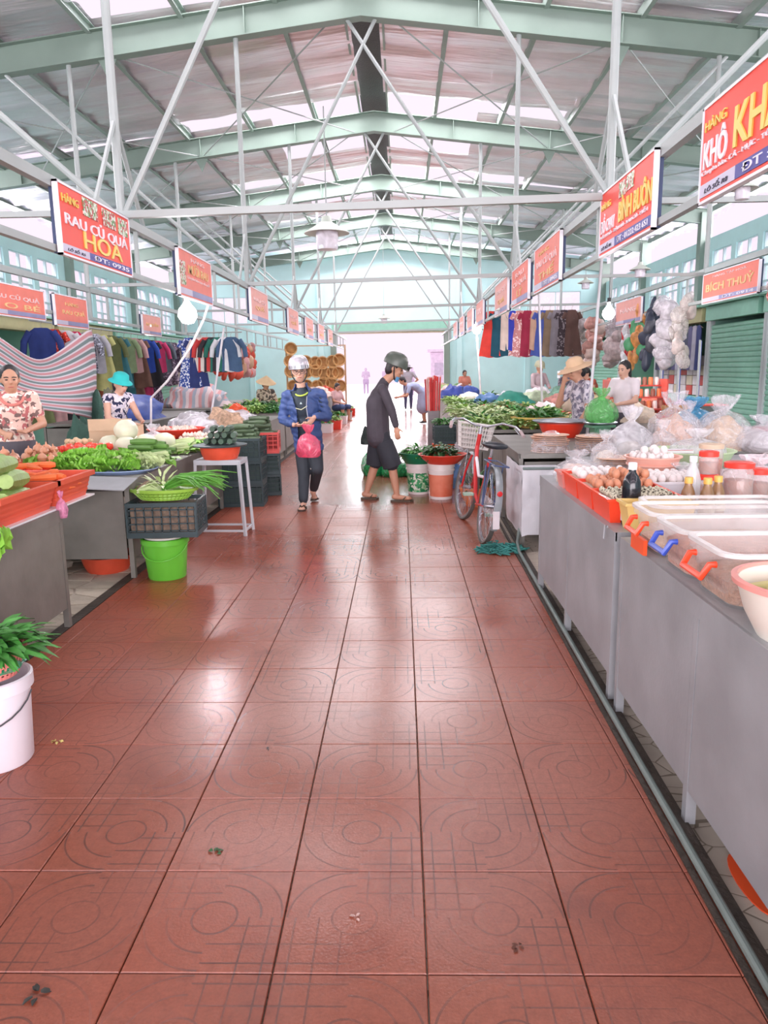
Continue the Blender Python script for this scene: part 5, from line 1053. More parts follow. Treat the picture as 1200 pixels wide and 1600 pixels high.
def brim_hat(t, P, R, m, crown=.1, brim=.17, s=1, droop=.03, name='hat', cone=False):
    pr = [(0, .185), (.3, .165), (brim, .03), (brim, .025), (0, .15)] if cone else [(0, .135), (.06, .133), (.092, .11), (.1, .06), (.105, .045), (brim, .045-droop), (brim, .04-droop), (.1, .035), (.09, .05), (0, .1)]
    if cone: pr = [(0, .2), (.02, .19), (brim, .03), (brim-.004, .024), (0, .17)]
    return part(name, MB().lathe([(r*s, z*s) for r, z in pr], 26, Matrix.Translation(P(0, .005, .02)) @ R.to_4x4(), wob=lambda a, z: 1+(.03*math.sin(3*a) if not cone else 0)), m, t, 50)
def person(label, root, J, mats, vox=.013, hd=1.0, hyaw=0, hpitch=0, htilt=0, sleeve='short', legs='long', hands=(), face=True, shoes=True, bulk=1.0, extra=None, skirt=False, it=6, name='person'):
    """J: joints in world metres. mats: dict skin, upper, lower, shoe"""
    root = Vector(root); g = lambda k: Vector(J[k]) - root
    t = thing(name, label, 'person', root); f = Fig(); k = bulk
    pe, ch, nk, hc = g('pelvis'), g('chest'), g('neck'), g('head'); sa, sb = g('sh_a'), g('sh_b')
    xax = (sb-sa).normalized(); zax = (nk-pe).normalized(); yax = zax.cross(xax).normalized(); xax = yax.cross(zax); RT = Matrix((xax, yax, zax)).transposed()
    f.ell('lower', pe, (.158*k, .118*k, .12), RT); mid = pe.lerp(ch, .5)
    f.ell('upper', mid, (.145*k, .112*k, .17), RT); f.ell('upper', ch, (.165*k, .118*k, .17), RT); f.ell('upper', pe.lerp(ch, .18), (.155*k, .118*k, .09), RT)
    f.cap('upper', sa.lerp(sb, .06), sb.lerp(sa, .06), .062); f.cap('upper', ch + zax*.08, nk - zax*.02, .09, .06)
    f.cap('skin', nk-zax*.02, hc-Vector((0, 0, .04)), .054*hd, .05*hd)
    for s in 'ab':
        sh, el, wr = g('sh_'+s), g('el_'+s), g('wr_'+s)
        if sleeve == 'short': q = sh.lerp(el, .62); f.cap('upper', sh, q, .062, .056); f.cap('skin', q, el, .042, .039); f.cap('skin', el, wr, .039, .027)
        elif sleeve == 'none': f.cap('upper', sh, sh.lerp(el, .15), .06, .055); f.cap('skin', sh.lerp(el, .15), el, .046, .04); f.cap('skin', el, wr, .039, .027)
        else: f.cap('upper', sh, el, .058, .05); f.cap('upper', el, el.lerp(wr, .88), .05, .04); f.cap('skin', el.lerp(wr, .8), wr, .03, .026)
        hj, kn, an = g('hip_'+s), g('kn_'+s), g('an_'+s)
        if legs == 'long': f.cap('lower', hj, kn, .094*k, .072); f.cap('lower', kn, an.lerp(kn, .08), .07, .055)
        elif legs == 'shorts': f.cap('lower', hj, kn, .098*k, .084); f.cap('skin', kn, kn.lerp(an, .45), .052, .05); f.cap('skin', kn.lerp(an, .45), an, .05, .034)
        else: f.cap('lower', hj, kn, .09*k, .075); f.cap('skin', kn, kn.lerp(an, .4), .05, .048); f.cap('skin', kn.lerp(an, .4), an, .048, .034)
        fd = (g('toe_'+s)-an); fd.z = 0; fd = fd.normalized() if fd.length > .01 else Vector((0, -1, 0)); tz = g('toe_'+s)
        f.cap('foot', an-fd*.03-Vector((0, 0, .03)), tz-fd*.03, .034, .026); f.ell('foot', tz-fd*.02, (.042, .042, .022))
    if skirt:
        kz = (g('kn_a')+g('kn_b'))*.5; f.cap('lower', pe, kz, .15*k, .19*k)
    for s, d, n, c, sd in hands: hand(f, g('wr_'+s), d, n, c, hd, side=sd)
    if not hands:
        for s in 'ab': hand(f, g('wr_'+s), (g('wr_'+s)-g('el_'+s)), (0, -1, .3), .5, hd)
    R = head_rot(hyaw, hpitch, htilt); P = head(f, hc, R, hd)
    if extra: extra(f, g)
    me = f.solid(vox, it); labs, lab, cen = f.classify(me); mm = dict(skin=mats.get('skin', SKIN), upper=mats['upper'], lower=mats['lower'], foot=mats.get('foot', mats.get('skin', SKIN)))
    for l in labs: me.materials.append(mm.get(l, mats['upper']))
    me.polygons.foreach_set('material_index', lab.astype(np.int32)); part('body', me, None, t, None)
    if face: face_bits(t, P, R, hd)
    return t, P, R, g, f
def sole(t, P0, P1, m, strap=True):
    d = (Vector(P1)-Vector(P0)); d.z = 0; L_ = d.length; a = math.atan2(d.y, d.x); mm = Matrix.Translation((P0[0], P0[1], 0)) @ Matrix.Rotation(a, 4, 'Z')
    out = [(0, -.03), (L_*.5, -.036), (L_*.85, -.045), (L_, -.02), (L_, .02), (L_*.85, .045), (L_*.5, .036), (0, .03), (-.015, 0)]
    z0 = min(P0[2], P1[2]); mb = MB().prism(out, 0, .02, Matrix.Translation((0, 0, z0)) @ mm); part('sandal', mb, m, t, 0)
    if strap: part('sandal_strap', MB().tube([mm @ Vector((L_*.45, -.04, .012+z0)), mm @ Vector((L_*.62, -.02, .055+z0)), mm @ Vector((L_*.8, 0, .045+z0)), mm @ Vector((L_*.62, .02, .055+z0)), mm @ Vector((L_*.45, .04, .012+z0))], .008, 6), m, t)
# ---- the boy with the helmet, blue jacket and pink bag
YB_ = 8.5
def W(x, y, dy=0, Y0=None): p = at(x, y, Y=(Y0 or YB_)+dy); return p
bJ = dict(head=W(467.5, 581, -.02), neck=W(471, 606), chest=W(474, 636), pelvis=W(482, 693), sh_a=W(449, 619), sh_b=W(501, 616), el_a=W(442, 655, .03), wr_a=W(459, 664, -.2), el_b=W(511, 650, .03), wr_b=W(491, 652, -.2),
          hip_a=W(472, 699), hip_b=W(492, 699), kn_a=W(475, 741, -.12), an_a=W(474, 783, -.28), kn_b=W(496, 733, -.14), an_b=W(490, 764, .2), toe_a=at(471, 796, Z=.02), toe_b=at(492, 777, Z=.04))
bJ['an_a'].z = max(bJ['an_a'].z, .075)
root = (bJ['pelvis'].x, 8.45, 0)
NAVY = M('trouser_dark', (50, 56, 64), .75, var=.12, scale=8); TEE = M('tee_navy', (44, 56, 68), .7, var=.1)
boy, P, R, g, f = person('boy in a silver helmet and blue jacket walking toward the camera with a bag', root, bJ, dict(skin=SKIN, upper=TEE, lower=NAVY, foot=SKIN), .0075, .98, .12, .05, -.06,
    'long', 'long', (('a', (1, -.25, -.05), (.1, .3, .9), .7, 1), ('b', (-.55, -.2, -.65), (-.5, .6, .1), .9, -1)), bulk=.96)
JK = M('jacket_blue', (62, 84, 136), .6, var=.16, scale=9, bump=.5, bscale=14)
jf = Fig(); pe, ch, nk = g('pelvis'), g('chest'), g('neck'); zax = (nk-pe).normalized(); xax = (g('sh_b')-g('sh_a')).normalized(); yax = zax.cross(xax).normalized(); xax = yax.cross(zax); RT = Matrix((xax, yax, zax)).transposed()
jf.cap('j', pe-zax*.08, pe.lerp(ch, .5), .17, .165); jf.ell('j', pe.lerp(ch, .5), (.178, .14, .22), RT); jf.ell('j', ch, (.182, .138, .2), RT); jf.cap('j', g('sh_a'), g('sh_b'), .07); jf.cap('j', ch+zax*.1, nk+zax*.015, .105, .085)
for s in 'ab':
    sh, el, wr = g('sh_'+s), g('el_'+s), g('wr_'+s); jf.cap('j', sh, el, .063, .059); jf.cap('j', el, el.lerp(wr, .85), .059, .046)
me = jf.solid(.01, 4)
for v in me.vertices: v.co += v.normal*(.012*nz3(v.co, 11) + .004*math.sin(v.co.z*95+v.co.x*40+nz3(v.co, 6)*5))
bm = bmesh.new(); bm.from_mesh(me); dl = []
for fc in bm.faces:
    c = fc.calc_center_median(); q = RT.inverted() @ (c-ch); wid = .052 + .05*max(0, (q.z+.02)/.2) + .022*max(0, -q.z/.3)
    if (q.y < -.03 and abs(q.x+.012) < wid) or q.z > .265 or q.z < -.5: dl.append(fc)
bmesh.ops.delete(bm, geom=dl, context='FACES'); bm.to_mesh(me); bm.free(); me.materials.append(JK); jk = part('jacket', me, None, boy, None); md = jk.modifiers.new('s', 'SOLIDIFY'); md.thickness = .008
part('hood', lump(.13, .07, 4, amp=.12, sx=1.1, sy=.6), JK, boy, loc=tuple(nk+Vector((0, .1, -.06))))
part('zip_edge', MB().tube([ch+RT @ Vector((.075, -.15, .12)), ch+RT @ Vector((.055, -.162, 0)), ch+RT @ Vector((.06, -.168, -.2))], .004, 5), M('zip_grey', (176, 180, 190), .4), boy)
part('tee_collar', MB().tube([nk+RT @ Vector((.075*math.cos(a), -.015-.085*math.sin(a), -.045-.04*math.sin(a))) for a in np.linspace(0, PI, 10)], .009, 6), M('collar_lime', (206, 232, 96), .6), boy)
part('tee_chevron', MB().tube([ch+RT @ Vector((-.07, -.128, -.0)), ch+RT @ Vector((-.01, -.138, -.022)), ch+RT @ Vector((.062, -.13, .012))], .005, 5), M('chevron_white', (222, 226, 190), .6), boy)
part('tee_emblem', MB().prism([(-.014, -.01), (.014, -.01), (0, .014)], 0, .004, Matrix.Translation(ch+RT @ Vector((-.004, -.13, .05))) @ Matrix.Rotation(PI/2, 4, 'X')), M('emblem_pale', (196, 220, 222), .6), boy, 0)
def helmet(t, P, R, m, s=1.0, vis=None, brim=False, strap=True):
    pr = [(0, .15), (.05, .146), (.09, .125), (.113, .085), (.122, .04), (.122, .0), (.114, -.005), (.11, .03), (0, .13)]
    h = part('helmet', MB().lathe([(r*s, z*s) for r, z in pr], 32, Matrix.Translation(P(0, .012, .036)) @ R.to_4x4(), sx=.94, sy=1.12), m, t, 50)
    if vis: part('helmet_band', MB().grid(lambda u, v: P((.123*math.sin(-1.3+2.6*u))*.95, .012-.139*math.cos(-1.3+2.6*u), .036+.034*v+.008*math.cos(-1.3+2.6*u)), 18, 2), vis, h, 60)
    if brim: part('helmet_brim', MB().grid(lambda u, v: P((.115+.0*v)*math.sin(-1+2*u)*(1-.25*v), .01-(.132+.062*v)*math.cos((-1+2*u)*(1-.1*v)), .038-.014*v), 14, 3), m, h, 60)
    if strap:
        for q in (-1, 1): part('chin_strap', MB().tube([P(q*.088, .01, .02), P(q*.082, -.012, -.05), P(q*.045, -.035, -.108), P(0, -.045, -.122)], .0075, 6), BLACK, t)
helmet(boy, P, R, M('helmet_silver', (208, 206, 214), .25, metal=.4, var=.04), 1.0, BLACK)
mb = MB()
for q in (-1, 1): mb.tube([P(q*.034+.026*math.cos(a), -.104-.002*math.cos(a), .002+.019*math.sin(a)) for a in np.linspace(0, 2*PI, 14)], .0028, 5)
mb.tube([P(-.01, -.106, .005), P(.01, -.106, .005)], .0028, 5); [mb.tube([P(q*.06, -.102, .006), P(q*.082, -.02, .008)], .0028, 5) for q in (-1, 1)]
part('glasses', mb, M('glasses_dark', (70, 52, 50), .4), boy)
for s in 'ab':
    an, to = g('an_'+s), g('toe_'+s); d = (to-an); d.z = 0; d.normalize(); sole(boy, (an-d*.05)[:2]+(0.0 if s == 'a' else .012,), (to+d*.035)[:2]+(0.0 if s == 'a' else .012,), M('sandal_dark', (70, 54, 46), .6))
bp_ = at(483, 714, Y=8.16); hz = at(479, 668, Y=8.18)
t = thing('pink_bag', 'pink plastic bag hanging from the boy\'s hands', 'bag', (bp_.x, 8.16, bp_.z)); PB = film('bag_pink_red', (236, 96, 128), .8, .25, 9, .8)
mb = bag_mesh(.135, hz.z-bp_.z+.03, 61, squash=.7); part('bag', mb, PB, t, 60); part('contents', lump(.11, .17, 5, sy=.7), M('red_contents', (206, 50, 84), .5, var=.2), t, loc=(0, 0, .01))
# ---- the man in black shorts, seen from the side
YM = 8.7
V = lambda x, y, dy=0: at(x, y, Y=YM+dy)
mJ = dict(head=V(617, 576, 0), neck=V(601, 594), chest=V(592, 626), pelvis=V(592, 674), sh_a=V(597, 608, .18), sh_b=V(598, 608, -.18), el_a=V(590, 640, .22), wr_a=V(583, 668, .2), el_b=V(612, 641, -.22), wr_b=V(619, 667, -.24),
          hip_a=V(590, 680, .09), hip_b=V(596, 680, -.09), kn_a=V(587, 722, .1), an_a=V(573, 769, .1), kn_b=V(612, 725, -.1), an_b=V(620, 771, -.1), toe_a=at(587, 778, Y=YM+.1), toe_b=at(641, 779, Y=YM-.1))
for s in 'ab': mJ['toe_'+s].z = .04; mJ['an_'+s].z = .09
root = (mJ['pelvis'].x, YM, 0); CHAR = M('shirt_charcoal', (66, 60, 68), .75, var=.14, scale=8, bump=.3, bscale=14); BLK = M('shorts_black', (44, 46, 54), .8, var=.12)
def shirt_tail(f, g):
    pe, ch = g('pelvis'), g('chest'); f.cap('upper', pe.lerp(ch, .9)+Vector((-.02, .05, 0)), pe+Vector((-.005, .07, -.06)), .13, .135); f.cap('upper', pe.lerp(ch, .9)+Vector((-.02, -.05, 0)), pe+Vector((-.005, -.07, -.06)), .13, .135); f.cap('lower', g('hip_a'), g('kn_a'), .1, .08); f.cap('lower', g('hip_b'), g('kn_b'), .1, .08)
man, P, R, g, f = person('man in a dark helmet, charcoal shirt and black shorts looking at the herb basins', root, mJ, dict(skin=SKIN2, upper=CHAR, lower=BLK, foot=SKIN2), .0085, 1.0, PI/2*.97, .38, 0, 'long', 'shorts',
    (('b', (.12, -.1, -1), (.2, 1, 0), .6, 1), ('a', (-.2, 0, -1), (.3, -1, 0), 1.2, 1)), extra=shirt_tail, bulk=1.0)
# bow the head: rebuild is avoided, the helmet and hair follow the same frame
for s in 'ab':
    hj, kn = g('hip_'+s), g('kn_'+s); dn = (kn-hj).normalized(); part('shorts_leg', MB().tube([hj+dn*.08, hj.lerp(kn, .6), kn+dn*.03, kn+dn*.035, kn+dn*.02], [.105, .112, .112, .104, .1], 20), BLK, man, 60)
hair_cap(man, P, R, 1.0); helmet(man, P, R, M('helmet_olive', (86, 94, 86), .35, var=.08), 1.03, None, True)
part('face_mask', MB().grid(lambda u, v: P(.07*math.sin(-1.2+2.4*u), -.03-.058*math.cos(-1.2+2.4*u), -.075-.06*v), 12, 4), M('mask_blue', (92, 156, 204), .7), man, 60)
for s in 'ab':
    an, to = g('an_'+s), g('toe_'+s); sole(man, (an.x-.06, an.y, 0), (to.x+.04, to.y, 0), M('flipflop', (84, 70, 56), .7))
solo('dark_bag', lump(.09, .2, 44, amp=.15, sy=.7), M('bag_dark_green', (28, 44, 40), .5, bump=.5), 'dark bag carried behind the man at hip height', 'bag', (g('wr_a').x+root[0]-.06, YM+.2, g('wr_a').z-.2))
# ---- generic standing or seated seller from a root, facing angle and height
def seller(label, root, rz, h, mats, pose='stand', hat=None, hatm=None, vox=.02, hairlong=0, pitch=.2, sleeve='short', hd=1.0, face=True, bend=0.0, hair=True, arms='work', bulk=1.05, brim=.17, lift=0.0, skirt=False, legs='long'):
    k = h/1.62; Rm = Matrix.Rotation(rz, 3, 'Z'); root = Vector(root)
    def q(x, y, z): return root + Rm @ Vector((x*k, y*k, z*k))
    by = -bend; zt = -.5*bend
    J = dict(pelvis=q(0, .0, .9), chest=q(0, by*.5, 1.18+zt*.4), neck=q(0, by, 1.38+zt), head=q(0, by*1.15-.02-pitch*.06, 1.5+zt), sh_a=q(-.17, by*.9, 1.335+zt), sh_b=q(.17, by*.9, 1.335+zt),
             hip_a=q(-.09, 0, .86), hip_b=q(.09, 0, .86), kn_a=q(-.1, -.02, .47), kn_b=q(.1, -.02, .47), an_a=q(-.1, .02, .08), an_b=q(.1, .02, .08), toe_a=q(-.11, -.12, .03), toe_b=q(.11, -.12, .03))
    if pose == 'sit':
        for n_, x in (('a', -1), ('b', 1)):
            J['hip_'+n_] = q(x*.09, 0, .42); J['kn_'+n_] = q(x*.14, -.38, .45); J['an_'+n_] = q(x*.14, -.36, .08); J['toe_'+n_] = q(x*.15, -.5, .03)
        for n_ in ('pelvis', 'chest', 'neck', 'head', 'sh_a', 'sh_b'): J[n_] = J[n_] - Vector((0, 0, .44*k))
    sz = J['sh_a'].z/k if False else None
    dz = -.44 if pose == 'sit' else 0
    if arms == 'work': ar = dict(el_a=q(-.24, by*.9-.08, 1.08+zt+dz), el_b=q(.24, by*.9-.08, 1.08+zt+dz), wr_a=q(-.1, by*.9-.3, 1.02+zt+dz), wr_b=q(.1, by*.9-.3, 1.04+zt+dz))
    elif arms == 'hips': ar = dict(el_a=q(-.36, by+.06, 1.1+zt), el_b=q(.36, by+.06, 1.1+zt), wr_a=q(-.19, -.02, .97+zt), wr_b=q(.19, -.02, .97+zt))
    elif arms == 'face': ar = dict(el_a=q(-.22, by-.16, 1.1+zt+dz), el_b=q(.25, by*.9-.02, 1.06+zt+dz), wr_a=q(-.07, by-.17, 1.36+zt+dz), wr_b=q(.24, by*.9-.16, .86+zt+dz))
    else: ar = dict(el_a=q(-.24, by*.9, 1.07+zt+dz), el_b=q(.24, by*.9, 1.07+zt+dz), wr_a=q(-.25, by*.9-.06, .84+zt+dz), wr_b=q(.25, by*.9-.06, .84+zt+dz))
    J.update(ar)
    t, P, R, g, f = person(label, root, J, mats, vox, hd*k, rz, pitch, 0, sleeve, legs, (), face, bulk=bulk, skirt=skirt, it=5)
    if hair: hair_cap(t, P, R, hd*k, hairlong)
    if hat == 'brim': brim_hat(t, P, R, hatm, brim=brim, s=hd*k)
    elif hat == 'cone': brim_hat(t, P, R, hatm, brim=.24, s=hd*k, cone=True)
    elif hat == 'helmet': helmet(t, P, R, hatm, hd*k, None, True, False)
    return t, P, R, g
FLOR = spot_mat('blouse_floral', (226, 190, 176), [(186, 110, 110), (120, 96, 92), (236, 226, 214)], 16, .53); NAVF = spot_mat('blouse_navy_floral', (44, 46, 78), [(232, 222, 226), (206, 200, 214)], 13, .5); GREYF = spot_mat('blouse_grey', (176, 170, 180), [(120, 116, 134), (214, 206, 214)], 18, .5)
TAN = M('hat_tan', (216, 182, 148), .85, var=.08, bump=.2); DTR = M('trousers_grey', (84, 80, 88), .8)
t, P, R, g = seller('woman in a floral blouse standing behind the lettuce table at the left edge', (-3.66, 7.0, -.012), .5, 1.62, dict(skin=SKIN2, upper=FLOR, lower=DTR), vox=.012, pitch=.12, hd=1.04, bulk=1.08, hairlong=.04)
part('collar_frill', MB().tube([Vector(g('neck'))+Matrix.Rotation(.5, 3, 'Z') @ Vector((.1*math.cos(a), -.03-.1*math.sin(a), -.03-.085*math.sin(a))) for a in np.linspace(0, PI, 12)], .014, 6), M('frill_rose', (216, 130, 120), .8), t)
t, P, R, g = seller('woman in a teal bucket hat and navy print blouse bending over the left table', (-3.62, 9.35, -.012), 1.05, 1.58, dict(skin=SKIN, upper=NAVF, lower=DTR), 'stand', 'brim', M('hat_teal', (42, 178, 176), .8, var=.08), .013, .06, .35, 'none', bend=.12, brim=.15)
t, P, R, g = seller('woman in a wide tan hat and grey blouse holding a hand to her mouth', (2.14, 8.88, -.012), -1.35, 1.64, dict(skin=SKIN2, upper=GREYF, lower=DTR), 'stand', 'brim', TAN, .012, 0, .35, 'short', arms='face', bend=.06, brim=.215, bulk=1.1)
part('phone', MB().box(g('wr_a')+Vector((-.06, 0, .1)), (.03, .02, .08)), WHITE, t, 0)
seller('dark-haired woman standing behind the woman in the tan hat', (3.05, 10.4, -.012), -.9, 1.6, dict(skin=SKIN, upper=M('shirt_white', (226, 216, 220), .8), lower=DTR), hairlong=.18)
seller('seller in a beige bucket hat crouching at the right-hand tables', (2.75, 11.9, -.012), -.5, 1.3, dict(skin=SKIN2, upper=M('shirt_beige', (206, 186, 170), .8), lower=DTR), hat='brim', hatm=M('hat_beige', (208, 178, 152), .85), pitch=.5, bend=.1)
seller('man in a green helmet and pale shirt by the right wall', (3.3, 18.3, -.012), .5, 1.62, dict(skin=SKIN2, upper=M('shirt_pale', (196, 176, 180), .8), lower=DTR), hat='helmet', hatm=M('helmet_sage', (186, 188, 158), .6), sleeve='long', hair=False)
seller('woman in a straw hat and checked blouse by the right wall', (4.0, 18.4, -.012), .2, 1.5, dict(skin=SKIN2, upper=spot_mat('checked', (90, 88, 98), [(150, 140, 150)], 20, .52), lower=DTR), hat='brim', hatm=M('hat_straw', (214, 188, 164), .85), brim=.2)
seller('woman in a rust vest bending at the right-hand tables', (3.9, 15.4, -.012), -1.2, 1.58, dict(skin=SKIN, upper=M('vest_rust', (170, 84, 66), .8), lower=DTR), sleeve='none', pitch=.4, bend=.15)
seller('small dark-haired person sitting at the far right end', (2.2, 26.5, -.012), .3, 1.45, dict(skin=SKIN2, upper=M('shirt_salmon', (206, 130, 112), .8), lower=DTR))
seller('man in a grey shirt standing with hands on hips in the far doorway', (.25, 28.4, 0), PI, 1.64, dict(skin=SKIN2, upper=M('shirt_grey', (178, 172, 182), .8), lower=M('trousers_navy', (70, 70, 104), .8), foot=BLACK), hat='brim', hatm=M('hat_grey', (170, 166, 172), .85), arms='hips', sleeve='short', face=False)
seller('woman in a pale blue dress bending over the right-hand goods', (.62, 21.2, 0), -1.4, 1.55, dict(skin=SKIN2, upper=M('dress_blue', (166, 176, 206), .8), lower=M('dress_blue', (166, 176, 206)), foot=BLACK), bend=.5, pitch=.6, skirt=True, legs='bare', face=False)
seller('woman in a conical hat sitting behind the far left tables', (-3.0, 16.6, .25), .6, 1.5, dict(skin=SKIN2, upper=spot_mat('camo', (110, 96, 84), [(70, 62, 58), (196, 180, 160)], 14, .5), lower=DTR), 'sit', 'cone', M('cone_straw', (214, 186, 148), .8, var=.08), pitch=.3)
seller('person in shorts squatting on the far left of the aisle', (-1.95, 22.6, 0), .9, 1.55, dict(skin=SKIN2, upper=M('shirt_rose', (206, 170, 170), .8), lower=M('shorts_blue', (72, 90, 130), .8)), 'sit', legs='shorts', pitch=.4)
# ================================================================== BACKGROUND: kiosks, clothes, farther stalls
ORD = ['first', 'second', 'third', 'fourth', 'fifth', 'sixth', 'seventh', 'eighth', 'ninth', 'tenth', 'eleventh', 'twelfth', 'thirteenth', 'fourteenth', 'fifteenth', 'sixteenth', 'seventeenth', 'eighteenth', 'nineteenth', 'twentieth', 'twenty-first', 'twenty-second', 'twenty-third', 'twenty-fourth', 'twenty-fifth', 'twenty-sixth', 'twenty-seventh', 'twenty-eighth']
SHUT = M('shutter_green', (146, 202, 180), .45, var=.05); POST = M('kiosk_post', (196, 206, 208), .5, var=.04)
def shutter_mesh(w_, z0, z1, pitch=.09):
    mb = MB(); n = int((z1-z0)/pitch); prof = []
    for i in range(n):
        z = z0+i*pitch; prof += [(0, z), (.022, z+pitch*.25), (.022, z+pitch*.7), (.002, z+pitch*.92)]
    vs = []
    for x, z in prof: vs += [(-x, -w_/2, z), (-x, w_/2, z)]
    mb.add(vs, [(2*i, 2*i+1, 2*i+3, 2*i+2) for i in range(len(prof)-1)]); return mb
def kiosk(side, y0, y1, label, state='shut', X=6.0, H=2.62):
    s = 1 if side == 'R' else -1; t = thing('kiosk', label, 'kiosk', (X, (y0+y1)/2, -.015), 0 if s > 0 else PI, 'kiosks along the side walls'); w_ = y1-y0; D = 1.72
    for y in (-w_/2, w_/2): part('post', MB().box((0, y, H/2), (.09, .09, H)), POST, t, 0); part('side_wall', MB().box((D/2, y, H/2), (D, .04, H)), TEALG, t, 0)
    part('back_wall', MB().box((D, 0, H/2), (.04, w_, H)), TEALG, t, 0); part('roof', MB().box((D/2-.1, 0, H+.02), (D+.3, w_, .04)), TEALG, t, 0)
    part('roll_box', MB().box((-.02, 0, H-.14), (.26, w_-.1, .26)), M('roll_box_olive', (190, 186, 140), .6, var=.05) if state == 'open' else SHUT, t, 0)
    if state == 'shut': part('shutter', shutter_mesh(w_-.1, .03, H-.27), SHUT, t, 0)
    return t
RK = [(9.9, 12.62, 'shut', 'closed green roller-shutter kiosk at the right edge'), (12.7, 14.95, 'shut', 'closed green roller-shutter kiosk below the BÍCH THUỶ sign'), (15.05, 17.9, 'open', 'open kiosk with an olive shutter box and white stacked goods'), (18.0, 20.9, 'open', 'open kiosk full of plastic household goods on the right'), (21.0, 23.8, 'shut', 'closed green kiosk farther down the right wall'), (23.9, 26.8, 'shut', 'farthest closed green kiosk on the right wall')]
for a, b, st, lab in RK: kiosk('R', a, b, lab, st)
LK = [(9.6, 12.4, 'open', 'open kiosk behind the striped cloth on the left'), (12.5, 15.4, 'open', 'open clothes kiosk behind the teal hat woman'), (15.5, 18.5, 'open', 'open clothes kiosk on the left with green back wall'), (18.6, 21.6, 'shut', 'closed green shutter kiosk behind the clothes on the left'), (21.7, 24.7, 'shut', 'closed light green kiosk farther along the left'), (24.8, 27.8, 'shut', 'farthest closed kiosk on the left wall')]
for a, b, st, lab in LK: kiosk('L', a, b, lab, st, X=-7.15)
# ---- garments
def garment_mesh(kind, seed):
    rs = random.Random(seed); mb = MB(); ph = rs.uniform(0, 6)
    if kind == 'shirt': prof = [(0, .1), (.03, .2), (.08, .23), (.14, .21), (.4, .2), (.72, .22)]
    elif kind == 'dress': prof = [(0, .09), (.04, .18), (.12, .19), (.35, .15), (.7, .22), (1.05, .27)]
    elif kind == 'trousers': prof = [(0, .16), (.2, .18), (.5, .19), (1.0, .2)]
    else: prof = [(0, .06), (.05, .12), (.4, .13), (.9, .14)]
    Ln = prof[-1][0]
    def wd(z):
        for (a, wa), (b, wb) in zip(prof[:-1], prof[1:]):
            if z <= b: return wa+(wb-wa)*(z-a)/(b-a)
        return prof[-1][1]
    for s in (-1, 1):
        mb.grid(lambda u, v: ((2*u-1)*wd(v*Ln), s*(.035*math.sqrt(max(0, 1-(2*u-1)**2))+.002) + .022*math.sin(u*11+ph)*v, -v*Ln + .02*math.sin(u*8+ph)*v), 12, 8)
    if kind == 'shirt':
        for s in (-1, 1): mb.tube([(s*.17, 0, -.06), (s*.27, 0, -.22), (s*.3, .0, -.42)], [.06, .055, .05], 8)
    if kind == 'dress':
        for s in (-1, 1): mb.tube([(s*.15, 0, -.06), (s*.22, 0, -.2)], [.055, .05], 8)
    return mb
GM_ = {k: garment_mesh(k, i).mesh('garment', 50) for i, k in enumerate(('shirt', 'dress', 'trousers', 'scarf'))}
HK = MB().tube([(0, 0, .09), (.015, 0, .1), (.02, 0, .08), (0, 0, .06), (0, 0, .0)], .004, 5).tube([(-.19, 0, -.06), (0, 0, .005), (.19, 0, -.06)], .006, 5).mesh('hanger'); HK.materials.append(M('hanger_wire', (180, 170, 160), .5))
def garment(name, kind, m, label, loc, rz=0, group=None, s=1):
    t = thing(name, label, 'clothes', loc, rz, group, s); me = GM_[kind].copy(); me.materials.clear(); me.materials.append(m); part('cloth', me, None, t); part('hanger', HK, None, t); return t
COLS = [('navy blue', (40, 56, 120)), ('scarlet patterned', (214, 56, 44)), ('pale grey', (206, 204, 210)), ('crimson', (196, 36, 84)), ('grey checked', (130, 134, 148)), ('silver grey', (188, 186, 194)), ('lime beige', (198, 196, 130)), ('olive', (104, 112, 72)), ('teal', (60, 120, 130)), ('sage', (140, 160, 120)), ('dusty pink', (206, 164, 164)), ('brown', (122, 90, 78)), ('royal blue', (46, 80, 176)), ('black', (44, 42, 48)), ('magenta', (200, 60, 110)), ('slate', (92, 104, 116)), ('mauve dotted', (120, 104, 124)), ('plum dotted', (96, 80, 104)), ('cream', (228, 214, 200)), ('rust', (168, 90, 66))]
def colm(i):
    n, c = COLS[i % len(COLS)]
    if 'pattern' in n or 'check' in n or 'dot' in n: return spot_mat('cloth_'+n.replace(' ', '_'), c, [tuple(min(255, v+70) for v in c), tuple(int(v*.6) for v in c)], 22, .55)
    return M('cloth_'+n.replace(' ', '_'), c, .85, var=.12, scale=7)
YS = np.linspace(13.6, 24.5, 25)
for i, y in enumerate(YS):
    kd = ['shirt', 'dress', 'shirt', 'dress', 'shirt'][i % 5]
    garment('hung_garment', kd, colm(i), '%s garment, %s from the near end of the left clothes row' % (COLS[i % 20][0], ORD[i]), (-6.45, y, 2.346), .25+.2*math.sin(i), 'clothes hung on the left', 1.12)
for i, y in enumerate(np.linspace(13.9, 20.5, 11)):
    garment('hung_garment', 'trousers' if i % 2 else 'dress', colm(i*3+7), '%s garment in the lower left row, %s from the near end' % (COLS[(i*3+7) % 20][0], ORD[i]), (-6.75, y, 1.562), .3, 'clothes hung low on the left', .95)
solo('clothes_rail', MB().tube([(-6.45, 13.2, 2.46), (-6.45, 25, 2.46)], .018, 8), PIPE, 'long steel rail carrying the left clothes row', 'rail'); solo('clothes_rail', MB().tube([(-6.75, 13.4, 1.66), (-6.75, 21, 1.66)], .014, 8), PIPE, 'lower steel rail with trousers on the left', 'rail')
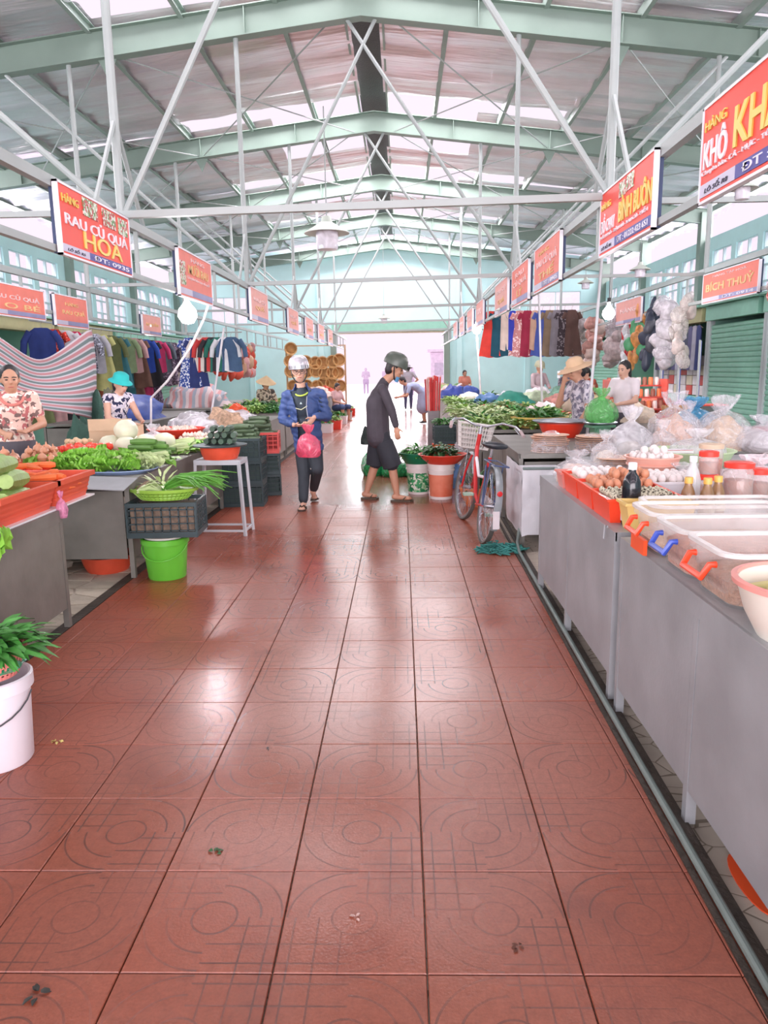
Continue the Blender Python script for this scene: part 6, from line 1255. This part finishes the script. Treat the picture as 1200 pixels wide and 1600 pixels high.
for i, (n_, c) in enumerate((('blue and white', 0), ('navy', 0), ('cream', 0), ('red', 0), ('black', 0), ('teal', 0), ('white', 0), ('blue', 0))):
    cc = [(60, 84, 160), (44, 56, 110), (226, 214, 206), (200, 60, 60), (48, 46, 52), (40, 110, 96), (226, 226, 232), (70, 96, 130)][i]
    garment('hung_garment', 'shirt' if i > 1 else 'dress', spot_mat('blue_white_print', cc, [(226, 230, 240)], 24, .54) if i == 0 else M('cloth2_%d' % i, cc, .85, var=.1), '%s garment on the rack beside the slanted white pole on the left' % n_, (-4.55+.13*i, 16.3, 2.25), .15, 'clothes on the left cross rack', 1.0)
solo('clothes_rail', MB().tube([(-4.7, 16.3, 2.35), (-3.4, 16.3, 2.35)], .014, 8), PIPE, 'short cross rail with clothes on the left', 'rail')
RC = [('bright red', (232, 70, 60)), ('deep teal', (30, 84, 104)), ('cream', (236, 214, 202)), ('cobalt blue', (58, 70, 190)), ('pink floral', (214, 146, 146)), ('maroon', (160, 40, 70)), ('tan', (206, 168, 146)), ('blue', (74, 92, 170)), ('olive brown', (132, 112, 92)), ('grey', (130, 124, 132)), ('black floral', (58, 48, 54)), ('dark brown', (90, 66, 60))]
for i, (n_, c) in enumerate(RC):
    m = spot_mat('rcloth_%d' % i, c, [tuple(min(255, v+80) for v in c)], 20, .57) if 'floral' in n_ else M('rcloth_%d' % i, c, .85, var=.1)
    garment('hung_garment', 'scarf' if i in (2, 6, 3) else 'dress', m, '%s garment hung from the beam on the right, %s from the aisle' % (n_, ORD[i]), (1.9+.155*i, 16.3, 2.69), .1, 'clothes hung from the right beam', .9)
# ---- striped cloth
mb = MB(); nu, nv = 26, 20; y0, y1 = 7.75, 10.75
def cl_pt(u, v):
    top = 2.12 - .42*math.sin(PI*min(1, u*1.02))**1.1 + .02*u; bot = 1.28 - .42*u; y = y0+(y1-y0)*u
    return (-4.42+.06*math.sin(u*7+v*3)+.1*v*math.sin(u*3), y, top+(bot-top)*v)
mb.grid(cl_pt, nu, nv); me = mb.mesh('striped_cloth', 80); uv = me.uv_layers.new(name='UVMap')
for lp in me.loops: i, j = divmod(lp.vertex_index, nv+1); uv.data[lp.index].uv = (i/nu, j/nv)
me.materials.append(stripe_mat('pink_green_stripes', [(210, 204, 210), (198, 138, 144), (198, 138, 144), (204, 198, 204), (116, 132, 134), (116, 132, 134)], 'U', .12))
o = solo('striped_cloth', me, None, 'big sagging cloth striped pink, white and grey-green on the left', 'cloth'); md = o.modifiers.new('s', 'SOLIDIFY'); md.thickness = .006
# ---- farther tables
for (x0, x1, y0, y1, f, lab) in ((-3.4, -2.15, 13.7, 18.4, 1, 'long left table with green bunches beyond the plastic sheets'), (-3.4, -2.15, 18.8, 24.5, 1, 'farthest left table near the doorway'), (-5.6, -4.0, 11.6, 15.2, 1, 'back table on the left under the blue tarpaulin'), (-5.6, -4.0, 15.8, 20.5, 1, 'back table on the left under the pink striped cloth heap'),
                                 (.98, 2.35, 9.35, 13.9, -1, 'right table covered with green leaves beyond the scale'), (.98, 2.4, 14.3, 19.0, -1, 'farther right table with mixed vegetables'), (.98, 2.4, 19.5, 25.5, -1, 'farthest right table near the doorway'), (3.05, 4.3, 9.2, 13.6, -1, 'back right table with spice racks and bags'), (2.6, 4.3, 15.9, 17.7, -1, 'side table on the right in front of the man in the green helmet'), (2.75, 4.3, 13.85, 14.95, -1, 'small side table before the woman in the rust vest'), (2.9, 4.1, 5.2+1.2, 8.6, -1, 'back right table near the woman in the tan hat')):
    counter(x0, x1, y0, y1, .76, lab, ((y0+y1)/2,), face=f, m=STEEL2)
LM = [leafy(150, .24, .2, .14, .05, 200+i, .15, .7) for i in range(3)]; LMe = [m_.mesh('bunch') for m_ in LM]
def bunch(m, me_i, loc, rz, label, group, s=1): me = LMe[me_i].copy() if False else LMe[me_i]; o = link('leafy_bunch', me); o.location = loc; o.rotation_euler = (0, 0, rz); o.scale = (s, s, s*.9); o.material_slots[0].link = 'OBJECT' if o.material_slots else None; return tag(o, label, 'greens', group)
for m_ in LMe: m_.materials.append(HERB)
def put_bunch(m, k, loc, rz, label, group, s=1):
    o = link('leafy_bunch', LMe[k]); o.location = loc; o.rotation_euler = (0, 0, rz); o.scale = (s, s, s*.9); o.material_slots[0].link = 'OBJECT'; o.material_slots[0].material = m; return tag(o, label, 'greens', group)
LIME = M('lime_leaf', (150, 186, 96), .5, var=.3, scale=9, rnd_=.12); rs = random.Random(77)
for i in range(44):
    y = 9.6+4.1*(i//4)/11+rs.uniform(-.1, .1); x = 1.12+.36*(i % 4)+rs.uniform(-.08, .08)
    put_bunch([HERB, LIME, LIME, PALEG][rs.randrange(4)], i % 3, (x, y, .76), rs.uniform(0, 6), 'leafy green bunch heaped on the right table beyond the bicycle', 'greens on the right table', rs.uniform(.8, 1.1))
for i in range(26):
    y = 13.9+4.3*(i//3)/9; x = -2.35-.4*(i % 3)
    put_bunch([HERB, LIME, DKG][rs.randrange(3)], i % 3, (x, y, .76), rs.uniform(0, 6), 'leafy green bunch on the left table beyond the plastic sheets', 'greens on the far left table', rs.uniform(.8, 1.05))
for i in range(18):
    put_bunch([HERB, LIME, DKG, PALEG][rs.randrange(4)], i % 3, (1.2+.4*(i % 3), 14.5+.75*(i//3), .76), rs.uniform(0, 6), 'leafy green bunch on the farther right table', 'greens on the farther right table', rs.uniform(.75, 1.05))
def lumpthing(name, label, cat, loc, R, h, seed, m, sx=1, sy=1, amp=.15): return solo(name, lump(R, h, seed, 22, 9, amp, sx, sy, 3), m, label, cat, loc, smooth=60)
lumpthing('blue_tarpaulin', 'crumpled blue tarpaulin over goods on the left', 'tarpaulin', (-4.75, 12.9, .76), .62, .42, 3, M('tarp_blue', (44, 74, 156), .45, var=.15, bump=.6, bscale=9), 1.0, 1.3)
lumpthing('cloth_heap', 'heap of pink and grey striped cloth on the back left table', 'cloth', (-4.7, 17.2, .76), .7, .5, 5, stripe_mat('cloth_heap_stripes', [(226, 206, 206), (216, 160, 160), (170, 176, 188)], 'X', .2), 1, 1.5)
lumpthing('orange_bag', 'orange plastic bag beside the green bunches on the left', 'bag', (-2.9, 13.55-.35, .76), .2, .2, 6, ORANGE); lumpthing('dark_sack', 'dark green sack beside the striped cloth', 'sack', (-4.3, 10.6, -.012), .35, 1.15, 7, M('sack_green', (62, 96, 84), .8, bump=.5)); lumpthing('olive_sack', 'olive sack behind the teal hat woman', 'sack', (-4.4, 11.3, -.012), .3, 1.2, 8, M('sack_olive', (110, 112, 92), .85, var=.25, bump=.5)); lumpthing('dark_sack', 'low dark green sack below the striped cloth', 'sack', (-4.2, 9.75, -.012), .3, .95, 9, M('sack_green', (62, 96, 84)))
for i in range(8):
    c = [(206, 196, 190), (190, 150, 130), (222, 216, 222), (196, 120, 100), (120, 90, 80), (230, 210, 200), (170, 150, 140), (216, 90, 70)][i]
    lumpthing('goods_heap', '%s heap of goods on the farthest left table, %s from the camera' % (['grey', 'brown', 'white', 'rust', 'dark brown', 'cream', 'taupe', 'red'][i], ORD[i]), 'goods', (-2.7+.3*(i % 2), 19.1+.66*i, .76), .32, .26, 20+i, M('goods_%d' % i, c, .8, var=.25, scale=9))
for i in range(9):
    c = [(200, 120, 90), (62, 84, 160), (214, 206, 200), (120, 70, 60), (150, 180, 110), (230, 216, 220), (190, 160, 140), (90, 130, 80), (206, 196, 170)][i]
    lumpthing('goods_heap', '%s heap of goods on the farthest right table, %s from the camera' % (['terracotta', 'blue', 'pale grey', 'maroon', 'light green', 'white', 'beige', 'green', 'straw'][i], ORD[i]), 'goods', (1.3+.5*(i % 2), 19.8+.6*i, .76), .32, .28, 40+i, M('rgoods_%d' % i, c, .8, var=.25, scale=9))
# yellow basket, red basins, bags on the right tables
t = thing('yellow_basket', 'shallow yellow woven basket on the leafy right table', 'basket', (1.78, 9.75, .76)); part('basket', basket_mesh(.36, .14, .75, 34, rings=7), M('wicker_yellow', (226, 190, 108), .6), t); part('basket_bowl', MB().lathe([(0, .004), (.25, .004), (.345, .125), (0, .09)], 30), M('wicker_yellow', (226, 190, 108)), t)
put_bunch(HERB, 0, (1.78, 9.75, .85), 1, 'green leaves in the yellow woven basket', 'greens in the yellow basket', 1.1)
for i, (x, y, R, lab) in enumerate(((2.08, 9.6+1.2, .32, 'flat red basin of vegetables right of the yellow basket'), (1.8, 13.2, .42, 'wide red basin between the leafy heaps'), (2.05, 17.4, .34, 'red basin held up beside the man in the green helmet'))):
    t = thing('red_basin', lab, 'basin', (x, y, .76)); part('basin', basin(R, .12, .7, .014, 30), RED, t); put_bunch([LIME, PALEG, HERB][i], i, (x, y, .83), i, 'green vegetables in the ' + lab.split(' ', 1)[1] if False else ['green vegetables in the flat red basin', 'pale vegetables in the wide red basin', 'green vegetables in the raised red basin'][i], None, .9)
lumpthing('teal_cloth', 'teal cloth heap behind the wide red basin', 'cloth', (2.15, 14.6, .76), .34, .28, 61, M('teal_cloth', (56, 150, 130), .7), 1.2, 1); lumpthing('blue_bag', 'blue plastic bag on the farther right table', 'bag', (1.75, 15.4, .76), .3, .24, 62, M('bag_blue_solid', (96, 140, 196), .5)); lumpthing('blue_crate_cover', 'dark blue bag at the front of the farther right table', 'bag', (1.25, 18.5, .76), .34, .34, 63, M('bag_navy', (44, 66, 150), .5))
for i, (x, y, R, h) in enumerate(((2.3, 12.2, .25, .2), (2.1, 11.7, .22, .2), (2.2, 15.9, .3, .26), (1.5, 16.8, .3, .22))): lumpthing('white_bundle', ['white bag of mushrooms beside the wide red basin', 'pinkish white radish heap beside the crouching seller', 'grey white bundle farther right', 'pale bundle on the farther right table'][i], 'bundle', (x, y, .76), R, h, 70+i, [WHITE, M('radish', (236, 206, 206), .6), M('bundle_grey', (206, 206, 212), .6), M('bundle_pale', (226, 220, 200), .6)][i])
for i, (x, y, R, h) in enumerate(((2.9, 16.3, .36, .26), (3.5, 16.4, .38, .32), (4.0, 16.8, .34, .3), (3.1, 17.2, .4, .3), (3.0, 14.3, .34, .26), (3.6, 14.4, .4, .22), (2.75, 12.9, .3, .85), (3.7, 12.6, .3, .3), (4.0, 11.9, .3, .28), (3.25, 10.4, .28, .22), (4.0, 10.6, .25, .3))):
    lumpthing('goods_heap', ['pale sage', 'grey-green', 'pink', 'white', 'rosy', 'straw', 'tan sack', 'brown', 'red and tan', 'cream', 'mauve'][i] + ' heap of goods among the back right tables', 'goods', (x, y, .76 if i != 6 else -.012), R, h, 140+i, M('bgoods_%d' % i, [(176, 190, 160), (120, 160, 140), (222, 176, 176), (232, 226, 230), (214, 150, 140), (216, 196, 150), (206, 180, 150), (160, 120, 90), (206, 110, 90), (226, 210, 190), (176, 150, 176)][i], .8, var=.3, scale=8, bump=.5))
# crate on the orange pail, red bundle stand
t = thing('orange_pail', 'orange pail under the dark crate in the middle distance', 'pail', (.62, 11.0, 0)); part('pail', MB().lathe([(0, 0), (.13, 0), (.17, .4), (.18, .4), (.18, .44), (0, .44)], 26), ORANGE, t)
t = thing('dark_crate', 'dark crate with greens standing on the orange pail', 'crate', (.62, 11.0, .442), .05); part('lattice', crm, None, t).scale = (.62, .8, 1.05); part('lining', MB().box((0, 0, .13), (.28, .26, .22)), M('crate_fill_dark', (70, 86, 84)), t, 0)
put_bunch(HERB, 1, (.62, 11.0, .715), 0, 'green bunch on top of the dark crate in the middle distance', None, .7)
t = thing('red_bundle', 'tall red and white bundle of wrapped sticks beside the bending woman', 'bundle', (.62, 14.9, 0), s=.88); part('stand', MB().box((0, 0, .4), (.24, .24, .8)), M('stand_grey', (150, 146, 150), .6), t, 0)
mb = MB(); mb2 = MB()
for i in range(60):
    a = rs.uniform(0, 6.28); r = .15*math.sqrt(rs.random()); x, y = r*math.cos(a), r*math.sin(a); (mb if i % 3 else mb2).tube([(x, y, .8), (x*1.1, y*1.1, 1.2), (x*1.2, y*1.2, 1.5+rs.uniform(-.08, .08))], .018, 5)
part('red_sticks', mb, M('stick_red', (214, 62, 60), .6), t); part('white_sticks', mb2, M('stick_pale', (236, 196, 190), .6), t)
lumpthing('white_sack', 'clear bag standing on the floor behind the bicycle basket', 'bag', (.78, 10.2, 0), .2, .48, 81, BAGM2); lumpthing('blue_can', 'blue plastic bag on the floor behind the bicycle', 'bag', (.72, 9.65, 0), .14, .3, 82, M('bag_blue_solid', (96, 140, 196)))
# ---- back right: spice rack, trays, bags
t = thing('spice_rack', 'red tiered rack of small spice jars behind the woman in the tan hat', 'rack', (3.5, 11.3, .76)); RR = M('rack_red', (206, 76, 62), .5)
for k in range(3): part('shelf', MB().box((0, .12*k, .12+.17*k), (.85, .14, .02)), RR, t, 0)
for x in (-.42, .42): part('side', MB().box((x, .12, .28), (.02, .4, .56)), RR, t, 0)
jm = MB().lathe([(0, 0), (.036, 0), (.036, .085), (.03, .095), (.03, .115), (0, .115)], 12).mesh('spice_jar')
for k in range(3):
    for i in range(9):
        o = link('spice_jar', jm); o.location = (3.5-.36+.09*i, 11.3+.12*k, .76+.131+.17*k); m = [M('spice_orange', (226, 120, 70), .4), M('spice_white', (230, 214, 206), .4), M('spice_brown', (150, 90, 70), .4)][(i+k) % 3]
        if not jm.materials: jm.materials.append(m)
        o.material_slots[0].link = 'OBJECT'; o.material_slots[0].material = m; tag(o, 'small spice jar standing in the red tiered rack', 'jar', 'spice jars in the red rack')
t = thing('red_brush_tray', 'red tray of wooden brushes in front of the spice rack', 'tray', (3.45, 9.6, .76)); part('tray', open_box(MB(), .36, .24, .14, .006, .9), RED, t, 0)
bm_ = MB().tube([(0, 0, 0), (0, 0, .2)], .012, 6).ell((0, 0, .22), (.022, .014, .04), 8, 6).mesh('brush'); bm_.materials.append(M('brush_wood', (206, 160, 116), .7))
for i in range(10): o = link('brush', bm_); o.location = (3.45-.13+.065*(i % 5), 9.56+.08*(i//5), .768); tag(o, 'wooden brush standing in the red tray', 'brush', 'brushes in the red tray')
t = thing('grey_stove', 'small dark grey box stove beside the brush tray', 'stove', (3.85, 9.5, .76)); part('case', MB().box((0, 0, .13), (.3, .28, .26)), M('stove_grey', (96, 104, 100), .5), t, 0); part('door', MB().box((-.03, -.145, .12), (.16, .01, .13)), BLACK, t, 0); part('top', MB().box((0, 0, .268), (.34, .32, .016)), RED, t, 0)
bag('big blue plastic bag behind the prawn crackers', 0, 0, .26, .42, 91, M('blue_goods', (96, 160, 196), .5), .6, Z=.76, loc=(3.17, 8.2), m=film('bag_blue', (90, 170, 212), .8, .25, 7, .9)); 
t = thing('red_box', 'red box beside the blue bag at the back right', 'box', (3.45, 7.1, .76)); part('box', open_box(MB(), .2, .2, .16, .006, 1), M('box_red', (210, 46, 58), .4), t, 0); part('lid', MB().box((0, 0, .165), (.22, .22, .02)), M('box_red', (210, 46, 58)), t, 0)
bag('large grey clear bag on the back right table before the shutter', 0, 0, .34, .5, 92, M('grey_goods', (186, 176, 176)), .6, Z=.76, loc=(3.72, 7.0), m=BAGM2); bag('clear bag of packets beside the red box', 0, 0, .2, .36, 93, DRY, .5, Z=.76, loc=(3.2, 7.6))
t = thing('glass_box', 'open grey metal tray with glass sides beside the tan hat woman', 'tray', (2.72, 8.2-.9, 0)) if False else None
# hanging goods on the right
def hang_pack(label, loc, m, w_=.16, h=.28, n=5, group=None, seed=0):
    t = thing('hanging_packets', label, 'packets', loc, 0, group); r2 = random.Random(seed)
    for i in range(n*2):
        mb = MB().ell((0, 0, 0), (w_*r2.uniform(.3, .55), w_*r2.uniform(.15, .3), h*r2.uniform(.35, .6)), 12, 8, rot=Matrix.Rotation(r2.uniform(-.4, .4), 4, 'Y') @ Matrix.Rotation(r2.uniform(-1, 1), 4, 'Z')); q = r2.uniform(0, 9)
        mb.v = [tuple(Vector(p_)*(1+.3*nz3(p_, 9, q))) for p_ in mb.v]
        part('packet', mb, m[r2.randrange(len(m))], t, 50, loc=(r2.uniform(-.1, .1), r2.uniform(-.2, .2), -h*.28*i-h*.4))
    part('string', MB().tube([(0, 0, 0), (0, 0, -h*.5*n)], .004, 5), PIPE, t); return t
OP = [M('snack_orange', (232, 140, 90), .35, var=.2), film('snack_clear', (236, 220, 214), .6, .2, 14, .8), M('snack_red', (216, 90, 80), .35)]
hang_pack('string of orange snack packets hanging before the green shutter', (4.3, 8.75, 2.72), OP, .3, .34, 5, seed=1); hang_pack('string of clear snack packets at the right edge', (4.3, 8.1, 2.72), [OP[1], M('snack_grey', (196, 190, 190), .4)], .34, .4, 4, seed=2)
for i, (y, c1, c2, w_, lab) in enumerate(((12.6, (226, 220, 226), (206, 200, 206), .5, 'white plastic bags hanging in a cluster'), (13.4, (60, 66, 84), (90, 90, 100), .3, 'black bags hanging near the lit bulb'), (14.2, (90, 170, 120), (220, 150, 90), .22, 'green and orange toys hanging in a strip'), (14.8, (214, 60, 66), (220, 220, 226), .22, 'red and white packets hanging in a strip'), (12.0, (216, 206, 200), (190, 176, 170), .26, 'long pale packets hanging beside the mops'), (15.6, (200, 190, 196), (176, 160, 160), .5, 'grey basket bags hanging farther back'), (17.4, (206, 180, 170), (180, 130, 120), .5, 'brown bags hanging at the far right'), (18.6, (196, 186, 180), (160, 150, 150), .5, 'dull goods hanging before the far right kiosk'))):
    hang_pack(lab, (4.35, y, 2.6), [film('hp%da' % i, c1, .55, .2, 12, .8) if i in (0, 4, 5, 7) else M('hp%da' % i, c1, .4, var=.2), M('hp%db' % i, c2, .4, var=.3, scale=12)], w_, .34, 5, seed=10+i)
for i in range(9):
    t = thing('mop', 'mop with a pale handle standing upright, %s from the camera' % ORD[i], 'mop', (4.5+.12*(i % 3), 11.6+.28*i, -.012), 0, 'mops and brooms on the right'); part('handle', MB().tube([(0, 0, .1), (0, .02, 1.9)], .012, 6), [PIPE, M('mop_white', (236, 230, 236), .4), M('mop_blue', (110, 120, 190), .4)][i % 3], t); part('mop_head', lump(.09, .16, i, 12, 6, .2), [BLACK, WHITE, M('mop_purple', (126, 96, 160), .7)][i % 3], t, loc=(0, 0, 0))
for i in range(26):
    o = solo('stacked_pack', MB().box((0, 0, .1), (.5, .3, .19)), [M('pack_white', (238, 232, 236), .5), M('pack_red', (214, 80, 70), .5), M('pack_cream', (226, 216, 190), .5)][[0, 0, 1, 0, 2][i % 5]], 'wrapped pack stacked in the open right kiosk', 'pack', (6.3, 15.35+.36*(i % 7)+rs.uniform(-.02, .02), .9+.2*(i//7)), smooth=0, group='packs in the open kiosk')
solo('display_shelf', MB().box((0, 0, .45), (.6, 2.7, .9)), TEALG, 'low display shelf under the packs in the open right kiosk', 'shelf', (6.35, 16.45, -.015), smooth=0)
for i in range(12): garment('hung_ribbon', 'scarf', M('ribbon_%d' % (i % 4), [(66, 76, 130), (196, 196, 214), (110, 110, 150), (90, 96, 120)][i % 4], .7), 'long blue-grey strap hanging in the open right kiosk, %s from the shutter' % ORD[i], (5.9, 15.3+.21*i, 2.28), PI/2, 'straps in the open kiosk', .95)
# ---- baskets and far left goods
bkm = basket_mesh(.22, .16, .7, 20, rings=4).mesh('woven_basket'); bkm.materials.append(M('wicker', (206, 160, 106), .8, var=.15, rnd_=.12)); bkb = MB().lathe([(0, 0), (.15, 0), (.21, .15), (.2, .15), (.14, .01), (0, .01)], 18).mesh('woven_body'); bkb.materials.append(M('wicker', (206, 160, 106)))
for i in range(22):
    x = -3.9+.28*(i % 7)+rs.uniform(-.06, .06); z = 1.0+.42*(i//7)+rs.uniform(-.08, .08)
    t = thing('woven_basket', 'tan woven basket hung in the cluster by the far doorway', 'basket', (x, 27.125, z), rs.uniform(0, 6), 'woven baskets by the doorway'); t.rotation_euler = (PI/2, 0, 0); part('weave', bkm, None, t); part('lining', bkb, None, t)
_rk = MB()
for _x in (-4.1, -2.0): _rk.box((_x, 27.15, 1.2), (.06, .06, 2.4))
for _z in (.8, 1.35, 1.9, 2.38): _rk.box((-3.05, 27.15, _z), (2.16, .04, .04))
solo('basket_rack', _rk, M('rack_board', (190, 160, 130), .8), 'wooden rack behind the hung woven baskets', 'rack', smooth=0)
for i in range(7): hang_pack('red and tan goods hanging on the far left, %s from the camera' % ORD[i], (XL2, 19.6+.6*i, 2.33), [M('ht1', (216, 90, 70), .6), M('ht2', (206, 170, 140), .7), M('ht3', (196, 150, 150), .7)], .34, .36, 4, seed=40+i)
for i in range(8):
    y = 18.6+1.0*i; put_bunch([HERB, LIME, DKG][i % 3], i % 3, (-1.95+.15*(i % 2), y, .22), i, 'green bunch on the low crates along the far left of the aisle', 'greens on the low far crates', .8)
    t = thing('low_crate', 'low pale crate along the far left of the aisle, %s from the camera' % ORD[i], 'crate', (-1.95+.15*(i % 2), y, 0)); part('crate', open_box(MB(), .45, .5, .22, .01, .95), [WHITE, RED, M('crate_pale', (206, 206, 200), .6)][i % 3], t, 0); part('lining', MB().box((0, 0, .1), (.38, .42, .18)), M('crate_fill', (120, 104, 90)), t, 0)
# ---- lamps
BULB = bpy.data.materials.new('bulb_glow'); BULB.use_nodes = True; _b = BULB.node_tree.nodes['Principled BSDF']; _b.inputs['Emission Color'].default_value = (1, .93, 1, 1); _b.inputs['Emission Strength'].default_value = 14
def bulb(label, p, top, r=.075, watt=45):
    t = thing('bulb', label, 'lamp', p, 0, 'hanging bulbs'); part('globe', MB().lathe([(0, -r*1.1), (r*.6, -r*.95), (r, -r*.3), (r*.9, r*.4), (r*.4, r*1.0), (.025, r*1.3), (.025, r*1.7), (0, r*1.7)], 20), BULB, t); part('socket', MB().tube([(0, 0, r*1.6), (0, 0, r*1.6+.07)], .026, 10), BLACK, t); part('cord', MB().tube([(0, 0, r*1.6+.07), (0, 0, top-p[2])], .005, 5), BLACK, t)
    l = bpy.data.lights.new('bulb_light', 'POINT'); l.energy = watt; l.shadow_soft_size = r; l.color = (1, .95, 1); o = bpy.data.objects.new('bulb_light', l); C.objects.link(o); o.location = (p[0], p[1], p[2]-r*1.6-.05)
bulb('large lit bulb below the second left sign', tuple(at(293, 490, X=XLL)), 2.33, .1); bulb('lit bulb above the middle of the right-hand row', tuple(at(745, 514, X=XRL)), 2.42, .1); bulb('lit bulb beside the hanging goods on the right', tuple(at(951, 489, Y=11.3)), 2.8, .09); bulb('lit bulb above the clothes on the left', tuple(at(230, 508, X=XL2)), 2.33, .07, 30); bulb('lit bulb inside the open right kiosk', tuple(at(1051, 518, X=XR2)), 2.42, .06, 25)
LG = M('lamp_shade', (206, 214, 204), .4, var=.04)
for i, (px_, py_, Y, s) in enumerate(((511, 372, 15.5, 1.7), (1160, 300, 5.0, .35), (782, 487, 12.5, .35), (808, 478, 11.0, .35), (1000, 425, 8.0, .4), (915, 445, 9.0, .35), (600, 500, 28.0, .9))):
    p = at(px_, py_, Y=Y); t = thing('hanging_lamp', ['big pendant lamp with a white drum hanging over the aisle', 'small white lamp below the nearest right sign', 'small cone lamp before the right-hand clothes', 'small caged lamp beside the right-hand clothes', 'white lamp below the second right sign', 'small lamp left of the slanted right pole', 'far pendant lamp before the end wall'][i], 'lamp', p, 0, 'unlit hanging lamps', s)
    part('shade', MB().lathe([(0, .24), (.05, .24), (.07, .17), (.26, .06), (.265, .05), (.06, .15), (0, .16)], 26), LG, t); part('drum', MB().lathe([(0, -.14), (.12, -.13), (.13, -.08), (.13, .06), (.1, .1), (0, .1)], 22), film('lamp_drum', (240, 232, 244), .9, .3, 3, .1), t); part('cord', MB().tube([(0, 0, .24), (0, 0, ((6.5 if i in (0, 6) else 2.84)-p.z)/s)], .008, 6), PIPE, t)
# ---- white poles
for lab, pts, r in (('thin white pole standing on the right counter beside the scale', [at(918, 662, Y=8.35), at(928, 560, Y=8.35), at(941, 395, Y=8.35)], .022), ('thin white pole standing on the leafy right table', [at(848, 616, Y=13.0), at(842, 455, Y=13.0)], .026), ('curved white pipe rising from the left table to the second sign', [at(233, 642, Y=9.4), at(236, 622, Y=9.4), at(262, 595, Y=9.2), at(296, 545, Y=9), at(318, 500, Y=8.9), at(326, 474, Y=8.85)], .02), ('straight white pole leaning over the left garlic table', [at(326, 640, Y=11.0), at(350, 512, Y=11.0)], .022), ('white pole below the lit bulb in the right-hand row', [at(752, 610, Y=17), at(745, 520, Y=17)], .03)):
    pts[0].z = .78 if 'scale' in lab else .76 if 'right' in lab else .74
    solo('white_pole', MB().tube(pts, r*.72, 8), M('pvc_white', (208, 206, 210), .4), lab, 'pole')
# ---- outside the doorway
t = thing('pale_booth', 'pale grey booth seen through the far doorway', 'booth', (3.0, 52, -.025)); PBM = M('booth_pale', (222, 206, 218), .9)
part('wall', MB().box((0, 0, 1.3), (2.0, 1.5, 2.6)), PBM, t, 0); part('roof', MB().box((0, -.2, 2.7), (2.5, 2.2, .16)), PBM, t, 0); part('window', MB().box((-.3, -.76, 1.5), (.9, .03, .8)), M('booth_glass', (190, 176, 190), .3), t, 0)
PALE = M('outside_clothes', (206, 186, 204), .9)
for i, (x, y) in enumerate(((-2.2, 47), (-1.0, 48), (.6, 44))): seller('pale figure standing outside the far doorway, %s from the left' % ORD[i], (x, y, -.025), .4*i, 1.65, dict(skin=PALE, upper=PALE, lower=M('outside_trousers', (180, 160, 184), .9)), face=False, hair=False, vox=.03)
